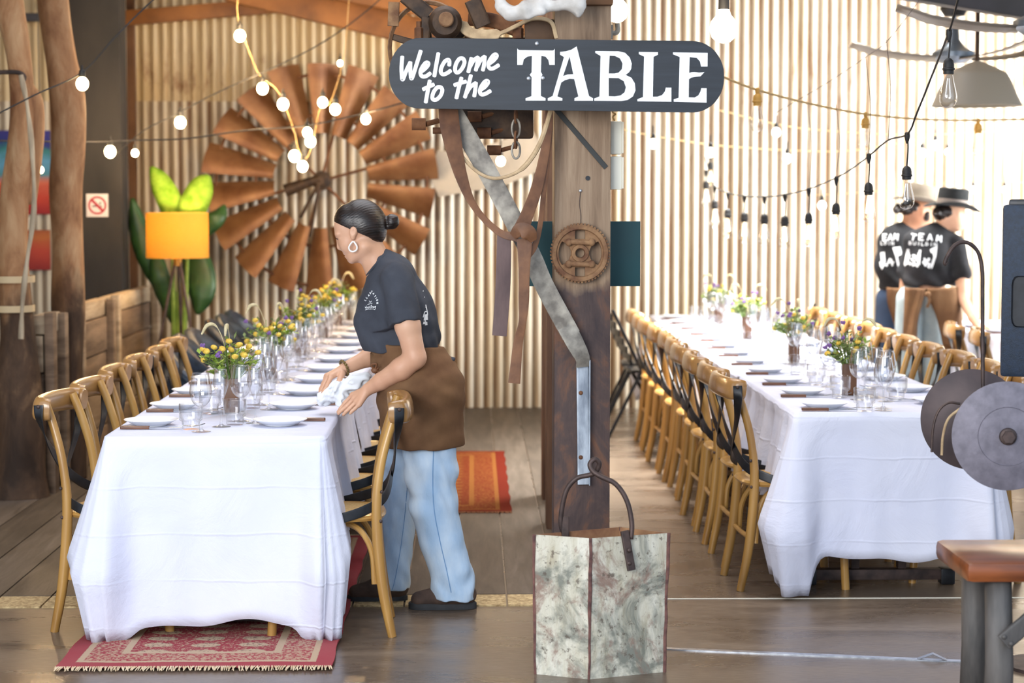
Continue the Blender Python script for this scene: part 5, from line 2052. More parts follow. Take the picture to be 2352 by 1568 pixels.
# near-to-far black string along the right side
STR = [(2215, -60, 6.9), (2195, 20, 7.0), (2180, 72, 7.15), (2140, 175, 7.6), (2105, 262, 7.9), (2084, 308, 8.1), (2040, 322, 8.6), (1996, 358, 8.9), (1960, 385, 9.4), (1921, 408, 9.8), (1858, 434, 10.5), (1803, 447, 10.9), (1756, 452, 11.3), (1710, 450, 11.8), (1672, 443, 12.3), (1642, 428, 12.8), (1630, 400, 13.4), (1620, 362, 14)]
wire(STR, M['cable'], 'black drooping cable carrying the teardrop bulbs on the right', .004)
ED = [(2180, 74, 7.15, .092, 1.0), (2084, 310, 8.1, .125, 1.0), (1996, 358, 8.9, .118, 1.0), (1921, 410, 9.8, .12, 1.0), (1858, 436, 10.5, .12, 1.02), (1803, 449, 10.9, .11, 1.05), (1756, 454, 11.3, .09, 1.05), (1710, 452, 11.8, .09, 1.05), (1672, 445, 12.3, .09, 1.05), (1642, 430, 12.8, .08, 1.05), (1622, 394, 13.4, .06, 1.0), (1632, 355, 14.0, .05, 1.0)]
for i, (x, y, yy, L, sc) in enumerate(ED):
    edison('teardrop_bulb', P(x, y, yy), L, '%s teardrop filament bulb from the near end of the drooping black cable' % ORD[i], 'teardrop bulbs on the black cable', lit=i not in (0, 1), scale=sc)
for x0, y0, x1, y1, Y0, Y1, lab in ((2040, 322, 2036, 92, 8.6, 9.0, 'long thin wire loop holding up the drooping cable, nearest one'), (1995, 355, 1988, 130, 8.9, 9.4, 'thin support wire behind the third teardrop bulb'), (1921, 408, 1920, 240, 9.8, 10, 'thin support wire above the fourth teardrop bulb'), (1858, 434, 1855, 240, 10.5, 10.6, 'thin support wire above the fifth teardrop bulb')):
    b = MB()
    b.tube(cr([tuple(P(x0, y0, Y0)), tuple(P((x0 + x1) / 2 + 8, (y0 + y1) / 2, (Y0 + Y1) / 2)), tuple(P(x1, y1, Y1))], 6), .0016, 5)
    tag(b.build('support_wire', M['iron']), lab, 'wire', 'support wires')
b = MB()
b.tube(cr([tuple(P(x, y, yy)) for x, y, yy in ((1780, 260, 10), (1900, 190, 9.8), (1990, 130, 9.5), (2040, 92, 9), (2120, -10, 9), (2160, -60, 9))], 5), .0014, 5)
tag(b.build('support_wire', M['iron']), 'long thin wire sloping up to the top right above the drooping cable', 'wire', 'support wires')
# tan twisted string
TAN = [(1640, 168, 9.2), (1735, 205, 9.5), (1860, 238, 10), (1988, 262, 10.4), (2120, 274, 10.8), (2247, 276, 11.2), (2420, 272, 11.6)]
wire(TAN, M['cable_tan'], 'tan twisted cable running from the sign to the right edge', .006)
for i, (x, y, yy) in enumerate(((1740, 207, 9.5), (1988, 262, 10.4), (2247, 276, 11.2))):
    edison('teardrop_bulb', P(x, y, yy), .015, ('left', 'middle', 'right')[i] + ' clear bulb on the tan twisted cable', 'bulbs on the tan cable', lit=False, sock=M['tan_cap'], scale=1.05)
# thin pale strings against the back wall with small round bulbs
wire([(1640, 250, 13.5), (1783, 285, 13.8), (1900, 300, 14), (2100, 310, 14.2), (2300, 300, 14.4)], M['cable_tan'], 'upper thin pale cable along the back wall on the right', .003)
wire([(1430, 297, 13), (1500, 312, 13.2), (1630, 332, 13.5), (1808, 345, 14), (1960, 345, 14.3), (2150, 312, 14.6)], M['cable_tan'], 'lower thin pale cable along the back wall on the right', .003)
wire([(1840, 450, 14.3), (1888, 447, 14.3), (2000, 440, 14.35), (2110, 425, 14.4), (2235, 416, 14.4), (2308, 416, 14.4), (2420, 425, 14.5)], M['cable_tan'], 'thin pale cable low along the bright back wall at the right', .0025)
SB = [(1500, 326, 13.2, 'small round bulb nearest the post on the lower pale cable'), (1632, 346, 13.5, 'second small round bulb on the lower pale cable'), (1808, 360, 14, 'third small round bulb on the lower pale cable'), (1783, 300, 13.8, 'small round bulb on the upper pale cable'), (2118, 348, 14.4, 'small round bulb left of the bright wall, upper pale cable'), (2148, 330, 14.5, 'small round bulb over the bright wall, upper pale cable'), (1888, 468, 14.3, 'small round bulb behind the fourth teardrop bulb'), (2235, 432, 14.4, 'small dark-capped bulb above the black hat'), (2308, 432, 14.4, 'small dark-capped bulb at the right, above the speaker'), (2177, 345, 14.4, 'small dark-capped bulb below the pendant shade')]
for i, (x, y, yy, lab) in enumerate(SB):
    golf('round_bulb', P(x, y, yy), .030 if i < 7 else .022, M['bulb_white'], M['cable'], lab, 'small bulbs on the right', hang=.24 if i in (4, 9) else .05)


# ------------------------------------------------------------------ pendant lamp and ceiling fans at the upper right
def pendant(x, y, Y, label):
    c0 = P(x, y, Y)
    e = empty('pendant_lamp', tuple(c0))
    s = FPX / Y
    b = MB()
    pr_ = [(.012, 103), (14, 100), (52, 82), (66, 74), (70, 70), (102, 1), (103, -1), (100, -1), (67, 68), (50, 78), (10, 94)]
    b.lathe([(r_ / s if r_ > .1 else .002, z / s) for r_, z in pr_], 48)
    b.build('shade', M['pendant'], e, angle=25)
    b = MB()
    b.lathe([(.001, .01), (.05, .02), (.06, .07), (.03, .12), (.001, .13)], 20)
    b.build('bulb', M['bulb_white'], e)
    b = MB()
    b.tube([(0, 0, 100 / s), (0, 0, 1.2)], .012, 10)
    b.build('rod', M['machine'], e)
    return tag(e, label, 'pendant lamp', 'pendant lamps')


pendant(2243, 243, 11.0, 'wide taupe pendant shade at the upper right')


def fan(hx, hy, Y, label, angs, rad=0.62, rise=0.06):
    c0 = P(hx, hy, Y)
    e = empty('ceiling_fan', tuple(c0))
    b = MB()
    b.lathe([(.001, -.05), (.08, -.045), (.13, -.01), (.13, .02), (.07, .05), (.035, .10), (.03, .16), (.014, .18), (.014, .9), (.001, .9)], 24)
    b.build('motor', M['fan_metal'], e)
    b = MB()
    b.lathe([(.02, .36), (.075, .34), (.085, .28), (.06, .24), (.02, .235)], 20)
    b.build('canopy', M['cable'], e)
    for a in angs:
        rows = []
        for i in range(9):
            t = i / 8
            r_ = .10 + (rad - .10) * t
            w = .035 + .045 * math.sin(math.pi * min(1, t * .9 + .1))
            z = -.02 + rise * t * t * (1 if t < .8 else 1.15)
            cs, sn = math.cos(R(a)), math.sin(R(a))
            rows.append([Vector((r_ * cs - k * w * sn, r_ * sn + k * w * cs, z + .012 * k)) for k in (-1, -.3, .3, 1)])
        b = MB()
        b.grid(rows)
        o = b.build('blade', M['fan'], e, angle=0)
        so = o.modifiers.new('thick', 'SOLIDIFY')
        so.thickness = .008
    return tag(e, label, 'ceiling fan', 'ceiling fans')


fan(2190, 128, 12.2, 'lower dark ceiling fan behind the pendant rod', (183, 112, 20, 300), .64, .07)
fan(2390, 58, 9.6, 'upper ceiling fan at the top right edge, mostly out of view', (176, 60, 300), .69, .09)

# ------------------------------------------------------------------ loudspeaker on its stand, right edge
YK = 7.0
a_, b_ = P(2320, 470, YK), P(2560, 868, YK)
cx, w_, h_ = (a_.x + b_.x) / 2, b_.x - a_.x, a_.z - b_.z
SP = empty('loudspeaker', (cx + .03, YK + .16, b_.z), R(-17))
b = MB()
b.box((0, 0, h_ / 2), (w_, .32, h_))
b.build('cabinet', M['blue_box'], SP, bevel=.014)
b = MB()
b.box((0, .0, h_ + .004), (w_ * .9, .28, .03))
b.build('top_cap', M['black_metal'], SP, bevel=.01)
gx = P(2372, 700, YK).x - cx
b = MB()
rr_ = [(gx - .055 + .11 * (u + 1) / 2, v) for u, v in RECT]
rings = []
for k, (d, o_) in enumerate(((.012, -.164), (.0, -.172), (.008, -.158))):
    rings.append([(gx + u * (.048 + d * .3), o_, h_ * .44 + v * (.088 + d * .3)) for u, v in RECT])
b.rings(rings, caps=True)
b.build('handle_recess', M['black_metal'], SP)
tag(SP, 'dark blue loudspeaker cabinet at the right edge of the picture', 'speaker')
ST = empty('speaker_stand', (cx, YK + .16, 0))
MB().tube([(0, 0, .25), (0, 0, b_.z - .002)], .018, 12).build('pole', M['black_metal'], ST)
for a in (0, 58, 302):
    MB().tube([(0, 0, .62), (.42 * math.cos(R(a)), .42 * math.sin(R(a)), .01)], .012, 8).build('leg', M['black_metal'], ST)
tag(ST, 'black tripod stand under the blue loudspeaker', 'speaker stand')

# ------------------------------------------------------------------ disc plough sculpture with hook
YD = 6.45
PLG = empty('disc_sculpture', tuple(P(2430, 1100, YD + .4)))
PLG.location.z = 0
tag(PLG, 'plough discs with a tall bent rod hook, right foreground', 'plough discs')


def disc(cx_, cy_, Y, rpx, dirv, m, name, dish=.02):
    c0 = P(cx_, cy_, Y)
    r_ = rpx / (FPX / Y)
    q = Vector(dirv).to_track_quat('Z', 'Y').to_matrix()
    b = MB()
    prof = [(.001, dish), (r_ * .3, dish), (r_ * .6, dish * .75), (r_ * .9, dish * .2), (r_, 0), (r_, -.004), (r_ * .9, dish * .2 - .005), (r_ * .5, dish * .8 - .006), (.001, dish - .006)]
    b.lathe(prof, 56, c0, q)
    return rel(b.build(name, m, angle=50), PLG), c0, q, r_


_, cA, qA, rA = disc(2232, 963, 6.75, 117, (-.30, -1, .06), M['disc_dark'], 'disc', .025)
_, cB, qB, rB = disc(2314, 1001, 6.42, 127, (-.16, -1, .02), M['disc_grey'], 'disc', .018)
b = MB()
b.lathe([(.001, .03), (.024, .03), (.027, .028), (.029, .016), (.038, .015), (.040, .010), (.001, .010)], 24, cB, qB)
rel(b.build('hub_boss', M['iron']), PLG)
b = MB()
b.lathe([(.011, .028), (.021, .028), (.021, .046), (.011, .046)], 6, cB, qB)
rel(b.build('hub_nut', M['iron'], smooth=False), PLG)
b = MB()
b.rings([[cB + qB @ Vector((r_ * math.cos(2 * math.pi * i / 48), r_ * math.sin(2 * math.pi * i / 48), z)) for i in range(48)] for r_, z in ((rB * .52, .0135), (rB * .535, .0158), (rB * .55, .0125))], caps=False)
rel(b.build('wear_ring', M['disc_grey']), PLG)
b = MB()
b.tube([cA + qA @ Vector((0, 0, -.02)), P(2425, 985, 6.85)], .014, 10)
b.tube([cB + qB @ Vector((0, 0, -.01)), P(2425, 985, 6.85)], .014, 10)
b.tube([P(2425, 980, 6.85), Vector((P(2425, 985, 6.85).x, 6.85, 0))], .022, 12)
b.lathe([(.001, 0), (.16, 0), (.16, .012), (.03, .016), (.001, .016)], 28, (P(2425, 985, 6.85).x, 6.85, 0))
rel(b.build('support_stand', M['iron']), PLG)
b = MB()
pts = [(2258, 935), (2257, 800), (2257, 680), (2256, 620), (2247, 580), (2228, 560), (2208, 556), (2190, 566), (2176, 588), (2170, 603), (2172, 607), (2178, 600)]
p = cr([tuple(P(x, y, 6.66)) for x, y in pts], 6)
n = len(p)
b.tube(p, [.0068 if i < n - 14 else .0068 - .0045 * (i - n + 14) / 14 for i in range(n)], 10)
rel(b.build('hook_rod', M['iron']), PLG)
for pts, r_ in (([(2140, 1038), (2143, 985), (2155, 945), (2178, 925), (2205, 927)], .0042), ([(2163, 1045), (2166, 1000), (2178, 962), (2205, 938)], .0045)):
    b = MB()
    b.tube(cr([tuple(P(x, y, 6.66)) for x, y in pts], 6), r_, 8)
    rel(b.build('bent_wire', M['iron'] if r_ < .0044 else M['rope']), PLG)

# ------------------------------------------------------------------ rustic stool / bench, lower right corner
YT = 5.8
ST_ = empty('rustic_stool', tuple(P(2420, 1700, YT)))
ST_.location.z = 0
tp, bt = P(2225, 1262, YT), P(2225, 1335, YT)
xr = P(2640, 1300, YT).x
b = MB()
b.box(((tp.x + xr) / 2, YT + .22, (P(2300, 1290, YT).z + P(2300, 1345, YT).z) / 2), (xr - tp.x, .42, .062))
rel(b.build('seat', M['stool_wood'], bevel=.02), ST_)
ztp = P(2300, 1345, YT).z - .0
xl = P(2308, 1450, YT).x
for x, y in ((xl, YT + .07), (xr - .08, YT + .07), (xl, YT + .36), (xr - .08, YT + .36)):
    b = MB()
    b.tube([(x, y, 0), (x + .004, y, ztp * .5), (x - .004, y, ztp + .012)], [.046, .043, .041], 12)
    rel(b.build('leg', M['stool_leg'], angle=0), ST_)
b = MB()
b.tube([P(2305, 1475, YT + .01), P(2460, 1345, YT + .01)], [(.010, .026)] * 2, sec=RECT, up=(0, -1, 0))
for x, y in ((2306, 1462), (2322, 1478)):
    b.ball(P(x, y, YT + .0), .008, 8, 6)
rel(b.build('brace', M['stool_leg']), ST_)
tag(ST_, 'red-brown varnished timber stool with grey legs at the lower right corner', 'stool')

# ------------------------------------------------------------------ organic shapes: signed distance field -> smooth mesh
class SDF:
    def __init__(s, lo, hi, h):
        s.h = h
        s.lo = np.array(lo, np.float32)
        s.n = [int(math.ceil((hi[i] - lo[i]) / h)) + 1 for i in range(3)]
        s.ax = [s.lo[i] + h * np.arange(s.n[i], dtype=np.float32) for i in range(3)]
        s.D = np.full(s.n, 0.2, np.float32)

    def _win(s, lo, hi):
        sl = []
        for i in range(3):
            a = int(max(0, math.floor((lo[i] - s.lo[i]) / s.h)))
            b = int(min(s.n[i], math.ceil((hi[i] - s.lo[i]) / s.h) + 1))
            if b <= a:
                return None
            sl.append(slice(a, b))
        g = np.meshgrid(s.ax[0][sl[0]], s.ax[1][sl[1]], s.ax[2][sl[2]], indexing='ij')
        return tuple(sl), g

    def _join(s, sl, d, k, mode):
        A = s.D[sl]
        if mode == 'add':
            if k > 0:
                h = np.maximum(k - np.abs(A - d), 0) / k
                s.D[sl] = np.minimum(A, d) - h * h * k * 0.25
            else:
                s.D[sl] = np.minimum(A, d)
        else:
            d = -d
            if k > 0:
                h = np.maximum(k - np.abs(A - d), 0) / k
                s.D[sl] = np.maximum(A, d) + h * h * k * 0.25
            else:
                s.D[sl] = np.maximum(A, d)

    def cap(s, a, b, ra, rb, k=0.02, sy=1.0, mode='add', flat=False, m=0.06):
        """tapered capsule; sy stretches it along the y axis; flat = cut square ends"""
        a, b = np.array(a, float), np.array(b, float)
        r = max(ra, rb)
        ry = r * max(sy, 1)
        ext = np.array((r + m, ry + m, r + m))
        w = s._win(np.minimum(a, b) - ext, np.maximum(a, b) + ext)
        if not w:
            return s
        sl, (X, Y, Z) = w
        ab = b - a
        L = np.linalg.norm(ab)
        u = ab / L
        t = (X - a[0]) * u[0] + (Y - a[1]) * u[1] + (Z - a[2]) * u[2]
        tc = np.clip(t / L, 0, 1)
        if flat:
            tl = t
        else:
            tl = tc * L
        dx, dy, dz = X - a[0] - u[0] * tl, (Y - a[1] - u[1] * tl) / sy, Z - a[2] - u[2] * tl
        q = np.sqrt(dx * dx + dy * dy + dz * dz)
        d = (q - (ra + (rb - ra) * tc)) * min(1.0, sy)
        if flat:
            d = np.maximum(d, np.maximum(-t, t - L))
        s._join(sl, d.astype(np.float32), k, mode)
        return s

    def ell(s, c, r, rot=None, k=0.02, mode='add', m=0.05):
        c = np.array(c, float)
        R_ = max(r) + m
        w = s._win(c - R_, c + R_)
        if not w:
            return s
        sl, (X, Y, Z) = w
        P_ = [X - c[0], Y - c[1], Z - c[2]]
        if rot is not None:
            A = np.array(rot.transposed())
            P_ = [A[i][0] * P_[0] + A[i][1] * P_[1] + A[i][2] * P_[2] for i in range(3)]
        k0 = np.sqrt(sum((P_[i] / r[i]) ** 2 for i in range(3)))
        k1 = np.sqrt(sum((P_[i] / (r[i] * r[i])) ** 2 for i in range(3)))
        d = np.where(k1 > 1e-6, k0 * (k0 - 1) / np.maximum(k1, 1e-6), -min(r))
        s._join(sl, d.astype(np.float32), k, mode)
        return s

    def chain(s, pts, k=0.02, sy=1.0, mode='add', m=0.06):
        for a, b in zip(pts[:-1], pts[1:]):
            s.cap(a[0], b[0], a[1], b[1], k, sy, mode, m=m)
        return s

    def plane(s, p, nrm, k=0.0, mode='sub'):
        """remove everything on the side nrm points to"""
        nrm = np.array(Vector(nrm).normalized())
        g = np.meshgrid(*s.ax, indexing='ij')
        d = sum((g[i] - p[i]) * nrm[i] for i in range(3))
        s.D = np.maximum(s.D, d.astype(np.float32))
        return s

    def wrinkle(s, f):
        g = np.meshgrid(*s.ax, indexing='ij')
        s.D = s.D + f(*g).astype(np.float32)
        return s

    def mesh(s):
        D, h = s.D, s.h
        ins = D < 0
        c = np.zeros([n - 1 for n in s.n], np.uint8)
        offs = [(i, j, k) for i in (0, 1) for j in (0, 1) for k in (0, 1)]
        sub = lambda A, o: A[o[0]:A.shape[0] - 1 + o[0], o[1]:A.shape[1] - 1 + o[1], o[2]:A.shape[2] - 1 + o[2]]
        for o in offs:
            c += sub(ins, o)
        act = (c > 0) & (c < 8)
        idx = np.argwhere(act)
        num = np.full(act.shape, -1, np.int64)
        num[act] = np.arange(len(idx))
        acc = np.zeros((len(idx), 3))
        cnt = np.zeros(len(idx))
        for o in offs:
            for ax_ in range(3):
                if o[ax_] == 0:
                    o2 = list(o)
                    o2[ax_] = 1
                    va = D[idx[:, 0] + o[0], idx[:, 1] + o[1], idx[:, 2] + o[2]]
                    vb = D[idx[:, 0] + o2[0], idx[:, 1] + o2[1], idx[:, 2] + o2[2]]
                    cr_ = (va < 0) != (vb < 0)
                    t = np.where(cr_, va / np.where(cr_, va - vb, 1), 0)
                    p = np.array(o, float)[None, :].repeat(len(idx), 0)
                    p[:, ax_] += t
                    acc[cr_] += p[cr_]
                    cnt[cr_] += 1
        vs = (idx + acc / np.maximum(cnt, 1)[:, None]) * h + s.lo
        quads = []
        for ax_ in range(3):
            a1, a2 = (ax_ + 1) % 3, (ax_ + 2) % 3
            A = np.take(ins, np.arange(s.n[ax_] - 1), ax_)
            B = np.take(ins, np.arange(1, s.n[ax_]), ax_)
            e = np.argwhere(A != B)
            e = e[(e[:, a1] > 0) & (e[:, a2] > 0) & (e[:, a1] < s.n[a1] - 1) & (e[:, a2] < s.n[a2] - 1)]
            if not len(e):
                continue
            def cell(d1, d2):
                q = e.copy()
                q[:, a1] += d1
                q[:, a2] += d2
                return num[q[:, 0], q[:, 1], q[:, 2]]
            q = np.stack([cell(-1, -1), cell(0, -1), cell(0, 0), cell(-1, 0)], 1)
            fl = A[e[:, 0], e[:, 1], e[:, 2]]
            q[~fl] = q[~fl][:, ::-1]
            quads.append(q)
        return vs, np.concatenate(quads)

    def build(s, name, m, parent=None, smooth_it=2, keep=None):
        vs, q = s.mesh()
        # light Laplacian smoothing removes voxel steps
        if smooth_it:
            e = np.concatenate([q[:, [0, 1]], q[:, [1, 2]], q[:, [2, 3]], q[:, [3, 0]]])
            for _ in range(smooth_it):
                acc = np.zeros_like(vs)
                n_ = np.zeros(len(vs))
                np.add.at(acc, e[:, 0], vs[e[:, 1]])
                np.add.at(acc, e[:, 1], vs[e[:, 0]])
                np.add.at(n_, e[:, 0], 1)
                np.add.at(n_, e[:, 1], 1)
                vs = vs * 0.5 + 0.5 * acc / np.maximum(n_, 1)[:, None]
        me = bpy.data.meshes.new(name)
        me.vertices.add(len(vs))
        me.vertices.foreach_set('co', vs.astype(np.float32).ravel())
        me.loops.add(len(q) * 4)
        me.loops.foreach_set('vertex_index', q.astype(np.int32).ravel())
        me.polygons.add(len(q))
        me.polygons.foreach_set('loop_start', np.arange(0, len(q) * 4, 4, dtype=np.int32))
        me.update(calc_edges=True)
        me.shade_smooth()
        me.materials.append(m)
        o = bpy.data.objects.new(name, me)
        COL.objects.link(o)
        if parent:
            rel(o, parent)
        return o


def decal(name, polys, target, m, parent, off=0.0016, org=None):
    """flat print: polygons given by view rays (px, py) laid on the cloth surface they hit"""
    me = target.data
    bvh = BVHTree.FromPolygons([v.co for v in me.vertices], [p.vertices for p in me.polygons])
    inv = target.matrix_parent_inverse.copy()
    b = MB()
    for poly in polys:
        hit = []
        for x, y in poly:
            d = ray(x, y).normalized()
            loc, nr, _, _ = bvh.ray_cast(CAMP, d)
            if loc is None:
                hit = None
                break
            hit.append(loc - d * off)
        if hit and max((hit[i] - hit[0]).length for i in range(len(hit))) < .25:
            b.add(hit, [tuple(range(len(hit)))])
    if b.v:
        o = b.build(name, m, None, smooth=False)
        rel(o, parent)
        return o


def stroke_polys(pts, w):
    q = [np.array(p, float) for p in cr(pts, 4)]
    out_ = []
    for a, b in zip(q[:-1], q[1:]):
        t = (b - a) / (np.linalg.norm(b - a) + 1e-9)
        n_ = np.array((-t[1], t[0])) * w
        a2, b2 = a - t * w * .6, b + t * w * .6
        out_.append([tuple(a2 + n_), tuple(b2 + n_), tuple(b2 - n_), tuple(a2 - n_)])
    return out_


LET = {'A': [[(0, 1), (.5, 0), (1, 1)], [(.2, .65), (.8, .65)]], 'B': [[(0, 1), (0, 0), (.7, .1), (.7, .4), (0, .5), (.8, .6), (.8, .9), (0, 1)]], 'E': [[(.9, 0), (0, 0), (0, 1), (.9, 1)], [(0, .5), (.7, .5)]], 'F': [[(.9, 0), (0, 0), (0, 1)], [(0, .5), (.7, .5)]],
       'I': [[(.5, 0), (.5, 1)]], 'L': [[(0, 0), (0, 1), (.8, 1)]], 'M': [[(0, 1), (.1, 0), (.5, .7), (.9, 0), (1, 1)]], 'N': [[(0, 1), (0, 0), (1, 1), (1, 0)]], 'O': [[(.5, 0), (.05, .3), (.05, .7), (.5, 1), (.95, .7), (.95, .3), (.5, 0)]],
       'S': [[(.9, .1), (.4, 0), (.1, .25), (.8, .7), (.5, 1), (0, .9)]], 'T': [[(0, 0), (1, 0)], [(.5, 0), (.5, 1)]], 'U': [[(0, 0), (.05, .8), (.5, 1), (.95, .8), (1, 0)]], 'Y': [[(0, 0), (.5, .5), (1, 0)], [(.5, .5), (.5, 1)]], 'D': [[(0, 0), (0, 1), (.7, .8), (.9, .5), (.7, .2), (0, 0)]], 'R': [[(0, 1), (0, 0), (.8, .15), (.7, .45), (0, .5), (.9, 1)]]}


def text_polys(txt, pos, w, h, lw, straight=True):
    """letters at screen positions: pos = list of (px, py, angle)"""
    out_ = []
    for ch, (x, y, a) in zip(txt, pos):
        if ch not in LET:
            continue
        ca, sa = math.cos(R(a)), math.sin(R(a))
        for st in LET[ch]:
            pp = []
            for u, v in st:
                uu, vv = (u - .5) * w, (v - .5) * h
                pp.append((x + uu * ca - vv * sa, y + uu * sa + vv * ca))
            pp = [np.array(p0) + (np.array(p1) - np.array(p0)) * k / 3 for p0, p1 in zip(pp[:-1], pp[1:]) for k in range(3)] + [np.array(pp[-1])]
            for p0, p1 in zip(pp[:-1], pp[1:]):
                t = (p1 - p0) / (np.linalg.norm(p1 - p0) + 1e-9)
                n_ = np.array((-t[1], t[0])) * lw
                out_.append([tuple(p0 - t * lw * .5 + n_), tuple(p1 + t * lw * .5 + n_), tuple(p1 + t * lw * .5 - n_), tuple(p0 - t * lw * .5 - n_)])
    return out_


# ================================================================== the woman setting the table
YWM = 7.96
SWM = FPX / YWM
FOOTY = 455 + 1.64 * SWM
q_ = lambda px: px / SWM


def W(px, py, dy=0.0):
    """point on the figure: pixel of the profile, and depth offset from its middle plane"""
    if py > 1020:
        py = 1020 + (py - 1020) * (FOOTY - 2 - 1020) / (1421 - 1020)
    p = P(px, py, YWM)
    return (p.x, YWM + dy, p.z)


WOM = empty('person', (W(975, 1400)[0], YWM, 0))
tag(WOM, 'dark-haired woman in charcoal T-shirt and brown apron leaning over the left table', 'person')

lo, hi = (W(715, 700)[0], YWM - .34, W(900, 1010)[2]), (W(1010, 700)[0], YWM + .36, W(800, 440)[2])
S = SDF(lo, hi, 0.0034)
rotY = lambda a: Matrix.Rotation(R(a), 3, 'Y')
# skull, face, jaw
S.ell(W(829, 513), (q_(52), .073, q_(50)), rotY(-12), .02)
S.ell(W(806, 543), (q_(33), .058, q_(49)), rotY(-12), .02)
S.ell(W(786, 522), (q_(17), .052, q_(27)), rotY(-10), .02)
for s in (-1, 1):
    S.cap(W(812, 589, s * .018), W(838, 566, s * .050), q_(13), q_(15), .022)
    S.ell(W(797, 562, s * .030), (q_(13), .022, q_(15)), None, .02)          # cheek
    S.ell(W(777.5, 538, s * .026), (q_(6), .024, q_(4.5)), rotY(-10), .014)   # brow
    S.ell(W(783, 547.5, s * .031), (q_(5), .012, q_(4)), None, .006)           # lid
S.ell(W(808, 596), (q_(8.5), .020, q_(8)), None, .016)                        # chin
S.cap(W(778.5, 546), W(778.6, 566), q_(3.6), q_(5.2), .012)                   # nose
S.ell(W(780, 569), (q_(4.5), .012, q_(4.5)), None, .008)
S.ell(W(785, 571, 0), (q_(4), .017, q_(3.4)), None, .006)
S.ell(W(791.5, 582.2), (q_(4.2), .020, q_(2.8)), rotY(20), .006)              # upper lip
S.ell(W(795.5, 589), (q_(4.6), .017, q_(3.2)), rotY(10), .006)                # lower lip
S.cap(W(792.0, 585.6, -.022), W(792.0, 585.6, .022), .0016, .0016, .003, mode='sub')
# ears
for s in (-1, 1):
    S.ell(W(814.5, 531, s * .071), (q_(9), .010, q_(13)), rotY(14), .008)
    S.ell(W(813, 543, s * .069), (q_(6), .008, q_(8)), None, .006)
    S.ell(W(812.5, 531, s * .082), (q_(4.8), .007, q_(8)), rotY(14), .004, mode='sub')
# neck
S.cap(W(846, 560), W(884, 645), q_(31), q_(36), .03, 1.0)
# torso under the shirt
S.cap(W(903, 665), W(918, 775), q_(44), q_(46), .04, 1.1)
S.cap(W(908, 645, -.12), W(906, 645, .12), .036, .036, .04)
S.cap(W(925, 790), W(955, 900), q_(46), q_(62), .04, 1.1)
# near arm
S.chain([(W(925, 652, -.165), .052), (W(940, 740, -.200), .048), (W(957, 812, -.205), .0425)], .02)
S.chain([(W(957, 812, -.205), .043), (W(925, 838, -.185), .044), (W(880, 868, -.135), .034), (W(850, 887, -.105), .0255)], .012, 1.0)
# far arm
S.chain([(W(895, 660, .17), .050), (W(890, 760, .215), .044), (W(872, 820, .20), .040)], .02)
S.chain([(W(872, 820, .20), .040), (W(840, 830, .18), .036), (W(788, 852, .13), .0245)], .012)


def hand(S, wrist, kn, tips, radii, thumb, palm_r, k=.004, sy=1.0):
    """palm from wrist to knuckles, four fingers through mid joints, and a thumb from the side"""
    w = Vector(wrist)
    for kx in kn:
        S.cap(w.lerp(Vector(kx), .10), kx, palm_r[0], palm_r[1], .010)
    for kx, jt, r in zip(kn, tips, radii):
        pts = [(kx, r * 1.08)] + [(j, r * (1.0 - .10 * i)) for i, j in enumerate(jt)]
        S.chain(pts, k)
        S.ell(kx, (r * 1.12, r * 1.12, r * 1.12), None, .006)
    S.chain([(p, r) for p, r in thumb], .006)


# near hand: flat, fingers together pointing down towards the table edge
hand(S, W(848, 888, -.105),
     [W(812, 903, -.070), W(817, 909, -.092), W(823, 915, -.113), W(829, 921, -.130)],
     [[W(795, 921, -.062), W(785, 934, -.058), W(778.5, 942.5, -.055)],
      [W(800, 927, -.090), W(788, 937, -.089), W(781, 944, -.088)],
      [W(808, 930, -.114), W(799, 938, -.114), W(793, 945, -.113)],
      [W(820, 930, -.134), W(813, 936, -.135), W(809, 941, -.135)]],
     [.0088, .0090, .0086, .0076],
     [(W(840, 897, -.08), .014), (W(822, 908, -.052), .0115), (W(808, 918, -.040), .0098), (W(797, 928, -.034), .0085)], (.0165, .0120))
# far hand: arched over the towel, gripping it
hand(S, W(787, 853, .128),
     [W(757, 869, .085), W(750, 868, .107), W(745, 870, .129), W(743, 875, .147)],
     [[W(749, 888, .072), W(741, 902, .070), W(735.5, 913, .072)],
      [W(741, 887, .103), W(734, 901, .102), W(730, 912, .103)],
      [W(737, 888, .131), W(731, 900, .130), W(729, 908, .129)],
      [W(736, 890, .151), W(731, 899, .150), W(730, 905, .148)]],
     [.0090, .0092, .0088, .0078],
     [(W(782, 862, .10), .0150), (W(778, 878, .072), .0125), (W(772, 896, .058), .0105), (W(766, 910, .052), .0088)], (.0165, .0125))
body = S.build('body', M['skin'], WOM, 2)

# hair drawn back into a bun
S = SDF((W(760, 440)[0], YWM - .12, W(800, 580)[2]), (W(925, 440)[0], YWM + .12, W(800, 445)[2]), 0.0026)
S.ell(W(829.5, 511), (q_(55.5), .079, q_(54)), rotY(-12), .01)
S.ell(W(845, 520), (q_(43), .076, q_(42)), None, .02)
S.ell(W(862, 538), (q_(22), .060, q_(24)), None, .02)
S.ell(W(799, 508), (q_(31), .066, q_(38)), rotY(-12), .015)
for a, d in (((805, 900), 0),):
    pass
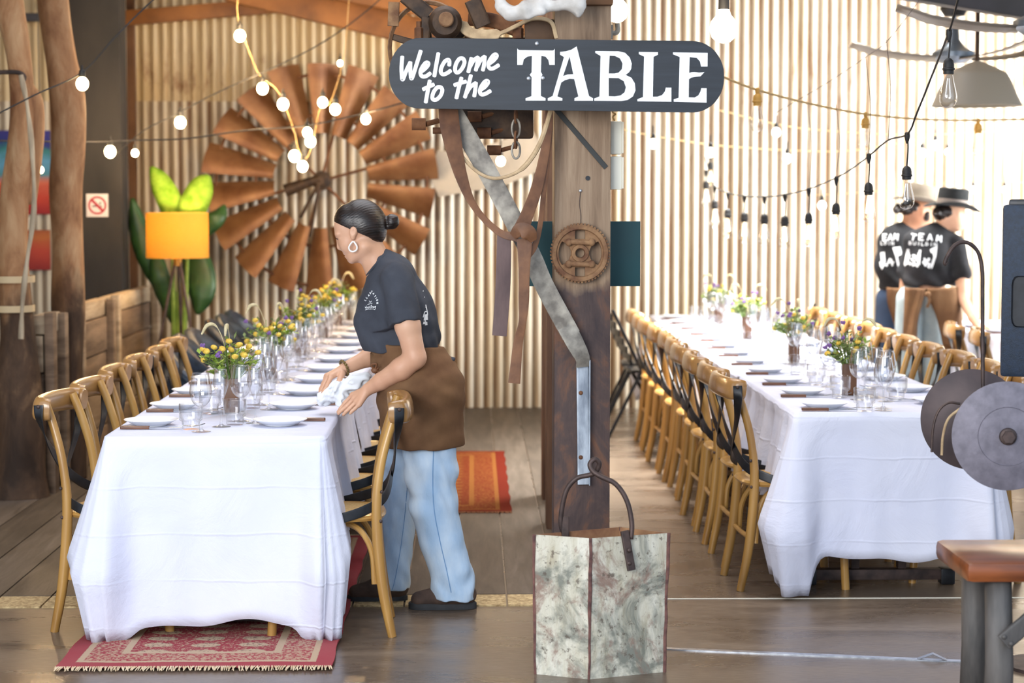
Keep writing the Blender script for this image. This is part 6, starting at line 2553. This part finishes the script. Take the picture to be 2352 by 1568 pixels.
# hairline: clear the face below a slanting line, and the side of the neck
nv = Vector((-0.57, 0, -0.82))
S.plane(W(796, 521), (-0.40, 0, -0.92))
S2 = SDF((W(760, 440)[0], YWM - .12, W(800, 590)[2]), (W(925, 440)[0], YWM + .12, W(800, 445)[2]), 0.0026)
S2.ell(W(850, 524), (q_(36), .0765, q_(33)), None, .01)
S2.ell(W(864, 536), (q_(19), .058, q_(25)), rotY(20), .02)
S2.cap(W(800, 521, -.060), W(803, 531, -.066), .010, .006, .008)
S2.cap(W(800, 521, .060), W(803, 531, .066), .010, .006, .008)
S2.plane(W(824, 524), Vector((-.62, 0, -.78)))
S.D = np.minimum(S.D, S2.D[:, :, -S.n[2]:] if S2.n[2] >= S.n[2] else S.D)
S.cap(W(876, 515), W(888, 509), q_(11), q_(10), .015)
S.ell(W(900, 509), (q_(17), .031, q_(18)), rotY(10), .006)
S.cap(W(893, 520, -.012), W(909, 500, -.012), .012, .011, .004)
S.cap(W(893, 500, .0), W(911, 514, -.010), .010, .010, .004)
S.wrinkle(lambda X, Y, Z: .0004 * np.sin((X * .35 - Z) * 620 + 9 * np.sin(X * 26)) * np.where(X < W(882, 0)[0], 1, 1.3))
S.build('hair', M['hair'], WOM, 1)
# lashes, brows, earrings
for s in (-1, 1):
    b = MB()
    b.tube(cr([W(771.5, 545.8, s * .026), W(776, 548.6, s * .034), W(782, 545.6, s * .040)], 5), [.0006, .0012, .0014, .0016, .0017, .0017, .0017, .0016, .0014, .0010, .0006], 6)
    rel(b.build('eyelashes', M['hair']), WOM)
    b = MB()
    b.tube(cr([W(771.0, 534.5, s * .018), W(774.5, 534.5, s * .034), W(784, 537.5, s * .047)], 5), [(.0016, .0026)] * 11, 6)
    rel(b.build('eyebrow', M['hair']), WOM)
    b = MB()
    pts = [(813.5, 553), (809, 558), (804.5, 566), (806, 573), (813, 576.5), (821, 573), (822.5, 565), (818, 557), (814.5, 553)]
    b.tube(cr([W(x, y, s * .083) for x, y in pts], 5), .0033, 8)
    o = rel(b.build('earring', mat('pearl_white_earring', '#efeeea', rough=.25)), WOM)
    o['label'] = 'large white teardrop hoop earring'

# T-shirt
lo, hi = (W(800, 700)[0], YWM - .31, W(900, 830)[2]), (W(1035, 700)[0], YWM + .31, W(900, 555)[2])
S = SDF(lo, hi, 0.0036)
S.cap(W(899, 640), W(908, 700), q_(52), q_(76), .03, 1.28)
S.cap(W(908, 700), W(911, 738), q_(76), q_(89), .05, 1.05)
S.cap(W(911, 738), W(925, 792), q_(89), q_(80), .05, 1.0)
S.cap(W(925, 792), W(932, 826), q_(80), q_(74), .03, 1.05)
S.ell(W(848, 733, -.055), (q_(27), .060, q_(34)), rotY(10), .035)
S.ell(W(848, 733, .055), (q_(27), .060, q_(34)), rotY(10), .035)
S.cap(W(912, 628, -.140), W(908, 628, .140), .052, .052, .05)
S.cap(W(880, 606), W(892, 630), q_(34), q_(42), .04)
S.cap(W(920, 646, -.155), W(935.5, 737, -.200), .062, .064, .03, flat=False)
S.cap(W(895, 650, .155), W(890, 735, .215), .060, .064, .03)
S.ell(W(985, 775, .02), (q_(24), .12, q_(20)), rotY(-25), .02)
S.plane(W(900, 806), (-.05, 0, -1))
# cut sleeves square at the hem, open the neckline
def cutcap(S, a, b, r):
    pass
hem = Vector(W(935.5, 737, -.200))
g = np.meshgrid(*S.ax, indexing='ij')
dr = (Vector(W(935.5, 737, -.2)) - Vector(W(920, 646, -.155))).normalized()
d_ax = (g[0] - hem.x) * dr.x + (g[1] - hem.y) * dr.y + (g[2] - hem.z) * dr.z
near = (g[1] < YWM - .135)
S.D = np.where(near & (d_ax > -.02), np.maximum(S.D, d_ax), S.D).astype(np.float32)
hem = Vector(W(890, 740, .215))
d_ax = -(g[2] - hem.z)
S.D = np.where((g[1] > YWM + .135) & (d_ax > -.02), np.maximum(S.D, d_ax), S.D).astype(np.float32)
S.cap(W(840, 570), W(868, 612), q_(33), q_(35.5), .004, mode='sub')
pn = Vector((-.80, 0, .60)).normalized()
S.wrinkle(lambda X, Y, Z: .0028 * np.sin((X * .75 + Z) * 62 + 3 * np.sin(Y * 15) + 2 * np.sin(X * 20)) * np.clip((W(0, 700)[2] - Z) / .10, 0, 1) + .0018 * np.sin(Z * 40 + X * 90 + Y * 55))
tee = S.build('t_shirt', M['tee'], WOM, 2)
# collar rib and sleeve hem line
b = MB()
pa_, pb_ = Vector(W(890, 582)), Vector(W(845, 632))
cc_, hd_ = (pa_ + pb_) / 2, (pa_ - pb_) / 2
b.tube([cc_ + hd_ * math.cos(2 * math.pi * i / 40) + Vector((.006 * math.sin(2 * math.pi * i / 40) ** 2, .066 * math.sin(2 * math.pi * i / 40), .010 * math.sin(2 * math.pi * i / 40) ** 2)) for i in range(41)], [(.0085, .0055)] * 41, 8)
rel(b.build('collar', M['tee'], None, angle=0), WOM)
arc_ = [(870, 640), (905, 700)]
polys = []
polys += text_polys('LLASTATION', [], 1, 1, 1)
A_ = [('A', 847, 678, -28), ('S', 850.5, 673, -18), ('T', 854, 670, 8), ('A', 858, 674, 36), ('T', 861.5, 680, 46), ('I', 864, 684.5, 58), ('O', 866.3, 689, 70), ('N', 866.8, 695.5, 86), ('L', 842.5, 683, -42), ('L', 839, 688.5, -52)]
for ch, x, y, a in A_:
    polys += text_polys(ch, [(x, y, a)], 2.8, 3.8, .52)
for st in ([(848, 690.5), (850.5, 693.5), (853.5, 691)], [(847, 696), (855, 696.3)], [(844, 699.5), (846, 698.5), (848.5, 700)]):
    polys += stroke_polys(st, .5)
scrip = [[(840, 706.5), (838.6, 704.5), (840, 708)], [(841.5, 702), (841.8, 707.5), (843.5, 706)], [(844.5, 705.5), (845.8, 703.8), (844.8, 707), (846.8, 707)], [(848, 703.8), (847.2, 706.5), (849, 704)], [(850.8, 703.8), (849.8, 705), (851, 707)], [(852.5, 699.5), (852.6, 706.6)], [(851.5, 702), (854.5, 702)], [(855.5, 703.6), (854.6, 706), (857, 703.5), (857.2, 706.3)], [(858.2, 704), (858.4, 706.3), (860, 703.8), (860.2, 706)], [(861.2, 703), (861.6, 705.5), (863.4, 702.5), (861.5, 710), (858.6, 710)], [(839, 711.5), (844, 709.8), (850, 709.6), (858, 709.4)]]
for st in scrip:
    polys += stroke_polys(st, .42)
decal('chest_print', polys, tee, M['print'], WOM)
bp = []
for st in ([(978, 700), (982, 720), (980, 728)], [(976, 735), (980, 742)], [(972, 728), (976, 716), (981, 716)]):
    bp += stroke_polys(st, 1.0)
for cx_, cy_, w_, h_ in ((978, 728, 5, 8), (975, 741, 4, 3.5), (979, 743, 3, 4), (972, 668, .7, 1.6), (975, 682, .7, 1.3), (978, 704, .8, 2.6)):
    bp.append([(cx_ - w_, cy_ + h_), (cx_ + w_, cy_ + h_ * .8), (cx_ + w_ * .8, cy_ - h_), (cx_ - w_ * .6, cy_ - h_ * .7)])
decal('back_print', bp[:-3], tee, M['print'], WOM)
for q in bp[-3:]:
    decal('back_print', [q], tee, M['print'], WOM)

# apron
lo, hi = (W(830, 700)[0], YWM - .30, W(900, 1045)[2]), (W(1090, 700)[0], YWM + .30, W(900, 775)[2])
S = SDF(lo, hi, 0.0040)
S.cap(W(926, 790), W(966, 895), q_(77), q_(97), .02, 1.15, flat=False)
S.cap(W(966, 895), W(972, 1040), q_(97), q_(96), .04, 1.22, flat=False)
S.plane(W(970, 1021), (0.0, 0, -1))
S.plane(W(925, 788), (0.10, 0, 1))
S.wrinkle(lambda X, Y, Z: .0030 * np.sin((X + .5 * Z) * 55 + 4 * np.sin(Z * 14)) * np.clip((W(0, 820)[2] - Z) / .15, .15, 1) * np.clip((Z - W(0, 1010)[2]) / .1, .2, 1) + .0016 * np.sin(Z * 70 - X * 60 + Y * 30))
apron = S.build('apron', M['canvas'], WOM, 2)
b = MB()
b.rings([[Vector(W(925, 0)[0:1] + (YWM, 0)) + Vector((math.cos(a) * q_(79) + q_(1), math.sin(a) * q_(79) * 1.08, W(925, y - 10 * math.cos(a))[2])) for a in [2 * math.pi * i / 40 for i in range(40)]] for y in (800, 832)], caps=False)
o = b.build('apron_waistband', M['canvas'], None, angle=0)
so = o.modifiers.new('thick', 'SOLIDIFY')
so.thickness = .004
rel(o, WOM)
b = MB()
k0 = Vector(W(864, 846, -.085))
b.ball(k0, (.016, .014, .013), 12, 8)
b.tube(cr([k0, k0 + Vector((-.014, -.012, .022)), k0 + Vector((.006, -.016, .026)), k0], 5), .004, 6)
b.tube(cr([k0, k0 + Vector((.022, -.012, .014)), k0 + Vector((.026, -.014, -.006)), k0], 5), .004, 6)
rel(b.build('apron_knot', M['leather']), WOM)
S = SDF(W(1008, 860, -.12), (W(1056, 800)[0], YWM + .12, W(1000, 800)[2]), .004)
S.ell(W(1030, 829), (q_(17), .06, q_(11)), rotY(-20), .01)
S.wrinkle(lambda X, Y, Z: .003 * np.sin(X * 160 + Z * 90))
o = S.build('tucked_cloth', M['tee'], WOM, 1)

# jeans
lo, hi = (W(840, 700)[0], YWM - .21, 0.0), (W(1115, 700)[0], YWM + .23, W(900, 930)[2])
S = SDF(lo, hi, 0.0045)
S.chain([(W(980, 930, -.065), q_(58)), (W(988, 1030, -.080), q_(60)), (W(991, 1080, -.082), q_(60)), (W(996, 1160, -.082), q_(54)), (W(1016, 1250, -.075), q_(50)), (W(1037, 1330, -.07), q_(49)), (W(1047, 1420, -.07), q_(51))], .012, .88)
S.chain([(W(935, 930, .085), q_(66)), (W(921, 1060, .088), q_(50)), (W(920, 1160, .085), q_(41)), (W(909, 1250, .08), q_(41)), (W(900, 1330, .075), q_(42)), (W(898, 1420, .075), q_(39))], .012, 1.0)
S.plane(W(980, 1386), (-.06, 0, -1))
S.wrinkle(lambda X, Y, Z: .0030 * np.sin(Z * 52 + X * 30 + 3 * np.sin(X * 22 + Y * 18)) * (.35 + np.exp(-((Z - .50) / .10) ** 2) + 1.1 * np.exp(-((Z - .10) / .07) ** 2)) + .0012 * np.sin(X * 90 + Z * 40))
jeans = S.build('jeans', M['denim'], WOM, 2)
M['stitch'] = mat('jean_seam', '#6f97c2', rough=.9)
sp_ = stroke_polys([(996, 1025), (994, 1100), (997, 1170), (1010, 1240), (1026, 1310), (1036, 1360)], .9)
decal('seam', sp_, jeans, M['stitch'], WOM, .002)
sp_ = stroke_polys([(936, 1110), (930, 1180), (920, 1260), (905, 1340), (896, 1362)], .7)
decal('seam', sp_, jeans, M['stitch'], WOM, .002)

# boots
for nm, x0, x1, dy, top in (('near', 934, 1093, -.070, 1010), ('far', 786, 930, .075, 880)):
    zf = lambda py: W(900, py)[2]
    S = SDF((W(x0 - 12, 0)[0], YWM + dy - .085, 0.0), (W(x1 + 25, 0)[0], YWM + dy + .085, .16), .0036)
    xx = lambda t: W(x0 + (x1 - x0) * t, 0)[0]
    S.cap((xx(.16), YWM + dy, .036), (xx(.50), YWM + dy, .052), .034, .042, .02, 1.12)
    S.cap((xx(.50), YWM + dy, .052), (xx(.84), YWM + dy, .058), .042, .044, .02, .95)
    S.cap((xx(.68), YWM + dy, .07), (xx(.74), YWM + dy, .15), .048, .050, .03)
    S.plane((0, 0, .022), (0, 0, -1))
    rel(S.build('boot', M['boot'], None, 2), WOM)
    b = MB()
    n = 40
    ring_ = []
    for i in range(n):
        a = 2 * math.pi * i / n
        u = math.cos(a)
        wv = (.044 + .006 * math.cos(2 * a) - .004 * u) * math.sin(a)
        t_ = .5 + .5 * u
        ring_.append((xx(.5 + .5 * math.copysign(abs(u) ** .75, u)), YWM + dy + wv * (1.0 if t_ < .6 else .92)))
    cx_, cy_ = xx(.5), YWM + dy
    b.rings([[(x, y, 0.001) for x, y in ring_], [(x, y, 0.024) for x, y in ring_], [(cx_ + (x - cx_) * .97, cy_ + (y - cy_) * .93, 0.028) for x, y in ring_]])
    rel(b.build('boot_sole', M['sole']), WOM)

# bead bracelet on the far wrist
for k in range(16):
    a = 2 * math.pi * k / 16
    c0 = Vector(W(786, 851, .128))
    ax = (Vector(W(840, 830, .18)) - c0).normalized()
    u1 = ax.cross(Vector((0, 1, 0))).normalized()
    u2 = ax.cross(u1)
    b = MB()
    b.ball(c0 + (u1 * math.cos(a) + u2 * math.sin(a)) * .0305, .0062, 8, 6)
    rel(b.build('bracelet_bead', mat('bronze_bead', '#4a3c20', '#7c6636', 30, rough=.35) if k == 0 else bpy.data.materials['bronze_bead']), WOM)

# polishing towel held in both hands (its own thing)
S = SDF((W(715, 0)[0], YWM - .10, .772), (W(870, 0)[0], YWM + .24, W(0, 830)[2]), .0036)
S.cap(W(738, 922, .09), W(775, 900, .085), q_(15), q_(22), .02, 1.8)
S.cap(W(775, 900, .085), W(815, 885, .06), q_(21), q_(19), .02, 1.5)
S.cap(W(815, 885, .06), W(838, 868, .06), q_(17), q_(12), .02, 1.4)
S.cap(W(785, 918, .03), W(793, 940, .00), q_(17), q_(11), .02, 1.2)
S.wrinkle(lambda X, Y, Z: .0042 * np.sin((X * .6 - Z) * 95 + 6 * np.sin(X * 24 + 1) + 5 * np.sin(Y * 38)) + .0026 * np.sin(X * 90 + Y * 150 + 3 * np.sin(Z * 60)) + .0022 * np.sin(Z * 210 - Y * 80))
tw = S.build('tea_towel', M['towel'], None, 2)
tag(tw, 'crumpled white polishing towel gripped in the hands of the woman', 'towel')
# loose corner of towel hanging past the table edge
b = MB()
rows = []
for j in range(12):
    t = j / 11
    rows.append([Vector(W(782 + 20 * t_ + 3 * math.sin(t * 5 + t_ * 4), 930 + 34 * t + 3 * t_, -.04 + .10 * t_)) + Vector((.008 * math.sin(t_ * 12 + t * 3), 0, 0)) for t_ in [i / 8 for i in range(9)]])
b.grid(rows)

# ================================================================== two people in hats at the back right
def backperson(cx, Y, data, mats, label):
    s = FPX / Y
    e = empty('person', (P(cx, 700, Y).x, Y, 0))
    tag(e, label, 'person')
    def B(px, py, dy=0.0):
        p = P(px, py, Y)
        return (p.x, Y + dy, p.z)
    m = lambda v: v / s
    x0, x1 = B(cx - 110, 0)[0], B(cx + 125, 0)[0]
    hd = data['head']
    # body: head, neck, arms
    S = SDF((x0, Y - .52, .80), (x1, Y + .34, B(0, 425)[2]), .007)
    S.ell(B(*hd), (m(33), .098, m(38)), None, .02)
    S.ell(B(hd[0] + 9, hd[1] + 14, -.01 + data['face'][2]), (m(22), .066, m(27)), rotY(-12), .02)
    fx, fy, fd = data['face']
    S.ell(B(fx, fy, fd), (m(5), .014, m(5)), None, .012)
    S.ell(B(fx - 9, fy + 15, fd), (m(9), .022, m(8)), None, .015)
    for ex, ey, ed in data['ears']:
        S.ell(B(ex, ey, ed), (m(5), .016, m(10)), None, .008)
    S.cap(B(hd[0] - 8, hd[1] + 14), B(*data['neck']), m(19), m(19), .03)
    S.cap(B(cx, 575), B(cx - 3, 690), m(34), m(34), .03, .8)
    S.cap(B(data['arms'][0][0][0], 575), B(data['arms'][1][0][0], 575), m(11), m(11), .02)
    for arm in data['arms']:
        S.chain([(B(x, y, d), m(r)) for x, y, d, r in arm], .012)
    if data.get('fingers'):
        for fch in data['fingers']:
            S.chain([(B(x, y, d), r) for x, y, d, r in fch], .004)
    S.build('body', mats['skin'], e, 2)
    S = SDF((x0, Y - .34, B(0, 560)[2]), (x1, Y + .3, B(0, 440)[2]), .006)
    for hx, hy, hdp, rx, ry_, rz in data['hair']:
        S.ell(B(hx, hy, hdp), (m(rx), ry_, m(rz)), None, .012)
    S.wrinkle(lambda X, Y_, Z: .004 * np.sin(X * 140 + Z * 90) * np.sin(Y_ * 110))
    S.build('hair', M['hair'], e, 1)
    # shirt
    S = SDF((x0, Y - .40, B(0, 690)[2]), (x1, Y + .34, B(0, 500)[2]), .007)
    for a, b_, ra, rb, sy in data['shirt']:
        S.cap(B(*a), B(*b_), m(ra), m(rb), .05, sy)
    for a, b_, ra, rb in data['sleeves']:
        S.cap(B(*a), B(*b_), m(ra), m(rb), .03)
    S.plane(B(0, data['hem']), (0, 0, -1))
    S.wrinkle(lambda X, Y_, Z: .006 * np.sin(X * 42 + Z * 26 + 3 * np.sin(Z * 12)) * np.clip((1.42 - Z) / .2, .1, 1))
    tee_ = S.build('t_shirt', M['tee_black'], e, 2)
    # trousers
    S = SDF((x0, Y - .30, 0), (x1, Y + .30, B(0, 650)[2]), .009)
    wz = B(0, 680)[2]
    xc = B(data['hip'], 0)[0]
    for sx in (-1, 1):
        S.chain([((xc + sx * .070, Y, wz - .03), .100), ((xc + sx * .095, Y, .50), .085), ((xc + sx * .105, Y, .07), .075)], .01)
    S.plane((0, 0, .07), (0, 0, -1))
    S.build('jeans', mats['jeans'], e, 2)
    for sx in (-1, 1):
        S = SDF((xc + sx * .105 - .08, Y - .16, 0), (xc + sx * .105 + .08, Y + .26, .16), .008)
        S.cap((xc + sx * .105, Y - .03, .05), (xc + sx * .105, Y + .17, .035), .048, .038, .02)
        S.cap((xc + sx * .105, Y - .02, .05), (xc + sx * .105, Y - .02, .13), .045, .05, .02)
        S.plane((0, 0, .004), (0, 0, -1))
        S.build('boot', M['boot'], e, 1)
    # apron: two flaps tied behind
    for poly in data['apron']:
        rows = []
        for j in range(13):
            t = j / 12
            L_, R2 = [np.array(q, float) for q in cr(poly[0], 6)], [np.array(q, float) for q in cr(poly[1], 6)]
            i = min(int(t * (len(L_) - 1)), len(L_) - 1)
            a, b_ = L_[i], R2[i]
            row = []
            for u in range(9):
                uu = u / 8
                q = a + (b_ - a) * uu
                bulge = -(.155 + .05 * math.sin(math.pi * uu) + .015 * math.sin(uu * 9 + t * 3) + poly[2] * t)
                row.append(B(q[0], q[1], bulge))
            rows.append(row)
        b = MB()
        b.grid(rows)
        o = b.build('apron_flap', M['canvas'], None, angle=0)
        so = o.modifiers.new('thick', 'SOLIDIFY')
        so.thickness = .004
        rel(o, e)
    b = MB()
    kx, ky = data['knot']
    b.ball(B(kx, ky, -.225), (.022, .014, .02), 10, 8)
    b.tube(cr([B(kx, ky, -.225), B(kx + 3, ky + 14, -.235), B(kx - 2, ky + 30, -.23)], 4), (.002, .010), sec=RECT, up=(0, -1, 0))
    rel(b.build('apron_knot', M['canvas']), e)
    # hat
    hx, hy, hdp, rb, rt, hh, tilt, brx, bry = data['hat']
    c0 = Vector(B(hx, hy, hdp))
    T_ = Matrix.Rotation(R(tilt), 3, 'Y')
    n = 40
    def hring(r_, z, sx=1.0, sy_=1.0, curl=0.0):
        o_ = []
        for i in range(n):
            a = 2 * math.pi * i / n
            v = Vector((r_ * sx * math.cos(a), r_ * sy_ * math.sin(a), z + curl * (math.sin(a) ** 2) - curl * .6 * math.cos(a) ** 2))
            o_.append(c0 + T_ @ v)
        return o_
    b = MB()
    b.rings([hring(m(rb), .0), hring(m(rb * 1.0), .02), hring(m((rb + rt) / 2), m(hh * .6)), hring(m(rt), m(hh * .94)), hring(m(rt * .9), m(hh)), hring(m(rt * .55), m(hh * .93)), hring(m(rt * .05), m(hh * .90))], caps=True)
    b.rings([hring(m(rb * .98), .012), hring(m(rb * 1.25), .004, brx, bry, .008), hring(m(rb * 1.62), .002, brx, bry, .028), hring(m(rb * 1.66), -.003, brx, bry, .030), hring(m(rb * 1.62), -.006, brx, bry, .026), hring(m(rb * 1.2), -.004, brx, bry, .006), hring(m(rb * .98), 0)], caps=False)
    hat = rel(b.build('hat', mats['hat'], angle=50), e)
    b = MB()
    b.rings([hring(m(rb * 1.015), .014), hring(m(rb * 1.015), .014 + m(data['band'])), hring(m(rb * .99), .015 + m(data['band']))], caps=False)
    rel(b.build('hat_band', mats['band']), hat)
    # back print
    if data['print']:
        decal('back_print', data['print'], tee_, M['print'], e, .005)
    return e


def blotch(cx, cy, w, h, seed, n=14):
    r_ = random.Random(seed)
    out_ = []
    for i in range(n):
        x, y = cx + r_.uniform(-w, w), cy + r_.uniform(-h, h)
        a, b_ = r_.uniform(1.6, 4.0), r_.uniform(1.8, 4.5)
        out_.append([(x - a, y - b_ * .4), (x - a * .3, y - b_), (x + a, y - b_ * .5), (x + a * .8, y + b_ * .7), (x - a * .4, y + b_)])
    return out_


prR = text_polys('TEAM', [(2098, 545, 14), (2117, 544, 6), (2136, 545, 3), (2157, 548, 8)], 11, 14, 1.6)
prR += text_polys('BUILDING', [(2091 + 9.6 * i, 558 + i * .6, 4) for i in range(8)], 6, 7, .9)
prR += [[(2083, 572), (2116, 574), (2115, 580), (2082, 578)], [(2082, 578), (2089, 578), (2084, 608), (2076, 606)], [(2108, 580), (2115, 580), (2113, 608), (2106, 608)]]
prR += blotch(2094, 598, 17, 12, 3, 26) + blotch(2128, 605, 7, 12, 4, 12)
prR += [[(2140, 570), (2153, 565), (2150, 590), (2144, 608), (2140, 618), (2137, 610), (2144, 590)], [(2136, 572), (2146, 570), (2147, 582), (2138, 580)]]
prL = text_polys('EAM', [(2033, 545, 0), (2045, 545, 4), (2058, 544, 8)], 9, 14, 1.6)
prL += text_polys('LDING', [(2026 + 8 * i, 558 + .3 * i, 2) for i in range(5)], 5, 7, .9)
prL += [[(2050, 568), (2068, 566), (2072, 584), (2062, 588), (2066, 612), (2062, 612), (2056, 586)], [(2022, 580), (2032, 578), (2034, 602), (2024, 604)]]
prL += blotch(2030, 608, 8, 8, 8, 10) + blotch(2048, 603, 7, 8, 9, 8)

backperson(2140, 13.0, dict(
    head=(2184, 492, 0), face=(2214, 500, -.02), neck=(2158, 536, 0), ears=[(2193, 492, -.085)],
    arms=[[(2188, 566, -.05, 15), (2198, 630, -.12, 15), (2197, 680, -.16, 13.5), (2208, 725, -.30, 9.5), (2216, 742, -.36, 9)], [(2100, 566, .03, 14), (2084, 625, .05, 12), (2080, 665, .05, 11)]],
    fingers=[[(2216, 742, -.36, .014), (2232, 744, -.38, .010), (2240, 747, -.39, .008)], [(2216, 744, -.38, .013), (2230, 748, -.41, .010), (2236, 751, -.42, .008)], [(2216, 741, -.34, .013), (2232, 741, -.35, .010), (2239, 744, -.35, .008)], [(2214, 740, -.32, .012), (2227, 739, -.32, .009), (2234, 741, -.32, .007)], [(2212, 740, -.38, .013), (2218, 750, -.43, .010), (2222, 756, -.43, .008)]],
    hair=[(2174, 488, .0, 30, .098, 24), (2160, 494, -.01, 14, .06, 14), (2148, 488, -.05, 11, .05, 11)],
    shirt=[((2142, 560, 0), (2138, 610, 0), 46, 60, .80), ((2138, 610, 0), (2134, 648, 0), 60, 58, .85), ((2096, 553, 0), (2192, 560, 0), 22, 22, 1.0), ((2158, 538, 0), (2146, 556, 0), 24, 40, .9)],
    sleeves=[((2192, 562, -.05), (2198, 625, -.12), 21, 22), ((2098, 560, .03), (2084, 620, .05), 20, 20)], hem=657, hip=2128,
    apron=[([(2066, 657), (2064, 700), (2060, 750), (2058, 800)], [(2114, 660), (2106, 690), (2094, 740), (2092, 800)], .03), ([(2112, 660), (2122, 690), (2136, 730), (2152, 806)], [(2184, 656), (2192, 700), (2196, 760), (2194, 790)], .05)],
    knot=(2113, 672), hat=(2187, 474, 0, 36, 35, 42, 6, 1.10, .92), band=11, print=prR), dict(skin=M['skin'], jeans=M['denim_grey'], hat=M['felt_black'], band=M['band']),
    'person in a black flat-topped hat and brown apron, one hand on a chair back')
backperson(2058, 13.55, dict(
    head=(2108, 488, 0), face=(2134, 500, .02), neck=(2078, 530, 0), ears=[(2112, 488, -.09)],
    arms=[[(2042, 566, -.03, 13), (2032, 622, -.03, 12), (2034, 690, .06, 10)], [(2094, 566, .03, 13), (2102, 620, .08, 12), (2106, 680, .14, 10)]],
    hair=[(2096, 478, 0, 30, .095, 22), (2066, 478, -.03, 15, .06, 12), (2056, 482, -.04, 9, .05, 8), (2122, 496, -.07, 9, .04, 13)],
    shirt=[((2062, 556, 0), (2060, 610, 0), 42, 46, .85), ((2060, 610, 0), (2062, 652, 0), 46, 42, .9), ((2040, 556, 0), (2096, 556, 0), 20, 20, 1.0), ((2080, 532, 0), (2066, 552, 0), 22, 36, .9)],
    sleeves=[((2040, 560, -.03), (2032, 618, -.03), 18, 18), ((2094, 560, .03), (2102, 615, .08), 18, 18)], hem=664, hip=2078,
    apron=[([(2026, 657), (2026, 690), (2034, 720), (2046, 760)], [(2072, 660), (2072, 700), (2072, 740), (2074, 790)], .03), ([(2070, 660), (2072, 700), (2074, 740), (2078, 790)], [(2110, 657), (2112, 700), (2112, 740), (2112, 780)], .03)],
    knot=(2066, 668), hat=(2108, 462, 0, 36, 33, 40, 10, 1.12, .92), band=6, print=prL), dict(skin=M['skin_dark'], jeans=M['denim_dark'], hat=M['felt_grey'], band=M['felt_grey']),
    'person in a taupe hat with dark curly hair, standing behind the black-hatted person')

# ------------------------------------------------------------------ bleached bone on top of the winch
YBN = 7.05
Bn = lambda x, y, d=0: (P(x, y, YBN).x, YBN + d, P(x, y, YBN).z)
sb = FPX / YBN
S = SDF((Bn(1125, 0)[0], YBN - .08, Bn(0, 52)[2]), (Bn(1352, 0)[0], YBN + .09, Bn(0, -75)[2]), .0036)
mm = lambda v: v / sb
S.chain([(Bn(1128, -60), mm(9)), (Bn(1140, -20), mm(10)), (Bn(1152, 15), mm(13)), (Bn(1170, 32), mm(11)), (Bn(1200, 34), mm(9))], .015, .9)
S.chain([(Bn(1170, 28), mm(16)), (Bn(1205, 22, -.01), mm(18)), (Bn(1240, 16, -.01), mm(15)), (Bn(1290, 14), mm(13)), (Bn(1325, 14), mm(19))], .02, 1.1)
S.chain([(Bn(1325, 28), mm(13)), (Bn(1331, 0), mm(12)), (Bn(1338, -6), mm(7))], .015)
S.chain([(Bn(1240, 6), mm(12)), (Bn(1215, -16), mm(9)), (Bn(1205, -45), mm(8))], .02)
S.chain([(Bn(1212, 38, -.02), mm(7)), (Bn(1245, 28, -.03), mm(7))], .012)
S.ell(Bn(1290, 40), (mm(34), .06, mm(15)), None, .012, mode='sub')
S.ell(Bn(1184, 2, -.03), (mm(14), .05, mm(13)), None, .012, mode='sub')
S.wrinkle(lambda X, Y, Z: .0016 * np.sin(X * 110 + Z * 70) + .001 * np.sin(Z * 240 + Y * 200))
tag(S.build('weathered_bone', M['bone'], None, 1), 'bleached white animal bone lying on top of the winch above the sign', 'bone')
